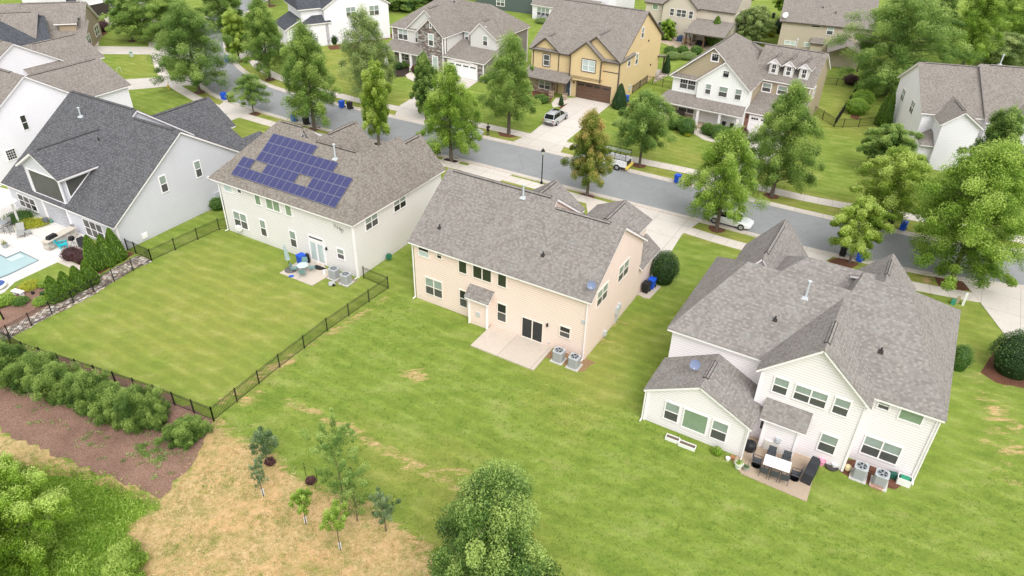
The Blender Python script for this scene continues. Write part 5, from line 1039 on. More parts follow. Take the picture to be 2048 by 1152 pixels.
T(1698.6, 525, 402, 92, 'round', 'mapl2', 25, 'small bright maple in a red mulch oval between black and blue bins', leaf=.16, h0=.3, NL=50)
T(1762, 455, 308, 118, 'round', 'mapl2', 26, 'rounded light green maple on the far verge behind the small kerb maple', leaf=.17, h0=.25, NL=60)
T(1764, 352, 254, 80, 'round', 'maple', 27, 'dark rounded tree on the lawn left of the right edge house', leaf=.18, h0=.2)
T(1903, 557, 296, 236, 'oak', 'lime', 28, 'largest street tree, a spreading lime green oak at the right kerb', leaf=.19, NL=100, per=300, cr=.15, h0=.14)
T(1952, 405, 222, 104, 'egg', 'dark', 29, 'olive green tree directly in front of the right edge house', leaf=.19, NL=70)
T(1774, 190, -8, 172, 'round', 'maple', 30, 'massive round tree behind the clipped hedge, tallest in the upper right', leaf=.21, h0=.08, NL=110, per=300, cr=.15)
T(1922, 140, -25, 92, 'egg', 'lime', 31, 'tall light green tree at the top right above the right edge roof', leaf=.22, NL=70)
T(2005, 135, 70, 92, 'round', 'willow', 32, 'pale rounded tree above the flue pipe of the right edge house', leaf=.2, h0=.1, name='garden_tree'); T(2045, 95, -20, 120, 'round', 'lime', 33, 'light tree cut off by the top right corner', leaf=.22, h0=.1, name='garden_tree'); T(1985, 60, -30, 70, 'round', 'dark', 34, 'dark green trees in the far top right background', leaf=.22, h0=.1, name='garden_tree')
T(1868, 95, -10, 60, 'egg', 'dark', 341, 'dark tree rising behind the massive round tree', leaf=.22, h0=.1, name='garden_tree')
T(1501, 88, 16, 66, 'round', 'willow', 35, 'pale willowy tree beside the cream rear house', leaf=.2, h0=.15, name='garden_tree', gap=.1); T(1562, 40, -22, 40, 'round', 'lime', 36, 'small green tree beside the black bin on the far street', leaf=.2, h0=.35)
T(265, 82, -14, 70, 'egg', 'maple', 37, 'leftmost tree of the upper left lawn, standing in a mulch circle', leaf=.2, h0=.2); T(330, 84, -12, 120, 'round', 'oak', 38, 'wide mid green tree behind the big dark kerb oak', leaf=.2, h0=.18, NL=80)
T(455, 62, -40, 82, 'round', 'dark', 39, 'deep green round tree inside the bend of the street', leaf=.2, h0=.12, NL=70); T(540, 12, -90, 60, 'round', 'oak', 391, 'trunk and crown cut off by the top edge beside the far street', leaf=.22, h0=.4)
T(800, 20, -18, 70, 'round', 'maple', 392, 'bushy green tree behind the stone house roof', leaf=.2, h0=.05, name='garden_tree'); T(700, 5, -40, 60, 'round', 'dark', 393, 'dark bushy tree cut by the top edge right of the black roof', leaf=.2, h0=.05, name='garden_tree') if False else None
T(848, 4, -42, 60, 'round', 'dark', 394, 'dark tree at the top edge above the stone house', leaf=.22, h0=.05, name='garden_tree')
T(1334, 80, 40, 30, 'round', 'bright', 395, 'small bright green shrub tree against the cream rear house', leaf=.16, h0=.1, name='garden_tree', NL=40)
for q in ((479, 123), (540.4, 159.4), (399, 185), (507.7, 228.7), (1017.5, 267), (1279, 330.6), (1174.4, 391.7), (1433, 458), (1543, 392), (265, 82), (628, 258)): ring(*q, r=.85 if q[0] != 1017.5 else 1.5, seed=int(q[0]), m=m_mulchr)
ring(540, 12, 1.3); ring(758, 291, 1.0, m_mulchd, 3, True); ring(902.4, 321.7, 1.0, m_mulchd, 4, True)
# ---- near vegetation
def blob(world, rx, ry, h, matk, label, name='shrub', leaf=.09, n_=2600, seed=1, kind='round', group=None, cat='shrub', lump=.1, hull=True, up=.5):
    key = ('b', kind, matk, round(rx, 1), round(ry, 1), round(h, 1), seed % 3, leaf)
    if key not in MC:
        rng = np.random.default_rng(seed*13+5); d = rng.normal(size=(n_, 3)); d /= np.linalg.norm(d, axis=1)[:, None]
        if kind == 'cone':
            t = rng.random(n_)**1.35; az = rng.uniform(0, 6.283, n_); rr = (1-t)**.62*np.minimum(1, .72+t*2.2)*(1+.06*np.sin(5*az+t*9))*rng.uniform(.86, 1.05, n_)
            C_ = np.stack([np.cos(az)*rr*rx, np.sin(az)*rr*ry, t*h], 1); tn = .38+.25*(rr/(1e-3+(1-t)**.62)-.9)*3+rng.normal(0, .14, n_)+.12*np.sin(az*7+t*14)
        else:
            d[:, 2] = np.abs(d[:, 2])*1.0-.25*(rng.random(n_) < .35); f = 1+lump*np.sin(d[:, 0]*5+seed)*np.cos(d[:, 1]*6+seed*2)+lump*.7*np.sin(d[:, 2]*9+d[:, 0]*7); rad = rng.uniform(.84, 1.04, n_)*f
            C_ = np.stack([d[:, 0]*rad*rx, d[:, 1]*rad*ry, np.maximum(.03, h*.38+d[:, 2]*rad*h*.62)], 1); tn = .38+1.3*(rad-f*.94)+.22*d[:, 2]+rng.normal(0, .13, n_)  # upper leaves of the shrub painted lighter, as light from above would make them
        hv = hf = None
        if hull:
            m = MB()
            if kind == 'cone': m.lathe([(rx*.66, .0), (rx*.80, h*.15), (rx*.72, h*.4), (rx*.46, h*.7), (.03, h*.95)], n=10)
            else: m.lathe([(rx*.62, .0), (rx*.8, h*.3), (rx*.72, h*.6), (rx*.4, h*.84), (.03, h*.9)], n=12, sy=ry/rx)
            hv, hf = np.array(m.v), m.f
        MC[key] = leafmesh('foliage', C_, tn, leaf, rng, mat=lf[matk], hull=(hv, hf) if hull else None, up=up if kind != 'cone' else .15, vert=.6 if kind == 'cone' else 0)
    o = bpy.data.objects.new(name, MC[key]); COL.objects.link(o); o.location = (world[0], world[1], 0); o.rotation_euler = (0, 0, seed*2.1)
    return tag(o, label, cat, group)
ordn = ['first', 'second', 'third', 'fourth', 'fifth', 'sixth', 'seventh', 'eighth', 'ninth', 'tenth', 'eleventh', 'twelfth', 'thirteenth']
for i, (b, t_) in enumerate([((194, 538), 470), ((217, 529), 470), ((236, 519), 456)]):
    x, y = g(*b)[:2]; blob((x, y), .95, .95, hgt(x, y, t_), 'ever', ['leftmost of the three tall arborvitae beside the burgundy shrub', 'middle one of the three tall arborvitae at the grey house corner', 'tallest arborvitae, rightmost of the three at the grey house corner'][i], 'arborvitae', .13, 5200, i+1, 'cone', 'arborvitae along the pool garden', 'tree')
for i, (b, t_) in enumerate([((114, 600), 552), ((138, 589), 543), ((161, 577), 532), ((183, 567), 520)]):
    x, y = g(*b)[:2]; blob((x, y), .85, .85, hgt(x, y, t_), 'ever', '%s arborvitae from the left in the row of four along the rock border' % ordn[i], 'arborvitae', .13, 4600, i+4, 'cone', 'arborvitae along the pool garden', 'tree')
# hedge of loose shrubs behind the lower-left fence
hd = [(-35, 742, 1.6), (18, 754, 1.45), (54, 770, 1.3), (90, 774, 1.35), (124, 792, 1.3), (158, 800, 1.25), (190, 816, 1.3), (222, 826, 1.3), (252, 838, 1.25), (284, 850, 1.3), (310, 848, 1.0)]
for i, (x_, y_, r_) in enumerate(hd):
    x, y = g(x_, y_)[:2]; t = T(0, 0, 0, 0, 'round', 'wax', 60+i % 4, '%s loose leafy shrub from the left along the lower black fence' % ordn[i], leaf=.10, h0=.02, NL=46, per=260, name='hedge_shrub', cr=.24, world=(x, y), H=2.2+.5*math.sin(i*2.3), Rr=r_*1.02, group='loose shrubs behind the lower fence', cat='shrub', yaw=i*1.3+.2, droop=.0, zf=1.0, rise=.12)
x, y = g(376, 880)[:2]; T(0, 0, 0, 0, 'round', 'wax', 71, 'separate rounded shrub at the fence corner, right end of the hedge', leaf=.09, h0=.0, NL=50, per=300, name='hedge_shrub', cr=.24, world=(x, y), H=1.5, Rr=1.2, cat='shrub', zf=.9)
# foreground trees
x, y = g(985, 1190)[:2]; T(0, 0, 0, 0, 'egg', 'peach', 80, 'large dark leafy tree in the foreground cut by the bottom edge', leaf=.15, h0=.03, NL=105, per=330, name='foreground_tree', cr=.2, world=(x, y), H=hgt(x, y, 938)*.94, Rr=3.2, droop=.25, zf=.6, gap=.08)
x, y = g(25, 1150)[:2]; T(0, 0, 0, 0, 'round', 'bright', 81, 'bright yellow-green bushy tree filling the bottom left corner', leaf=.12, h0=.0, NL=150, per=330, name='foreground_tree', cr=.15, world=(x, y), H=hgt(x, y, 955), Rr=2.9, zf=.6)
x, y = g(-40, 1010)[:2]; T(0, 0, 0, 0, 'round', 'bright', 82, 'pale leafy shrub against the left edge above the bottom left tree', leaf=.14, h0=.0, NL=90, per=280, name='foreground_tree', cr=.2, world=(x, y), H=3.2, Rr=1.9, zf=.7)
x, y = g(245, 1150)[:2]; T(0, 0, 0, 0, 'round', 'lime', 83, 'low bright shrub at the bottom edge between weeds and dry ground', leaf=.12, h0=.0, NL=50, per=200, name='wild_shrub', cr=.26, world=(x, y), H=1.3, Rr=1.3, cat='shrub', zf=.9)
# saplings on the dry ground
def sapling(px, py, topy, wpx, matk, seed, label, leaf=.10, kind='round', per=30, NL=18, h0=.3, gap=.15, cr=.22, rise=.35):
    return T(px, py, topy, wpx, kind, matk, seed, label, leaf=leaf, h0=h0, NL=NL, per=per, name='sapling', cr=cr, trunk_r=.035, gap=gap, rise=rise)
sapling(537, 932, 868, 46, 'sage', 90, 'grey-green sapling growing out of a dark bush at the lawn edge', per=90); sapling(527, 992, 926, 26, 'sage', 91, 'thin grey-green sapling with a white trunk guard left of the dark bush')
sapling(612, 1048, 986, 36, 'lime', 92, 'small yellow-green sapling with a white trunk guard', per=90, h0=.45); sapling(681, 1100, 1018, 46, 'lime', 93, 'round-topped light sapling in the middle of the dry ground', per=80, h0=.5)
sapling(688, 1012, 880, 92, 'maple', 94, 'tall airy sapling with long upright shoots in front of the big lawn', per=75, NL=36, h0=.06, gap=.1, cr=.12, rise=.9); sapling(772, 1062, 992, 44, 'sage', 95, 'pale bluish sapling between the airy sapling and the large dark tree', per=55); sapling(715, 1042, 950, 60, 'maple', 96, 'low spreading sapling just right of the tall airy one', per=60, h0=.2, gap=.2)
for px, py, lab in ((527, 990, 'thin grey-green sapling'), (612, 1046, 'yellow-green sapling'), (681, 1098, 'round-topped sapling')):
    c = g(px, py); mb = MB(); mb.bar((c.x, c.y, 0), (c.x, c.y, .5), .085, 8); tag(mb.build('trunk_guard', m_white), 'short white trunk guard around the foot of the %s' % lab, 'trunk guard')
x, y = g(541, 928)[:2]; blob((x, y), .34, .34, .5, 'red', 'dark brown bush under the grey-green sapling', 'shrub', .07, 1200, 7)
x, y = g(622, 965)[:2]; blob((x, y), .34, .34, .4, 'red', 'dark round clump beside a wire stake frame', 'shrub', .07, 1200, 8)
c = g(612, 952); mb = MB(); mb.bar((c.x, c.y, 0), (c.x, c.y, 1.2), .018, 5); mb.bar((c.x+.75, c.y-.2, 0), (c.x+.75, c.y-.2, 1.0), .018, 5); mb.bar((c.x, c.y, 1.1), (c.x+.75, c.y-.2, .9), .008, 4); tag(mb.build('plant_stake', m_black), 'pair of thin black stakes joined by wire beside the dark round clump', 'stakes')
# bushes by the houses
def B_(px, py, r_, h, matk, label, **kw): x, y = g(px, py)[:2]; return blob((x, y), r_, kw.pop('ry', r_), h, matk, label, **kw)
B_(1325, 562, 1.35, 3.1, 'holly', 'large dense holly standing at the driveway corner of the peach house', leaf=.10, n_=7000, seed=2, lump=.03)
B_(2022, 742, 1.9, 3.6, 'holly', 'big dark rounded bush beside the driveway at the right edge', leaf=.10, n_=9000, seed=3, lump=.03)
B_(1913, 735, .9, 2.2, 'box', 'dark bush peeking out behind the right corner of the white house', leaf=.09, n_=2500, seed=4)
B_(1238, 216, 1.25, 3.6, 'holly', 'dark conical evergreen at the corner of the yellow house garage', leaf=.11, n_=4500, seed=5, kind='cone', name='conifer', cat='tree')
B_(1122, 211, .45, 1.5, 'holly', 'tiny cone-shaped evergreen on the walk of the yellow house', leaf=.08, n_=1500, seed=6, kind='cone', name='conifer', cat='tree'); B_(1332, 146, .75, 3.0, 'holly', 'slim cone evergreen behind the yellow house corner', leaf=.1, n_=2000, seed=6, kind='cone', name='conifer', cat='tree')
for i, (px, py, r_, h_, lab) in enumerate([(1344, 258, .9, 1.6, 'leftmost clipped boxwood ball by the dormer house porch'), (1357, 256, 1.0, 1.7, 'clipped boxwood behind and left of the biggest porch ball'), (1372, 268, 1.3, 2.3, 'biggest clipped boxwood ball left of the porch steps'), (1413, 268, .9, 1.5, 'small round boxwood just right of the porch steps'), (1433, 276, 1.15, 1.9, 'large round boxwood beside the burgundy hedge'), (1450, 272, .8, 1.3, 'boxwood tucked between the large ball and the burgundy hedge')]):
    B_(px, py, r_, h_, 'box', lab, leaf=.10, n_=3200, seed=10+i, lump=.02, name='boxwood', group='boxwoods by the dormer house porch')
B_(1482, 272, 1.6, 1.1, 'red', 'burgundy leaved hedge beside the white garage of the dormer house', leaf=.1, n_=2400, seed=20, ry=.9, name='hedge'); B_(1375, 272, .5, .5, 'yel', 'small golden plant in front of the biggest boxwood ball', leaf=.08, n_=900, seed=21)
B_(1083, 204, 1.4, 1.1, 'box', 'broad low green hedge under the yellow house porch', leaf=.1, n_=3600, seed=22, ry=1.0, name='hedge', up=.4)
B_(1831, 352, 1.2, 2.4, 'box', 'rounded dark bush at the corner of the right edge house', leaf=.11, n_=3000, seed=23)
for i, (px, py) in enumerate([(1711, 226), (1722, 208), (1733, 193), (1742, 180)]): B_(px, py, 1.75, 2.1, 'lime', '%s mounded light green shrub counting from the fence corner up the hedge' % ordn[i], leaf=.13, n_=3600, seed=24+i, lump=.08, name='hedge_shrub', group='mounded hedge inside the black fence')
for i, (px, py) in enumerate([(1759, 250), (1769, 254)]): x, y = g(px, py)[:2]; blob((x, y), .9, .9, 4.6+.2*i, 'ever', ['left columnar evergreen against the right edge house fence', 'right columnar evergreen beside the right edge house wall'][i], 'arborvitae', .14, 3600, 28+i, 'cone', None, 'tree')
B_(1780, 232, .9, 2.4, 'yel', 'bright yellow shrub at the rear corner of the right edge house', leaf=.1, n_=1600, seed=30)
B_(436, 418, .85, 1.3, 'box', 'small round bush between the grey house and the solar house', leaf=.09, n_=2200, seed=31)
B_(8, 352, 1.6, 2.2, 'box', 'dark green bush at the left edge below the gridded window', leaf=.12, n_=2600, seed=32)
for i, (px, py, r_, h_, mt, lab) in enumerate([(192, 68, 1.0, 1.7, 'box', 'bright green bush beside the brown porch house'), (207, 62, 1.6, 2.0, 'red', 'broad burgundy shrub near the upper left driveway'), (190, 70, 1.3, 1.6, 'holly', 'dark low bush beside the front door of the brown porch house'), (173, 82, 1.5, 1.5, 'holly', 'dark mound at the walkway of the brown porch house'),
    (596, 15, .9, 2.0, 'holly', 'upper dark bush left of the black roofed house'), (592, 28, 1.1, 2.0, 'box', 'round green bush left of the black roofed house'), (583, 48, 1.3, 2.1, 'yel', 'golden bush at the side of the black roofed house'), (600, 55, 1.3, 2.0, 'rust', 'orange tinted bush next to the golden one'), (668, 88, .8, 1.8, 'holly', 'small dark conical shrub against the white side wall'), (690, 84, .7, .9, 'box', 'low shrub right of the dark conical one'), (708, 80, .9, 1.6, 'box', 'shrub below the feathery pale tree tips'), (745, 75, 1.1, 1.9, 'box', 'shrub at the rear foot of the white side wall'),
    (797, 138, .9, 1.1, 'holly', 'left dark bush under the stone house porch'), (805, 136, .8, 1.1, 'box', 'right green bush under the stone house porch'), (832, 145, .8, 1.2, 'red', 'burgundy bush beside the stone house walk'), (983, 166, 1.3, 1.8, 'box', 'bush at the garage corner of the stone house'),
    (1345, 75, 1.6, 2.6, 'bright', 'large bright shrub in the patio bed of the cream rear house'), (1322, 78, 1.4, 1.8, 'wax', 'dull green shrub at the left of the cream patio'), (1340, 107, 1.2, 1.3, 'box', 'left clipped shrub in the tan gravel garden'), (1365, 106, 1.1, 1.3, 'box', 'middle clipped shrub in the tan gravel garden'), (1392, 108, 1.2, 1.4, 'box', 'right clipped shrub in the tan gravel garden'), (1375, 118, 1.6, 1.2, 'willow', 'pale ornamental grass clump in front of the gravel garden'), (1345, 118, 1.4, 1.2, 'willow', 'second ornamental grass clump left of the pale one'),
    (1084, 46, 1.5, 1.0, 'willow', 'scrubby low plants under the sunroom windows'), (1555, 66, 1.2, 3.0, 'holly', 'dark oval evergreen beside the khaki house'), (1538, 72, 1.2, 1.6, 'yel', 'yellow flowering shrub left of the dark oval evergreen'), (1700, 168, 1.3, 1.6, 'red', 'dark reddish bush inside the fence below the massive round tree'), (815, 20, 2.4, 3.2, 'box', 'wide bright bush mass behind the black roofed house')]):
    B_(px, py, r_, h_, mt, lab, leaf=.12, n_=2200, seed=40+i)
x, y = g(1427, 90)[:2]; blob((x, y), 1.7, 1.7, 5.2, 'ever', 'tall pointed conifer in front of the cream rear house patio roof', 'conifer', .16, 4200, 33, 'cone', None, 'tree')
# pool garden planting
def zp(x_, y_): return zDp(x_, y_)
for (q, r_, h_, mt, lab, lf_) in [((560, 640), 1.0, 1.2, 'red', 'burgundy shrub at the left of the three tall arborvitae', .08), ((640, 660), .9, 1.1, 'red', 'second burgundy shrub close to the arborvitae trunks', .08), ((160, 345), 1.5, .9, 'box', 'dark green planting below the triple window of the grey house', .09), ((230, 390), 1.2, .6, 'yel', 'yellow flowering plants on the edge of the pool deck', .08), ((310, 380), 1.0, .5, 'yel', 'orange-yellow flowering clump right of the other by the deck', .08),
    ((60, 985), .75, .7, 'lime', 'arching lime grass clump in the lower pool bed', .14), ((160, 985), .7, .5, 'box', 'low green clump right of the lime grass', .09), ((320, 985), .7, .5, 'lime', 'low lime shrub near the front arborvitae', .09), ((345, 850), .6, .5, 'lime', 'yellow-green grass clump beside the garden lawn', .09), ((230, 860), .9, .35, 'yel', 'row of pale ornamental plants at the garden lawn edge', .08), ((340, 918), .3, .3, 'holly', 'tiny dark shrub in the mulch of the pool bed', .07), ((380, 975), .5, .45, 'box', 'small green shrub under the leftmost front arborvitae', .07), ((10, 1000), .7, .6, 'lime', 'lime grass clump at the left edge of the pool bed', .12)]:
    x, y = g(*zp(*q))[:2]; blob((x, y), r_, r_, h_, mt, lab, leaf=lf_, n_=1500, seed=int(q[0]))
# weeds: one uncountable mass of blades
rng = np.random.default_rng(5); wp = poly_px([(-80, 905), (70, 935), (175, 945), (310, 1005), (255, 1060), (232, 1110), (270, 1300), (-80, 1300)]); XX = rng.uniform(-32, -15, 60000); YY = rng.uniform(18, 34, 60000); d_ = sdist(wp, XX, YY)
ok = d_+rng.normal(0, .25, 60000) > 0; XX, YY = XX[ok], YY[ok]; hN = .5+.5*np.sin(XX*1.3+np.sin(YY*1.7)*2)*np.cos(YY*1.1); hh = .12+.5*hN*rng.random(len(XX))
me_ = leafmesh('weeds', np.stack([XX, YY, hh], 1), .35+.35*hN+rng.normal(0, .18, len(XX)), .20, rng, up=.25, asp=.28, mat=lf['lime'], vert=.35); o = bpy.data.objects.new('wild_weeds', me_); COL.objects.link(o); tag(o, kind='stuff')
# scattered weeds in the mulch, dry tufts, and the rough blades of the near lawn
def scatter(poly, n_, jit=.3):
    P = poly_px(poly); x0, x1 = min(p.x for p in P), max(p.x for p in P); y0, y1 = min(p.y for p in P), max(p.y for p in P)
    a, b = rng.uniform(x0, x1, n_), rng.uniform(y0, y1, n_); ok = sdist(P, a, b)+rng.normal(0, jit, n_) > 0; return a[ok], b[ok]
def tufts(name, cx, cy, m0, m1, spread, h_, mat, size, tone=(.3, .9), up=.35, asp=.25):
    XX = []; YY = []; TT = []
    for a, b in zip(cx, cy):
        m = rng.integers(m0, m1); XX.append(a+rng.normal(0, spread, m)); YY.append(b+rng.normal(0, spread*.7, m)); TT.append(np.full(m, rng.uniform(*tone))+rng.normal(0, .12, m))
    XX, YY, TT = map(np.concatenate, (XX, YY, TT)); me_ = leafmesh(name, np.stack([XX, YY, rng.uniform(.02, h_, len(XX))], 1), TT, size, rng, up=up, asp=asp, mat=mat)
    o = bpy.data.objects.new(name, me_); COL.objects.link(o); tag(o, kind='stuff')
mpoly = [(0, 760), (60, 850), (330, 975), (395, 870), (250, 850), (100, 790)]
cx, cy = scatter(mpoly, 260, 0); tufts('mulch_weeds', cx[:75], cy[:75], 8, 34, .15, .12, lf['willow'], .17)
cx, cy = scatter([(270, 880), (330, 900), (320, 930), (280, 915)], 40, 0); tufts('mulch_weeds', cx[:22], cy[:22], 30, 70, .16, .2, lf['maple'], .15)
m_strw = leafmat('straw_blades', (.34, .27, .11), (.62, .46, .24), (.82, .68, .44), .3)
dp = [(436, 838), (505, 885), (548, 912), (590, 962), (650, 985), (735, 1005), (790, 1050), (850, 1085), (885, 1300), (280, 1300), (236, 1120), (262, 1060), (318, 1005), (372, 935)]
cx, cy = scatter(dp, 4500, .6); tufts('dry_grass', cx, cy, 4, 14, .12, .07, m_strw, .11, (.1, .9), .5); cx, cy = scatter(dp, 2600, .8); k = (np.sin(cx*.9+2)*np.cos(cy*1.3)+rng.normal(0, .4, len(cx))) > .25; tufts('dry_grass_weeds', cx[k], cy[k], 5, 22, .14, .08, lf['lime'], .10, (.0, .5), .5)
cx, cy = scatter([(-60, 850), (60, 880), (160, 930), (330, 985), (310, 1010), (170, 960), (80, 945), (-60, 920)], 500, .2); tufts('dry_grass_weeds', cx, cy, 4, 18, .13, .08, lf['willow'], .10, (.1, .8), .5)
cx, cy = scatter([(430, 845), (730, 590), (820, 600), (950, 740), (1080, 760), (1300, 830), (1500, 1000), (1850, 1020), (2060, 900), (2060, 1300), (890, 1300), (860, 1080), (640, 985), (500, 880)], 26000, .3); tufts('lawn_grass', cx, cy, 2, 9, .10, .045, lf['lime'], .085, (-.1, .55), .6, .3)
# ================================================================== THINGS
def mm(*a): return tuple(g(*a))[:2]
def thing(name, xy, yaw, label, cat, group=None, z=0.): return empty(name, (xy[0], xy[1], z), yaw, label, cat, group)
# ---- fences
def fence(P, label, h=1.25, step=2.2, gate=None, corner=()):
    P = [Vector((p[0], p[1], 0)) for p in P]; root = empty('metal_fence', tuple(P[0]), 0, label, 'fence'); O_ = P[0]
    pts = []
    for i in range(len(P)-1):
        k = max(1, round((P[i+1]-P[i]).length/step)); pts += [P[i].lerp(P[i+1], j/k) for j in range(k)]
    pts.append(P[-1])
    for p in pts: m = MB(); q = p-O_; m.box(q.x-.035, q.y-.035, -.1, q.x+.035, q.y+.035, h+.06); m.build('post', m_black, root)
    for a, b in zip(pts, pts[1:]):
        m = MB(); a_, b_ = a-O_, b-O_; L_ = (b-a).length
        for zz in (.14, h-.18, h-.03): m.bar((a_.x, a_.y, zz), (b_.x, b_.y, zz), .016, 4)
        k = int(L_/.115)
        for j in range(1, k): q = a_.lerp(b_, j/k); m.bar((q.x, q.y, .08), (q.x, q.y, h-.03), .012, 4)
        m.build('picket_panel', m_black, root)
    return root
zq = zm(0, 650, 3.292)
fence([mm(0, 681), mm(*zq(170, 197)), mm(*zq(640, 353)), mm(*zq(1030, 483)), mm(428, 842)], 'black metal picket fence running behind the lower-left hedge', step=2.0)
fence([mm(428, 842), mm(560, 735), mm(655, 662), mm(776.7, 577.5), mm(*zB(1085, 1003))][:4]+[mm(728, 557)], 'black metal picket fence from the hedge corner to the solar house patio')
fence([mm(-40, 705), mm(20.8, 676.7), mm(105, 629), mm(189, 585), mm(267, 542), mm(303.8, 522)], 'black metal picket fence along the river rock border')
fence([mm(303.8, 522), mm(439, 460), mm(457, 458)], 'black metal picket fence between the grey house and the solar house yard'); fence([mm(303.8, 522), mm(272.6, 507.6), mm(256, 501)], 'short black gate fence at the corner of the grey house')
fence([W2(J, .1, 6.2), mm(*zj(1460, 845)), mm(*zj(1525, 858)), mm(*zj(1640, 890)), mm(*zj(1760, 915))], 'black picket fence between the yellow house and the dormer house', step=3)
zk2 = zm(1520, 0, 3.388); fence([mm(*zk2(345, 765)), mm(*zk2(500, 862)), mm(*zk2(560, 865)), mm(*zk2(665, 862)), mm(*zk2(790, 850))], 'black picket fence closing the gap in front of the mounded hedge', h=1.3, step=2.6)
fence([mm(*zk2(500, 862)), mm(*zk2(690, 570))], 'black picket fence running back beside the mounded hedge', h=1.4); fence([mm(*zk2(400, 572)), mm(*zk2(515, 580)), mm(*zk2(690, 600))], 'distant black picket fence below the massive round tree', step=3)
fence([mm(1040, 24), mm(1075, 22)], 'far black picket fence beside the dark green house', step=3); fence([mm(1005, 30), mm(1040, 24)], 'far black picket fence behind the stone house roof', step=3) if False else None
# ---- air conditioners
fin = NT('finned_grey_casing'); z_ = fin.sep(fin.coord())[2]; m_fin = fin.out(fin.mix(1., (.36, .37, .38), fin.ramp(fin.math('FRACT', fin.math('MULTIPLY', z_, 22)), [(0, .6), (.35, 1), (1, 1)]), 'MULTIPLY'), .5, .4)
def ac_proto():
    r = thing('air_conditioner', (0, 0), 0, 'x', 'air conditioner', 'grey air conditioner units'); m = MB(); m.box(-.52, -.52, 0, .52, .52, .07); m.build('pad', m_pad, r)
    m = MB(); a = .40; c_ = .1; P = [(-a+c_, -a), (a-c_, -a), (a, -a+c_), (a, a-c_), (a-c_, a), (-a+c_, a), (-a, a-c_), (-a, -a+c_)]; m.prism([(x, y, .08) for x, y in P], (0, 0, .84)); m.build('casing', m_fin, r)
    m = MB(); m.prism([(x*1.03, y*1.03, .92) for x, y in P], (0, 0, .05)); m.build('top_cover', plain('ac_top', (.42, .44, .46), .5), r)
    m = MB(); m.lathe([(.30, .972), (.30, .976)], n=24); o = m.build('fan_opening', plain('fan_shadow', (.05, .05, .055), .8), r)
    m = MB(); m.lathe([(.09, .978), (.08, 1.0)], n=12)
    m.build('fan_hub', m_grey, o); f = MB()
    for k in range(5): a_ = k*1.257; f.prism([(math.cos(a_)*.08, math.sin(a_)*.08, .982), (math.cos(a_-.3)*.27, math.sin(a_-.3)*.27, .982), (math.cos(a_+.25)*.27, math.sin(a_+.25)*.27, .982)], (0, 0, .008))
    f.build('fan_blades', m_grey, o); m = MB()
    m.lathe([(.29, .985), (.32, .985), (.32, 1.005), (.29, 1.005), (.29, .985)], n=24)
    for k in range(6): a_ = k*math.pi/6; m.bar((math.cos(a_)*.3, math.sin(a_)*.3, .998), (-math.cos(a_)*.3, -math.sin(a_)*.3, .998), .007, 4)
    m.build('fan_guard', m_grey, r); return r
ac = ac_proto(); spots = [(W2(A, 14.5, -1.12), A.yaw, 'left grey air conditioner unit behind the peach house'), (W2(A, 15.87, -1.16), A.yaw, 'right grey air conditioner unit at the rear corner of the peach house'), (mm(669.5, 556), B.yaw, 'grey air conditioner unit nearer the small table on the solar house patio'), (mm(693, 567), B.yaw, 'grey air conditioner unit nearest the fence corner of the solar house'),
    (mm(1716, 953), C.yaw, 'left of the two grey air conditioner units in the red mulch of the white house'), (mm(1757, 968), C.yaw, 'right of the two grey air conditioner units in the red mulch of the white house')]
for i, (xy, yw, lab) in enumerate(spots):
    o = ac if i == 0 else copy_tree(ac); o.location = (xy[0], xy[1], .0 if i not in (2, 3) else .05); o.rotation_euler = (0, 0, yw); o['label'] = lab
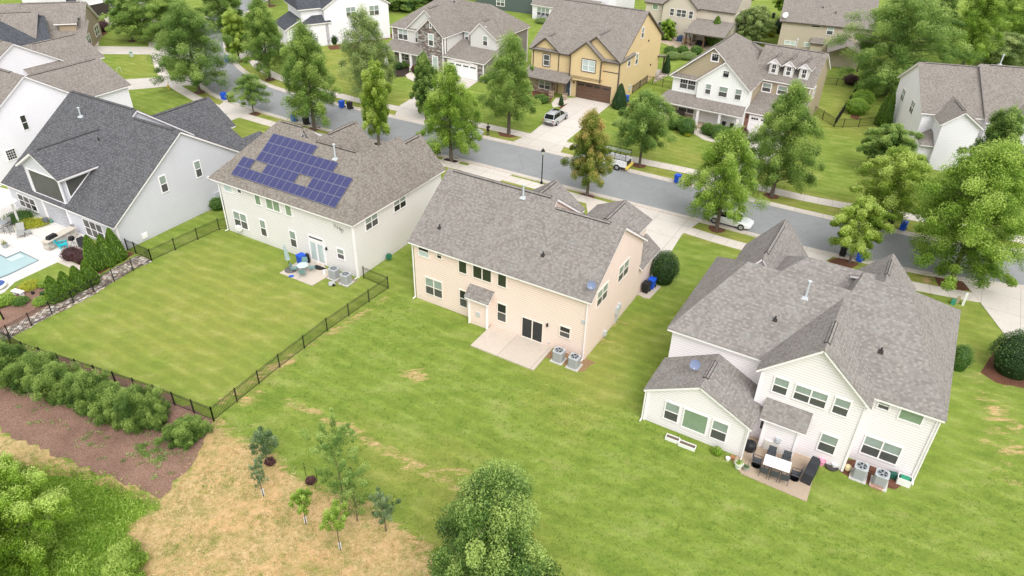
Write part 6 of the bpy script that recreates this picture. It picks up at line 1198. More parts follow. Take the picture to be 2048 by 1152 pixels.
# ---- wheeled bins
def bin_proto(m):
    r = thing('wheeled_bin', (0, 0), 0, 'x', 'bin', 'x'); b = MB(); b.obox((0, 0, .08), .52, .58, .86, taper=1.16); b.build('bin_body', m, r)
    b = MB(); b.obox((0, 0, .94), .66, .72, .07, taper=.92); b.obox((0, -.06, 1.01), .46, .45, .035, taper=.8); b.build('lid', m, r)
    for s in (-1, 1): b = MB(); b.bar((s*.27, .31, .13), (s*.33, .31, .13), .13, 12); b.build('wheel', m_black, r)
    b = MB(); b.bar((-.26, .40, .93), (.26, .40, .93), .022, 6); b.build('handle', m, r); return r
bb, bk = bin_proto(m_blue), bin_proto(m_dark); nb = nk = 0
for (px, py, c_, lab) in [(448.8, 200, 'b', 'blue wheeled bin paired with a black one below the big dark oak'), (462, 205, 'k', 'black wheeled bin leaning by the blue one below the big dark oak'), (456, 124.6, 'b', 'lone blue wheeled bin at the bend of the street'), (684, 216, 'b', 'blue wheeled bin on the far kerb right of the tall oak'), (700, 218.5, 'k', 'black wheeled bin on the far kerb right of the tall oak'),
    (589, 244, 'b', 'blue wheeled bin peeking out above the solar house roof, left of a trunk'), (613, 250, 'k', 'black wheeled bin beside the trunk above the solar house roof'), (874, 309, 'k', 'black wheeled bin half hidden by the yellow-green oak and the roof edge'), (1252, 205, 'b', 'blue wheeled bin beside the cone evergreen at the yellow house'), (1354, 366, 'b', 'blue wheeled bin on the far kerb before the porch lawn'), (1375, 371.7, 'k', 'black wheeled bin on the far kerb touching the lime oak'),
    (1684, 512, 'k', 'black wheeled bin left of the small kerb maple at right'), (1718, 523.6, 'b', 'blue wheeled bin right of the small kerb maple at right'), (1804, 461, 'b', 'blue wheeled bin on the far kerb between the two right hand trees'), (1781, 447, 'k', 'black wheeled bin mostly hidden behind the right hand maple'), (1291, 585, 'k', 'black wheeled bin standing beside the peach house wall'), (1302, 577, 'b', 'blue wheeled bin behind the black one beside the peach house'),
    (604, 529, 'b', 'blue bin on the solar house patio by the french doors'), (1546, 36.6, 'k', 'far black bin on the distant street beyond the cream house')]:
    xy = mm(px, py)
    if c_ == 'b': o = bb if nb == 0 else copy_tree(bb); nb += 1
    else: o = bk if nk == 0 else copy_tree(bk); nk += 1
    o.location = (xy[0], xy[1], .06 if px not in (604,) else .08); o.rotation_euler = (0, 0, R(-30+((px*7) % 25)-12)); o['label'] = lab; o['group'] = 'blue wheeled bins' if c_ == 'b' else 'black wheeled bins'
# ---- lamp post
x, y = mm(1083, 368); r = thing('street_lamp', (x, y), 0, 'black street lamp with a lantern head standing on the near kerb', 'street lamp')
m = MB(); m.lathe([(.16, 0), (.14, .25), (.07, .4), (.055, 3.5), (.075, 3.6)], n=12); m.build('post', m_black, r, smooth=True); m = MB(); m.lathe([(.12, 3.6), (.17, 3.72), (.20, 4.0)], n=8); m.build('lantern', plain('lamp_glass', (.55, .55, .52), .2), r); m = MB(); m.lathe([(.25, 4.0), (.16, 4.18), (.05, 4.28), (.02, 4.42)], n=8); m.build('lantern_cap', m_black, r)
# ---- vehicles
m_tyre = plain('tyre', (.02, .02, .02), .85); m_rim = plain('alloy_rim', (.45, .46, .47), .3, .5, .6); m_cglass = plain('car_glass', (.012, .014, .016), .06, .6)
m_tail = plain('tail_light', (.45, .03, .02), .3); m_head = plain('head_light', (.75, .77, .78), .15)
def paint(name, c, metal=.3): n = NT(name); n.b.inputs['Coat Weight'].default_value = .6; n.b.inputs['Coat Roughness'].default_value = .06; return n.out(n.mix(n.noise(n.coord(), 1.5, 2), [v*.97 for v in c], c), .38, .5, metal)
def car(xy, yaw, label, pm, L_=4.7, W_=1.86, H_=1.65, kind='suv', rails=False, name='parked_car', cat='car', z=.05):
    """nose towards +x"""
    r = thing(name, xy, yaw, label, cat, z=z); h = L_/2; w_ = W_/2; b = .62 if kind == 'suv' else .52
    low, belt = .22, b+.42
    # body sections along x: (x, half width, z bottom, z belt)
    S_ = [(-h, w_*.80, .42, belt-.12), (-h+.12, w_*.93, .30, belt-.02), (-h*.72, w_, low, belt), (-h*.3, w_, low, belt), (h*.18, w_, low, belt-.02), (h*.45, w_*.985, low, belt-.10), (h*.78, w_*.95, low, belt-.17), (h-.14, w_*.86, .28, belt-.30), (h, w_*.68, .38, belt-.42)]
    m = MB(); rings = []
    for x, hw, z0, z1 in S_: zmid = (z0+z1)/2; rings.append([(x, -hw*.9, z0), (x, -hw, zmid-.05), (x, -hw*.98, z1-.08), (x, -hw*.86, z1), (x, hw*.86, z1), (x, hw*.98, z1-.08), (x, hw, zmid-.05), (x, hw*.9, z0)])
    for a, c_ in zip(rings, rings[1:]):
        for i in range(8): m.face([a[i], a[(i+1) % 8], c_[(i+1) % 8], c_[i]])
    m.face(rings[0]); m.face(rings[-1][::-1]); body = m.build('body', pm, r, smooth=True)
    sb = body.modifiers.new('s', 'BEVEL'); sb.width = .03; sb.segments = 2; sb.limit_method = 'ANGLE'
    # glasshouse
    if kind == 'suv': G4 = [(-h+.10, w_*.74, belt-.02), (-h+.42, w_*.70, H_-.08), (-h*.1, w_*.74, H_), (h*.14, w_*.72, H_-.06), (h*.47, w_*.80, belt-.07)]
    else: G4 = [(-h*.86, w_*.74, belt-.03), (-h*.42, w_*.66, H_-.06), (-h*.05, w_*.68, H_), (h*.12, w_*.66, H_-.04), (h*.50, w_*.80, belt-.09)]
    m = MB(); rf = MB(); 
    for (x0, w0, z0), (x1, w1, z1) in zip(G4, G4[1:]):
        b0, b1 = belt-.06, belt-.06
        m.face([(x0, -w0, z0), (x1, -w1, z1), (x1, w1, z1), (x0, w0, z0)])
    for s in (-1, 1):
        side = [(x, s*w0, z0) for x, w0, z0 in G4]; base = [(G4[-1][0], s*w_*.88, belt-.09), (G4[0][0], s*w_*.88, belt-.06)]; m.face((side+base) if s < 0 else (side+base)[::-1])
    gh = m.build('windows', m_cglass, r)
    (xa, wa, za_), (xb, wb, zb_), (xc, wc, zc_) = G4[1], G4[2], G4[3]
    rf.prism([(xa, -wa, za_+.005), (xb, -wb, zb_+.005), (xc, -wc, zc_+.005), (xc, wc, zc_+.005), (xb, wb, zb_+.005), (xa, wa, za_+.005)], (0, 0, .03)); rf.build('roof_panel', pm, r)
    for s in (-1, 1):
        for (p, q) in ((G4[0], G4[1]), (G4[3], G4[4])): d_ = MB(); d_.bar((p[0], s*p[1]*1.01, p[2]), (q[0], s*q[1]*1.01, q[2]+.01), .04, 5); d_.build('roof_pillar', pm, r)
        d_ = MB(); d_.bar((G4[2][0]-.1, s*(G4[2][1]+.01), H_-.02), (G4[2][0]-.12, s*w_*.88, belt-.05), .035, 5); d_.build('roof_pillar', pm, r)
        d_ = MB(); d_.obox((h*.40, s*(w_+.06), belt-.08), .16, .18, .12); d_.build('door_mirror', pm, r)
        d_ = MB(); d_.obox((-h+.06, s*w_*.76, belt-.34), .12, .22, .2); d_.build('tail_light', m_tail, r); d_ = MB(); d_.obox((h-.16, s*w_*.66, belt-.44), .2, .3, .12); d_.build('head_light', m_head, r)
        if rails: d_ = MB(); d_.bar((-h*.7, s*w_*.62, H_+.05), (h*.1, s*w_*.62, H_+.05), .022, 5); d_.build('roof_rail', m_black, r)
        for x_ in (-h*.60, h*.60):
            t_ = MB(); t_.bar((x_, s*(w_-.2), .335), (x_, s*(w_+.02), .335), .335, 20); tt = t_.build('wheel', m_tyre, r); t_ = MB(); t_.bar((x_, s*(w_+.0), .335), (x_, s*(w_+.03), .335), .215, 14); t_.build('rim', m_rim, tt)
    d_ = MB(); d_.box(-h-.02, -.26, belt-.42, -h+.02, .26, belt-.28); d_.build('number_plate', m_white, r)
    if kind == 'suv': d_ = MB(); d_.box(-h*.12, -.42, H_+.02, h*.1, .42, H_+.045); d_.build('sunroof', m_cglass, r)
    d_ = MB(); d_.box(-h-.03, -w_*.8, .34, -h+.12, w_*.8, .55); d_.build('rear_bumper', plain('grey_bumper', (.10, .10, .11), .5), r)
    return r
m_silver = paint('silver_paint', (.55, .57, .59), .5); m_wp = paint('white_paint', (.80, .81, .82), .05)
a_, b_ = g(1113, 253), g(1134, 238.5); yw = math.atan2((b_-a_).y, (b_-a_).x); side = Vector((-math.sin(yw), math.cos(yw), 0)); c_ = (a_+b_)/2+side*.92; car((c_.x, c_.y), yw, 'silver estate car parked on the driveway of the yellow house', m_silver, 4.75, 1.85, 1.62, 'suv', True)
a_, b_ = g(1426.6, 447), g(1480.8, 461.5); yw = math.atan2((b_-a_).y, (b_-a_).x); side = Vector((-math.sin(yw), math.cos(yw), 0)); c_ = (a_+b_)/2+side*.9; car((c_.x, c_.y), yw, 'white low saloon car at the near kerb, partly hidden by the lime oak', m_wp, 4.65, 1.86, 1.42, 'sedan')
c_ = g(944, 277); yw = R(-30.5); car((c_.x-.9, c_.y+1.2), yw, 'silver car with roof rails parked at the far kerb behind the yellow-green oak', m_silver, 4.8, 1.88, 1.7, 'suv', True); c_ = g(1862, 322); car((c_.x, c_.y+.3), R(77), 'white car on the driveway in front of the right edge house', m_wp, 4.7, 1.85, 1.5, 'sedan')
c_ = g(179, 26); car((g(218, 30).x-3.3, g(218, 30).y+2.2), R(60), 'white car nose-in at the open garage in the top left', m_wp, 4.5, 1.8, 1.5, 'sedan') if False else None
# white service pickup with black ladder rack
a_, b_ = g(1252, 346), g(1150, 322); yw = math.atan2((b_-a_).y, (b_-a_).x); c_ = (a_+b_)/2; nrm = Vector((math.sin(yw), -math.cos(yw), 0)); nrm = nrm if nrm.y > 0 else -nrm
xy = (c_.x+nrm.x*1.0, c_.y+nrm.y*1.0); r = thing('pickup_truck', xy, yw, 'white work pickup with a black ladder rack and yellow rear bumper, behind the turning maple', 'truck', z=.03)
m = MB(); m.prism([(3.3, -.95, .35), (3.3, -.95, .95), (3.1, -.95, 1.1), (1.9, -.95, 1.22), (1.2, -.92, 1.95), (-.3, -.92, 1.98), (-.45, -.95, 1.2), (-.45, -.95, .35)], (0, 1.9, 0)); cb = m.build('cab', m_wp, r); bv = cb.modifiers.new('b', 'BEVEL'); bv.width = .07; bv.segments = 2
m = MB(); m.prism([(1.86, -.98, 1.25), (1.22, -.95, 1.86), (-.2, -.95, 1.88), (-.3, -.98, 1.25)], (0, 1.96, 0)); m.build('side_windows', m_cglass, r); m = MB(); m.prism([(1.93, -.84, 1.24), (1.3, -.80, 1.88), (1.3, .80, 1.88), (1.93, .84, 1.24)], (.05, 0, .02)); m.build('windscreen', m_cglass, r)
for s in (-1, 1): m = MB(); m.box(-3.2, s*.98-.28 if s > 0 else -.98, .55, -.5, s*.98 if s > 0 else -.70, 1.25); m.build('tool_box', m_wp, r)
m = MB(); m.box(-3.2, -.72, .5, -.5, .72, .72); m.build('load_bed', plain('bed_dark', (.05, .05, .05), .7), r); m = MB(); m.box(-3.45, -1.0, .38, -3.2, 1.0, .62); m.build('rear_bumper', plain('yellow_bumper', (.78, .60, .12), .5), r)
m = MB(); m.box(-3.22, -.7, .72, -3.17, .7, 1.15); m.build('tailgate_mesh', m_dark, r)
for s in (-1, 1):
    m = MB(); m.bar((-3.1, s*.9, 2.15), (1.9, s*.9, 2.15), .035, 6); m.build('rack_rail', m_black, r)
    for x_ in (-3.05, -1.7, -.5): m = MB(); m.bar((x_, s*.9, 1.2), (x_, s*.9, 2.15), .035, 6); m.build('rack_post', m_black, r)
    m = MB(); m.bar((1.85, s*.9, 1.2), (1.9, s*.9, 2.15), .03, 6); m.build('rack_post', m_black, r)
    for x_ in (-2.1, 2.2): t_ = MB(); t_.bar((x_, s*.75, .38), (x_, s*.99, .38), .38, 18); t2 = t_.build('wheel', m_tyre, r); t_ = MB(); t_.bar((x_, s*.97, .38), (x_, s*1.0, .38), .2, 12); t_.build('rim', m_rim, t2)
for x_ in (-3.05, -1.7, -.3, 1.7): m = MB(); m.bar((x_, -.95, 2.17), (x_, .95, 2.17), .03, 6); m.build('rack_crossbar', m_black, r)
co, sn = math.cos(yw), math.sin(yw); lad = thing('ladder', (xy[0], xy[1]), yw, 'aluminium ladder lying on the rack of the white pickup', 'ladder', z=2.24)
for s in (-.2, .2): m = MB(); m.bar((-3.3, s, 0), (1.6, s, 0), .035, 4); m.build('rail', m_lgrey, lad)
m = MB()
for k in range(14): m.bar((-3.1+k*.34, -.2, 0), (-3.1+k*.34, .2, 0), .018, 4)
m.build('rungs', m_lgrey, lad)
# ---- person
def person(xy, yaw):
    r = thing('person', xy, yaw, 'person in black clothes and white shoes standing on the far verge with hands raised together', 'person', z=.0)
    def skin(name, V, E, Rd, mat, root=0, par=r, sub=2):
        me = bpy.data.meshes.new(name); me.from_pydata(V, E, []); o = bpy.data.objects.new(name, me); COL.objects.link(o); o.parent = par; me.materials.append(mat)
        s = o.modifiers.new('skin', 'SKIN'); 
        if not me.skin_vertices: me.skin_vertices.new() if hasattr(me.skin_vertices, 'new') else None
        return o, me, Rd
    m_skin = plain('skin_tone', (.30, .17, .11), .6); m_cl = plain('black_cloth', (.015, .015, .017), .85); m_sh = plain('white_shoe', (.75, .75, .73), .6); m_hair = plain('black_hair', (.012, .010, .009), .7)
    # body, neck and limbs as one continuous lofted skin
    V = [(0, 0, .93), (0, .01, 1.12), (0, .0, 1.36), (0, .0, 1.47), (0, -.01, 1.53), (.10, 0, .88), (.115, -.02, .50), (.125, .02, .10), (-.10, 0, .88), (-.13, -.03, .50), (-.15, .02, .10),
         (.17, 0, 1.40), (.235, -.02, 1.13), (.10, -.26, 1.22), (.045, -.33, 1.27), (-.17, 0, 1.40), (-.235, -.02, 1.13), (-.09, -.26, 1.20), (-.035, -.33, 1.25), (0, -.01, 1.60), (0, -.01, 1.70)]
    Ed = [(0, 1), (1, 2), (2, 3), (3, 4), (0, 5), (5, 6), (6, 7), (0, 8), (8, 9), (9, 10), (2, 11), (11, 12), (12, 13), (13, 14), (2, 15), (15, 16), (16, 17), (17, 18), (4, 19), (19, 20)]
    Rd = [(.16, .12), (.14, .10), (.17, .11), (.065, .065), (.055, .055), (.095, .095), (.06, .06), (.042, .042), (.095, .095), (.06, .06), (.042, .042), (.06, .06), (.045, .045), (.034, .034), (.028, .028), (.06, .06), (.045, .045), (.034, .034), (.028, .028), (.082, .098), (.075, .09)]
    me = bpy.data.meshes.new('body'); me.from_pydata(V, Ed, []); o = bpy.data.objects.new('body', me); COL.objects.link(o); o.parent = r; me.materials.append(m_cl); me.materials.append(m_skin)
    s = o.modifiers.new('skin', 'SKIN'); s.use_smooth_shade = True
    if len(me.skin_vertices) == 0:
        bpy.context.view_layer.objects.active = o; bpy.ops.object.select_all(action='DESELECT'); o.select_set(True); bpy.ops.mesh.customdata_skin_add()
    for i, rr in enumerate(Rd): me.skin_vertices[0].data[i].radius = rr
    me.skin_vertices[0].data[0].use_root = True; ss = o.modifiers.new('sub', 'SUBSURF'); ss.levels = ss.render_levels = 2
    dg = bpy.context.evaluated_depsgraph_get(); ev = o.evaluated_get(dg); m2 = bpy.data.meshes.new_from_object(ev); o.modifiers.clear(); o.data = m2
    m2.materials.clear(); m2.materials.append(m_cl); m2.materials.append(m_skin)
    for p in m2.polygons:
        c = p.center; p.material_index = 1 if (c.z > 1.50 or (c.y < -.24 and c.z > 1.1) ) else 0; p.use_smooth = True
    h = MB(); h.lathe([(.02, 1.80), (.075, 1.775), (.098, 1.71), (.10, 1.66), (.085, 1.62)][::-1], (0, .012, 0), 14); h.build('hair', m_hair, r, smooth=True)
    nz = MB(); nz.obox((0, -.105, 1.645), .028, .03, .045, taper=.6); nz.build('nose', m_skin, r)
    for sx_ in (-1, 1):
        e = MB(); e.obox((sx_*.032, -.098, 1.675), .022, .01, .012); e.build('eye', m_hair, r); e = MB(); e.obox((sx_*.088, 0, 1.64), .02, .04, .06); e.build('ear', m_skin, r)
        s_ = MB(); s_.obox((sx_*.135, -.05, 0), .10, .27, .09, taper=.85); s_.build('shoe', m_sh, r)
        hb = MB()
        for k in range(4): hb.bar((sx_*.04+sx_*k*.012-.0, -.345, 1.245+k*.019), (sx_*.0+sx_*.01, -.385-.004*k, 1.262+k*.018), .0085, 6); 
        hb.bar((sx_*.045, -.33, 1.30), (sx_*.015, -.355, 1.335), .010, 6); hb.build('fingers', m_skin, r)
    ph = MB(); ph.obox((0, -.39, 1.25), .075, .012, .15); tag(ph.build('phone', m_dark, None), 'small dark phone held by the standing person', 'phone'); 
    o2 = bpy.data.objects['phone']; o2.location = (xy[0], xy[1], 0); o2.rotation_euler = (0, 0, yaw)
xy = mm(976, 273); person(xy, R(20))
# ---- dishes, antenna
def dish(loc, yaw, label, m, s=1., tilt=.6):
    r = thing('satellite_dish', loc, yaw, label, 'satellite dish', z=loc[2]); d = MB(); d.lathe([(.0, 0), (.18*s, .02), (.30*s, .06), (.31*s, .075), (.18*s, .035), (0, .02)], n=18); o = d.build('reflector', m, r); o.location = (0, 0, .55*s); o.rotation_euler = (R(62), 0, 0)
    d = MB(); d.bar((0, .25, -.06), (0, .05, .5*s), .025, 6); d.bar((0, .0, .5*s), (0, .06, .58*s), .03, 6); d.build('mast', m_lgrey, r); d = MB(); d.bar((0, -.02, .38*s), (0, -.42*s, .58*s), .014, 5); d.obox((0, -.44*s, .56*s), .07, .1, .07); d.build('feed_arm', m_lgrey, r); return r
m_dish = plain('blue_grey_dish', (.17, .21, .33), .4); u_, v_, z_ = onplane(A, .7, 5.72, -.38, *zc(680, 305)); p = A.world(u_, v_, z_); dish((p.x, p.y, p.z), R(-10), 'blue-grey satellite dish on the lower right roof corner of the peach house', m_dish, 1.05)
p = C.world(-14.3, -2.2, 4.25); dish((p.x, p.y, p.z), R(-20), 'blue-grey satellite dish on the sunroom roof of the white house', m_dish, 1.15); p = Nh.world(.3, -.1, 5.8); dish((p.x, p.y, p.z), R(-40), 'white satellite dish on the roof corner of the khaki house', m_white, 1.6)
p = B.world(15.4, -.1, 4.6); r = thing('tv_antenna', (p.x, p.y), B.yaw, 'black outdoor television antenna fixed under the eave of the solar house', 'antenna', z=4.6)
m = MB(); m.bar((-.6, -.35, .5), (.5, -.35, .25), .02, 5); m.build('boom', m_black, r); m = MB(); m.bar((0, 0, -.3), (0, -.35, .4), .02, 5); m.build('bracket', m_black, r)
for k in range(6): m = MB(); m.bar((-.55+k*.2, -.35, .15+(5-k)*.02), (-.55+k*.2, -.35, .75-k*.05), .012, 4); m.build('element', m_black, r)
# ---- garden furniture helpers
def tbl_round(xy, r_, h, label, mt, ml, z=.08):
    r = thing('patio_table', xy, 0, label, 'table', z=z); m = MB(); m.lathe([(r_, h-.03), (r_, h)], n=24); m.build('table_top', mt, r); m = MB(); m.bar((0, 0, 0), (0, 0, h-.03), .03, 8); m.build('pedestal', ml, r)
    for k in range(4): a = k*1.571+.4; m = MB(); m.bar((0, 0, .3), (math.cos(a)*r_*.7, math.sin(a)*r_*.7, 0), .018, 5); m.build('leg', ml, r)
    return r
def chair_proto(mt, mf, name='patio_chair', arms=True, back=.9):
    r = thing(name, (0, 0), 0, 'x', 'chair'); m = MB(); m.box(-.25, -.25, .40, .25, .25, .44); m.build('seat', mt, r); m = MB(); m.prism([(-.25, .25, .44), (.25, .25, .44), (.25, .34, back), (-.25, .34, back)], (0, .03, 0)); m.build('backrest', mt, r)
    for sx in (-1, 1):
        for sy in (-1, 1): m = MB(); m.bar((sx*.24, sy*.24, 0), (sx*.24, sy*.24, .41), .016, 5); m.build('leg', mf, r)
        if arms: m = MB(); m.bar((sx*.27, -.25, .62), (sx*.27, .30, .64), .018, 5); m.bar((sx*.27, -.25, .62), (sx*.24, -.24, .42), .014, 5); m.build('armrest', mf, r)
    return r
# solar house patio
x, y = mm(582, 541.5); r = thing('patio_umbrella', (x, y), 0, 'closed pale green parasol in a dark round base on the solar house patio', 'parasol', z=.07); m = MB(); m.lathe([(.55, 0), (.55, .08), (.35, .16), (.06, .2)], n=20); m.build('base', plain('umbrella_base', (.13, .125, .12), .7), r, smooth=True); m = MB(); m.bar((0, 0, .1), (-.25, 0, 2.7), .025, 8); m.build('pole', m_black, r)
m = MB(); m.lathe([(.03, 0), (.24, .05), (.20, .5), (.15, 1.1), (.05, 1.55), (.01, 1.62)], n=9); o = m.build('canopy', plain('sage_canopy', (.33, .42, .40), .8, var=.25), r); o.location = (-.11, 0, 1.1); o.rotation_euler = (0, -.09, 0)
m_pale = plain('pale_blue_table', (.52, .62, .62), .3); m_teal = plain('teal_sling', (.16, .28, .27), .7); xt, yt = mm(607.5, 545); tbl_round((xt, yt), .52, .72, 'round pale glass table on the solar house patio', m_pale, m_grey)
ch = chair_proto(m_teal, m_grey); 
for i, (a, lab) in enumerate([(10, 'right teal patio chair at the round glass table'), (95, 'rear teal patio chair at the round glass table near the blue bin'), (185, 'left teal patio chair at the round glass table nearest the parasol'), (280, 'front teal patio chair at the round glass table')]):
    o = ch if i == 0 else copy_tree(ch); o.location = (xt+math.cos(R(a))*.78, yt+math.sin(R(a))*.78, .08); o.rotation_euler = (0, 0, R(a-90)); o['label'] = lab; o['group'] = 'teal patio chairs'
x, y = mm(643, 534.5); m = MB(); N = 10; m.prism([(x+math.cos(A.yaw+k*math.pi/N+math.pi)*.62, y+math.sin(A.yaw+k*math.pi/N+math.pi)*.62, .075) for k in range(N+1)], (0, 0, .015)); tag(m.build('door_mat', m_dark), 'black half-round door mat outside the french doors', 'door mat')
x, y = mm(616, 525); m = MB(); m.obox((x, y, .08), .45, .4, .75, .2, taper=.8); m.obox((x, y, .83), .3, .25, .15, .2, taper=.6); tag(m.build('grill_cover', m_dark), 'small black covered grill between the blue bin and the french doors', 'grill')
x, y = mm(649, 548); m = MB(); m.obox((x, y, .07), .22, .3, .32, .3, taper=.9); tag(m.build('storage_tin', m_white), 'small white tin on the solar house patio beside the air conditioners', 'tin'); x, y = mm(583, 554.5); m = MB(); m.obox((x, y, .07), .42, .2, .1, .3); tag(m.build('toy_box', m_blue), 'flat blue toy near the parasol base', 'toy')
x, y = mm(664, 570.5); r = thing('lawn_sprinkler_cart', (x, y), .5, 'small grey and black wheeled garden cart on the grass by the air conditioners', 'cart'); m = MB(); m.obox((0, 0, .1), .6, .4, .22, taper=.8); m.build('tray', plain('cart_grey', (.45, .46, .46), .6), r)
for s in (-1, 1): m = MB(); m.bar((.1, s*.22, .13), (.1, s*.27, .13), .13, 12); m.build('wheel', m_black, r)
x, y = W2(B, 16.95, 4.0); m = MB(); m.bar((x, y-.15, .35), (x, y+.15, .35), .28, 14); m.bar((x, y-.2, 0), (x, y-.2, .4), .03, 5); tag(m.build('hose_reel', plain('green_hose', (.03, .16, .09), .6), smooth=False), 'green coiled hose reel against the side wall of the solar house', 'hose reel')
# white house patio
zp2 = zm(1420, 840, 4.876); tc = [g(*zr(*q), .78) for q in ((200, 873), (400, 940), (378, 1027), (175, 950))]; c_ = sum(tc, Vector())/4; yt_ = math.atan2((tc[1]-tc[0]).y, (tc[1]-tc[0]).x); tl = (tc[1]-tc[0]).length; tw = (tc[3]-tc[0]).length; tw = min(tw, 1.15)
r = thing('dining_table', (c_.x, c_.y), yt_, 'rectangular white-topped patio table with dark chairs on the tan paver patio', 'table', z=.06); m = MB(); m.box(-tl/2, -tw/2, .70, tl/2, tw/2, .73); m.build('table_top', plain('white_table_glass', (.82, .82, .80), .15), r)
for sx in (-1, 1):
    for sy in (-1, 1): m = MB(); m.bar((sx*(tl/2-.12), sy*(tw/2-.1), 0), (sx*(tl/2-.12), sy*(tw/2-.1), .7), .025, 6); m.build('leg', m_black, r)
m_sling = plain('dark_sling', (.07, .075, .085), .8); ch = chair_proto(m_sling, m_black, back=.98); co, sn = math.cos(yt_), math.sin(yt_)
for i, (lx, ly, a, lab) in enumerate([(-.65, -tw/2-.22, 180, 'front left dark chair of the white patio table'), (0, -tw/2-.22, 180, 'front middle dark chair of the white patio table'), (.65, -tw/2-.22, 180, 'front right dark chair of the white patio table'), (-tl/2-.38, -.05, 90, 'swivel-based dark chair at the left end of the white patio table'), (tl/2+.38, -.05, -90, 'swivel-based dark chair at the right end of the white patio table'), (-.5, tw/2+.3, 0, 'rear left dark chair between the table and the house'), (.45, tw/2+.3, 0, 'rear right dark chair between the table and the gas vent bump-out')]):
    o = ch if i == 0 else copy_tree(ch); o.location = (c_.x+co*lx-sn*ly, c_.y+sn*lx+co*ly, .06); o.rotation_euler = (0, 0, yt_+R(a)); o['label'] = lab; o['group'] = 'dark chairs around the white patio table'
    if i in (3, 4):
        rg = MB(); rg.lathe([(.27, .0), (.31, .0), (.31, .03), (.27, .03), (.27, 0)], n=18)
        for k in range(3): a_ = k*1.047; rg.bar((math.cos(a_)*.29, math.sin(a_)*.29, .015), (-math.cos(a_)*.29, -math.sin(a_)*.29, .015), .012, 4)
        rg.build('swivel_base', m_black, o)
a_, b_ = g(*zr(585, 925), .6), g(*zr(500, 1095), .3); cg = (a_+b_)/2; yg = math.atan2((b_-a_).y, (b_-a_).x); r = thing('covered_grill', (cg.x, cg.y), yg, 'long grill under a fitted black cover on the right side of the paver patio', 'grill', z=.06)
m = MB(); m.obox((0, 0, .0), 1.75, .62, .82, taper=.97); m.build('cover_skirt', plain('grill_cover', (.035, .037, .042), .8, var=.2), r); m = MB(); m.obox((-.25, 0, .82), 1.0, .6, .36, taper=.72); m.build('cover_hood', MATS['grill_cover'], r)
x, y = mm(*zp2(600, 270)); m = MB(); m.obox((x, y, .06), 1.05, .9, .78, C.yaw, taper=.94); m.obox((x, y, .84), .12, .12, .1, C.yaw, taper=.4); tag(m.build('firepit_cover', plain('pale_cover', (.68, .65, .60), .85, var=.15)), 'square table under a pale fitted cover against the white house wall', 'covered table')
x, y = mm(*zp2(380, 285)); m = MB(); m.lathe([(.42, .0), (.46, .25), (.40, .5), (.2, .62), (.02, .64)], (x, y, .06), 9); tag(m.build('covered_kettle', m_dark), 'black covered round kettle beside the sunroom door', 'grill')
def pot(px, py, r_, h, m_, label, plant=None, z=.06, pl=.3):
    x, y = mm(px, py); r = thing('plant_pot', (x, y), 0, label, 'pot', z=z); m = MB(); m.lathe([(r_*.7, 0), (r_, h*.92), (r_*1.08, h*.92), (r_*1.08, h), (r_*.9, h), (r_*.85, h*.9)], n=16); m.build('pot', m_, r)
    m = MB(); m.lathe([(r_*.86, h*.88), (.01, h*.9)], n=16); m.build('soil', m_mulchd, r)
    if plant: rg_ = np.random.default_rng(int(px)); n_ = 160; d = rg_.normal(size=(n_, 3))*.45; C0 = np.stack([d[:, 0]*r_, d[:, 1]*r_, h+np.abs(d[:, 2])*pl], 1); o = bpy.data.objects.new('plant', leafmesh('plant', C0, rg_.random(n_), .09, rg_, mat=lf[plant])); COL.objects.link(o); o.parent = r
    return r
m_terra = plain('terracotta', (.38, .17, .09), .8); pot(1475.5, 937, .27, .45, plain('cream_pot', (.66, .68, .60), .6), 'large cream pot with green plants at the patio corner by the sunroom', 'lime'); pot(1455, 921, .15, .26, m_white, 'small white pot against the sunroom wall', None, .0); pot(1464.5, 918.5, .15, .24, m_terra, 'small brown pot next to the small white pot', None, 0.); pot(1490.5, 941, .2, .3, plain('grey_pot', (.36, .35, .33), .7), 'grey pot with dark soil beside the large cream pot', 'sage', pl=.1)
pot(1641, 929, .24, .42, plain('pink_pot', (.72, .30, .42), .6), 'round pink pot on the grass beside the covered grill', None, 0.); pot(1667, 934, .2, .36, m_white, 'white pot surrounded by a dark coiled hose at the corner board', None, 0.); pot(1623, 913, .2, .3, plain('sky_blue_pot', (.06, .33, .62), .5), 'bright blue bucket behind the covered grill', None); pot(1627, 903, .22, .24, plain('teal_bowl', (.08, .22, .22), .5), 'teal planter bowl below the side window', 'sage')
x, y = mm(1694, 940); m = MB(); m.lathe([(.04, .0), (.17, .05), (.23, .2), (.20, .36), (.1, .44), (.02, .46)], (x, y, .01), 14); tag(m.build('garden_globe', plain('cream_yellow', (.78, .65, .38), .5), smooth=True), 'pale yellow rounded garden globe in the red mulch beside the air conditioner', 'ornament')
x, y = mm(1663, 935); m = MB()
for k in range(3): m.lathe([(.33+.03*k, .03+.04*k), (.37+.03*k, .03+.04*k), (.37+.03*k, .07+.04*k), (.33+.03*k, .07+.04*k), (.33+.03*k, .03+.04*k)], (x, y, 0), 18)
tag(m.build('garden_hose', plain('dark_hose', (.06, .055, .05), .6), merge=True), 'dark coiled garden hose around the white pot', 'hose')
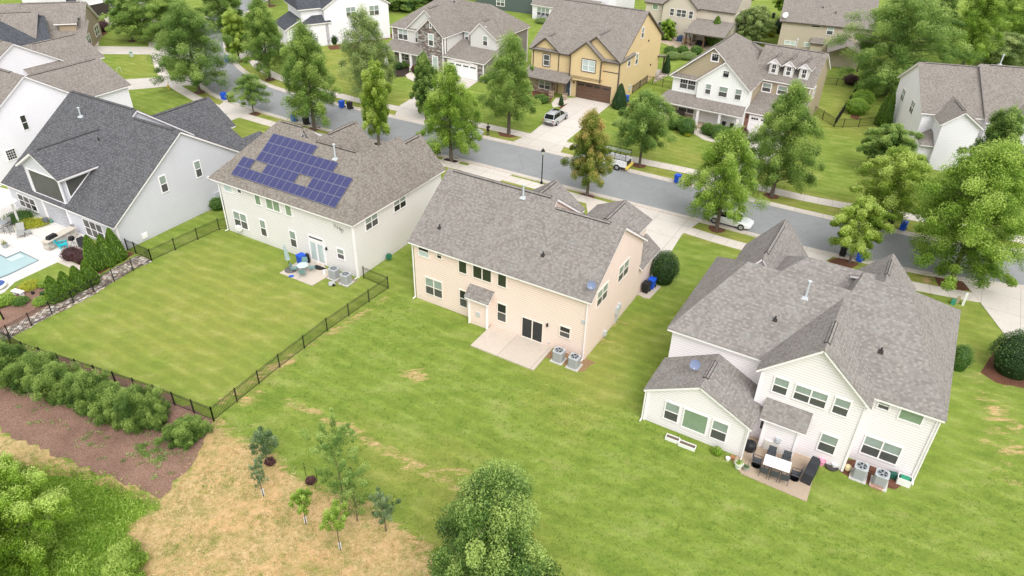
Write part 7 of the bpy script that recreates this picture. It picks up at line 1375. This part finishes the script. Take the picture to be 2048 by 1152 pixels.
x, y = mm(1806, 966); r = thing('hose_reel_box', (x, y), C.yaw, 'white box with a green hose reel at the rear corner of the white house', 'hose reel'); m = MB(); m.box(-.42, -.3, 0, .42, -.26, .55); m.box(-.42, .26, 0, .42, .3, .55); m.box(-.42, -.3, 0, -.38, .3, .5); m.box(.38, -.3, 0, .42, .3, .5); m.build('frame', m_white, r, merge=False); m = MB(); m.bar((-.26, 0, .34), (.26, 0, .34), .24, 14); m.build('reel', plain('reel_green', (.02, .24, .13), .5), r)
x, y = mm(1783, 955); m = MB(); m.obox((x, y, 0), .5, .3, .42, C.yaw+.3, taper=.9); tag(m.build('garden_tub', plain('dark_green_tub', (.02, .10, .07), .6)), 'dark green tub tipped behind the right air conditioner', 'tub')
x, y = mm(1751, 979); r = thing('wire_trellis', (x, y), C.yaw, 'low orange wire plant stand in the red mulch in front of the air conditioners', 'plant stand'); m_or = plain('orange_wire', (.60, .16, .06), .5)
for k in range(5): m = MB(); m.bar((-.35+k*.17, 0, 0), (-.35+k*.17, .05, .34), .016, 4); m.build('upright', m_or, r)
for zz in (.12, .3): m = MB(); m.bar((-.38, .02, zz), (.36, .02, zz), .016, 4); m.build('rail', m_or, r)
for (px, py, lab, l_) in ((1344.6, 880.5, 'upper white trough planter on the grass in front of the sunroom', .95), (1373.8, 894, 'lower white trough planter with a few seedlings in front of the sunroom', 1.15)):
    x, y = mm(px, py); r = thing('trough_planter', (x, y), C.yaw+.03, lab, 'planter', 'white trough planters'); m = MB(); h_ = l_/2; m.box(-h_, -.2, 0, h_, -.16, .28); m.box(-h_, .16, 0, h_, .2, .28); m.box(-h_, -.16, 0, -h_+.04, .16, .28); m.box(h_-.04, -.16, 0, h_, .16, .28); m.build('trough', m_white, r, merge=True); m = MB(); m.box(-h_+.04, -.16, .02, h_-.04, .16, .2); m.build('soil', plain('potting_soil', (.14, .10, .07), .9), r)
x, y = mm(1433, 908)[:2]; blob((x, y), .36, .36, .55, 'bright', 'small leafy yellow-green plant below the right sunroom window', 'shrub', .08, 700, 91)
# ---- pool terrace things
r = thing('pergola', mm(*zDp(20, 330)), D.yaw, 'flat white shade roof on white posts at the left edge of the pool terrace', 'pergola'); cr_ = [g(*zDp(*q), 2.7) for q in ((-60, 120), (0, 137), (138, 203), (0, 268), (-90, 300))]; O3 = r.location.copy(); iv = Matrix.Rotation(-D.yaw, 3, 'Z')
m = MB(); m.prism([tuple(iv @ (p-O3)) for p in cr_], (0, 0, .12)); m.build('shade_roof', m_white, r)
for q in ((152, 380), (-40, 330), (-30, 260)): p = g(*zDp(*q)); p = iv @ (p-O3); m = MB(); m.box(p.x-.08, p.y-.08, 0, p.x+.08, p.y+.08, 2.75); m.build('post', m_white, r)
p0 = mm(*zDp(390, 590)); p1 = mm(*zDp(600, 475)); yk = math.atan2(p1[1]-p0[1], p1[0]-p0[0]); kl = math.hypot(p1[0]-p0[0], p1[1]-p0[1]); xk, yk_ = (p0[0]+p1[0])/2, (p0[1]+p1[1])/2; r = thing('kitchen_island', (xk, yk_), yk, 'outdoor kitchen island with stone base and pale counter on the pool terrace', 'counter', z=.05)
m = MB(); m.box(-kl/2, 0, 0, kl/2, .75, .88); m.build('stone_base', stone('pale_ledge', [(.42, .39, .35), (.50, .47, .42), (.36, .32, .28), (.56, .52, .47)], .35, .14), r); m = MB(); m.box(-kl/2-.08, -.08, .88, kl/2+.08, .85, .94); m.build('counter_top', plain('tan_counter', (.55, .50, .42), .5), r)
p = r.matrix_basis @ Vector((-kl/2+.85, .4, 0)); m = MB(); m.obox((p.x, p.y, .99), 1.0, .5, .3, yk, taper=.82); tag(m.build('grill_hood', m_dark), 'black covered built-in grill on top of the stone kitchen island', 'grill')
x, y = mm(*zDp(490, 560)); r = thing('adirondack_chair', (x, y), R(120), 'bright turquoise slatted garden chair beside the kitchen island', 'chair', z=.05); mt = plain('turquoise_plastic', (.02, .50, .58), .5)
m = MB(); m.prism([(-.28, -.3, .36), (.28, -.3, .36), (.28, .3, .24), (-.28, .3, .24)], (0, 0, .04)); m.build('seat', mt, r)
for k in range(5): m = MB(); m.prism([(-.3+k*.122, .28, .26), (-.2+k*.122, .28, .26), (-.2+k*.13, .55, 1.0-.03*abs(k-2)), (-.3+k*.13, .55, 1.0-.03*abs(k-2))], (0, .03, 0)); m.build('back_slat', mt, r)
for s in (-1, 1): m = MB(); m.box(s*.36-.07, -.38, .52, s*.36+.07, .38, .55); m.build('armrest', mt, r); m = MB(); m.box(s*.34-.04, -.36, 0, s*.34+.04, -.28, .52); m.build('leg', mt, r); m = MB(); m.box(s*.34-.04, .2, 0, s*.34+.04, .28, .52); m.build('leg', mt, r)
x, y = mm(*zDp(568, 545)); r = thing('kettle_grill', (x, y), 0, 'round black kettle grill between the turquoise chair and the cypresses', 'grill', z=.05); m = MB(); m.lathe([(.05, .55), (.25, .62), (.30, .78), (.24, .95), (.04, 1.02)], n=14); m.build('kettle', m_black, r, smooth=True)
for k in range(3): m = MB(); m.bar((0, 0, .6), (math.cos(k*2.09)*.3, math.sin(k*2.09)*.3, 0), .015, 5); m.build('leg', m_black, r)
x, y = mm(*zDp(650, 555)); m = MB(); m.obox((x, y, .0), 1.0, .6, .95, D.yaw, taper=.97); tag(m.build('smoker_cover', m_dark), 'black covered smoker against the wall behind the arborvitae', 'grill')
xt, yt = mm(*zDp(538, 385)); tbl_round((xt, yt), .48, .72, 'round white bistro table under the grey house porch', m_white, m_black, .05)
m_tan = plain('tan_sling', (.42, .38, .33), .8); m_gry = plain('grey_sling', (.33, .33, .32), .8); ch = chair_proto(m_gry, m_dark, 'patio_chair'); 
for i, (q, a, lab) in enumerate([((470, 360), 40, 'grey chair left of the round bistro table under the porch'), ((430, 345), 70, 'grey chair farthest left under the porch'), ((580, 430), 200, 'grey folding chair right of the bistro table'), ((75, 400), 20, 'grey sling chair nearest the white shade post'), ((85, 450), 160, 'grey sling chair at the dark table under the shade roof'), ((15, 450), -60, 'grey sling chair at the left edge of the pool terrace'), ((-10, 380), 60, 'grey sling chair at the far side under the white shade roof')]):
    o = ch if i == 0 else copy_tree(ch); x, y = mm(*zDp(*q)); o.location = (x, y, .05); o.rotation_euler = (0, 0, R(a)); o['label'] = lab; o['group'] = 'grey patio chairs on the pool terrace'
x, y = mm(*zDp(35, 415)); tbl_round((x, y), .5, .7, 'dark round table under the white shade roof', m_grey, m_dark, .05)
x, y = mm(*zDp(475, 330)); r = thing('patio_sofa', (x, y), D.yaw, 'tan cushioned sofa under the grey house porch', 'sofa', z=.05); m = MB(); m.box(-.8, -.35, .12, .8, .35, .42); m.build('seat', m_tan, r); m = MB(); m.box(-.8, .3, .42, .8, .5, .85); m.build('backrest', m_tan, r)
p0 = g(*zDp(165, 515)); p1 = g(*zDp(172, 400)); yk = math.atan2((p1-p0).y, (p1-p0).x)-math.pi/2; c_ = (p0+p1)/2; r = thing('sun_lounger', (c_.x, c_.y), yk, 'grey sling sun lounger with raised back on the pool terrace', 'sun lounger', z=.05); m = MB(); m.box(-.33, -.95, .30, .33, .3, .34); m.build('seat', m_gry, r); m = MB(); m.prism([(-.33, .3, .34), (.33, .3, .34), (.33, .95, .8), (-.33, .95, .8)], (0, .03, .0)); m.build('backrest', m_gry, r)
for sx in (-1, 1):
    for yy in (-.85, .25): m = MB(); m.bar((sx*.3, yy, 0), (sx*.3, yy, .31), .018, 5); m.build('leg', m_dark, r)
x, y = mm(*zDp(222, 465)); r = thing('side_table', (x, y), D.yaw, 'small slatted side table right of the sun lounger', 'table', z=.05); m = MB(); m.box(-.25, -.25, .40, .25, .25, .43); m.build('table_top', m_gry, r)
for sx in (-1, 1):
    for sy in (-1, 1): m = MB(); m.bar((sx*.2, sy*.2, 0), (sx*.2, sy*.2, .4), .015, 4); m.build('leg', m_dark, r)
pot(*zDp(362, 380), .28, .6, plain('slate_pot', (.12, .13, .14), .6), 'tall slate pot at the porch opening of the grey house', None); pot(*zDp(398, 370), .16, .25, plain('green_can', (.10, .28, .20), .6), 'small green watering pot beside the tall slate pot', None); pot(*zDp(45, 560), .27, .4, m_grey, 'grey pot with orange flowers on the pool terrace', 'rust', pl=.5)
x, y = mm(*zDp(148, 925)); r = thing('garden_bench', (x, y), D.yaw+.2, 'small white stone bench in the pool bed', 'bench', z=.02); m = MB(); m.box(-.55, -.22, .38, .55, .22, .46); m.build('seat', m_white, r)
for s in (-1, 1): m = MB(); m.box(s*.36-.08, -.16, 0, s*.36+.08, .16, .38); m.build('leg', m_white, r)
x, y = mm(*zDp(-10, 870)); r = thing('inflatable_float', (x, y), .4, 'white and blue inflatable pool float at the left edge of the photo', 'pool float', z=.1); m = MB(); m.lathe([(.3, .1), (.5, .0), (.68, .1), (.72, .25), (.6, .36), (.36, .3), (.3, .1)], n=20); m.build('ring', m_white, r, smooth=True); m = MB(); m.lathe([(.4, .345), (.5, .375), (.6, .365)], n=20); m.build('stripe', plain('navy_stripe', (.04, .09, .30), .5), r, smooth=True)
x, y = mm(*zDp(30, 1110)); r = thing('garden_light_post', (x, y), 0, 'black post with a white rounded top at the left edge by the fence', 'post'); m = MB(); m.bar((0, 0, 0), (-.1, 0, 1.3), .07, 8); m.build('post', m_black, r); m = MB(); m.lathe([(.05, 1.3), (.2, 1.35), (.2, 1.5), (.06, 1.6)], (-.1, 0, 0), 12); m.build('cap', m_white, r)
x, y = mm(*zDp(255, 915)); m = MB(); m.lathe([(.1, 0), (.16, .12), (.12, .25)], (x, y, .01), 10); tag(m.build('garden_lantern', m_black), 'small black garden lantern in the mulch near the bench', 'lantern')
# ---- street and verge things
x, y = mm(337.5, 178); r = thing('fire_hydrant', (x, y), .3, 'yellow fire hydrant beside the left sidewalk', 'hydrant'); my = plain('hydrant_yellow', (.72, .50, .10), .5); m = MB(); m.lathe([(.16, 0), (.13, .06), (.11, .1), (.11, .5), (.14, .52), (.12, .62), (.05, .7)], n=12); m.build('barrel', my, r)
for s in (-1, 1): m = MB(); m.bar((0, 0, .42), (s*.2, 0, .42), .055, 8); m.build('nozzle', my, r)
def box_thing(px, py, sx, sy, sz, m_, name, label, cat, yaw=R(-30), z=0, cap=None):
    x, y = mm(px, py); r = thing(name, (x, y), yaw, label, cat, z=z); m = MB(); m.obox((0, 0, 0), sx, sy, sz, taper=.96); m.build('casing', m_, r); m = MB(); m.obox((0, 0, sz), sx*1.05, sy*1.05, .04, taper=.9); m.build('cap', cap or m_, r); return r
mg = plain('utility_green', (.05, .26, .17), .6); box_thing(263.6, 113, .5, .4, .7, plain('utility_pale', (.50, .54, .50), .6), 'utility_box', 'pale utility box with green cap on the upper left lawn', 'utility box', cap=mg); box_thing(456, 244, .22, .16, 1.1, m_white, 'utility_post', 'white marker post beside the driveway of the grey house', 'post', cap=mg)
box_thing(1925, 610, .2, .16, 1.2, m_white, 'utility_post', 'white marker post on the grass beside the right driveway', 'post'); box_thing(1905, 608, .35, .35, .4, mg, 'utility_box', 'small green utility box near the right sidewalk', 'utility box'); box_thing(1914, 605, .25, .25, .6, plain('utility_tan', (.40, .34, .22), .6), 'utility_box', 'tan utility pedestal between the green box and the white post', 'utility box')
x, y = mm(239, 146); r = thing('yard_sign_frame', (x, y), R(60), 'empty white wire sign frame on the upper left lawn', 'sign frame')
for s in (-1, 1): m = MB(); m.bar((s*.35, 0, 0), (s*.35, 0, .8), .02, 4); m.build('leg', m_white, r)
m = MB(); m.bar((-.35, 0, .8), (.35, 0, .8), .02, 4); m.build('top_bar', m_white, r)
# porch and rear patio furniture across the street
for (h_, u_, v_, yw_, lab, mt, zz) in ((K, -.6, -1.3, 180, 'left dark wicker chair at the right end of the dormer house porch', m_dark, .35), (K, -1.7, -1.3, 180, 'right dark wicker chair beside the porch steps', m_dark, .35)):
    o = chair_proto(mt, mt, 'porch_chair'); p = h_.world(u_, v_); o.location = (p.x, p.y, zz); o.rotation_euler = (0, 0, h_.yaw+R(yw_-180)); o['label'] = lab; o['group'] = 'dark wicker porch chairs'
p = K.world(-8.2, -.7); r = thing('porch_bench', (p.x, p.y), K.yaw, 'dark bench at the left end of the dormer house porch', 'bench', z=.35); m = MB(); m.box(-.75, -.25, .4, .75, .25, .45); m.build('seat', m_btrim, r); m = MB(); m.box(-.75, .22, .45, .75, .27, .95); m.build('backrest', m_btrim, r)
for s in (-1, 1): m = MB(); m.box(s*.68-.03, -.22, 0, s*.68+.03, .22, .4); m.build('leg', m_btrim, r)
x, y = mm(*zM(672, 655)); r = thing('outdoor_fireplace', (x, y), R(-28), 'stone outdoor fireplace on the gravel behind the yellow house', 'fireplace'); m = MB(); m.obox((0, 0, 0), 1.4, .9, 1.3); m.build('hearth', st_tan, r); m = MB(); m.obox((0, 0, 1.3), 1.2, .8, .9, taper=.45); m.build('chimney', plain('mantel_grey', (.36, .34, .32), .8), r); m = MB(); m.obox((0, -.46, .25), .5, .06, .5); m.build('firebox', m_black, r)
x, y = mm(*zM(585, 605)); r = thing('covered_grill', (x, y), R(-20), 'dark blue covered grill left of the outdoor fireplace', 'grill'); m = MB(); m.obox((0, 0, 0), 1.3, .6, .85, taper=.95); m.build('cover_skirt', plain('navy_cover', (.04, .07, .14), .8), r); m = MB(); m.obox((0, 0, .85), .8, .5, .25, taper=.7); m.build('cover_hood', MATS['navy_cover'], r)
x, y = mm(*zM(890, 670)); r = thing('patio_sofa', (x, y), R(-28), 'dark sofa under the cream rear house patio roof', 'sofa'); m = MB(); m.box(-1, -.4, .1, 1, .4, .42); m.build('seat', m_dark, r); m = MB(); m.box(-1, .3, .42, 1, .5, .85); m.build('backrest', m_dark, r)
x, y = mm(1565, 68); r = thing('garden_statue', (x, y), 0, 'white garden ornament on the lawn left of the khaki house', 'ornament'); m = MB(); m.lathe([(.3, 0), (.2, .2), (.25, .6), (.15, 1.0), (.05, 1.2)], n=10); m.build('figure', m_white, r, smooth=True)
x, y = mm(1006, 14); m = MB(); m.obox((x, y, 0), 1.0, .7, .9, .3, taper=.8); tag(m.build('garden_toy', plain('cyan_toy', (.05, .5, .6), .5)), 'small cyan play item on the patio of the dark green house', 'toy')
for i, (px, py) in enumerate(((1078, 40), (1089, 42))): o = copy_tree(ac); x, y = mm(px, py); o.location = (x, y, 0); o['label'] = ['left distant grey air conditioner left of the sunroom windows', 'right distant grey air conditioner under the sunroom windows'][i]
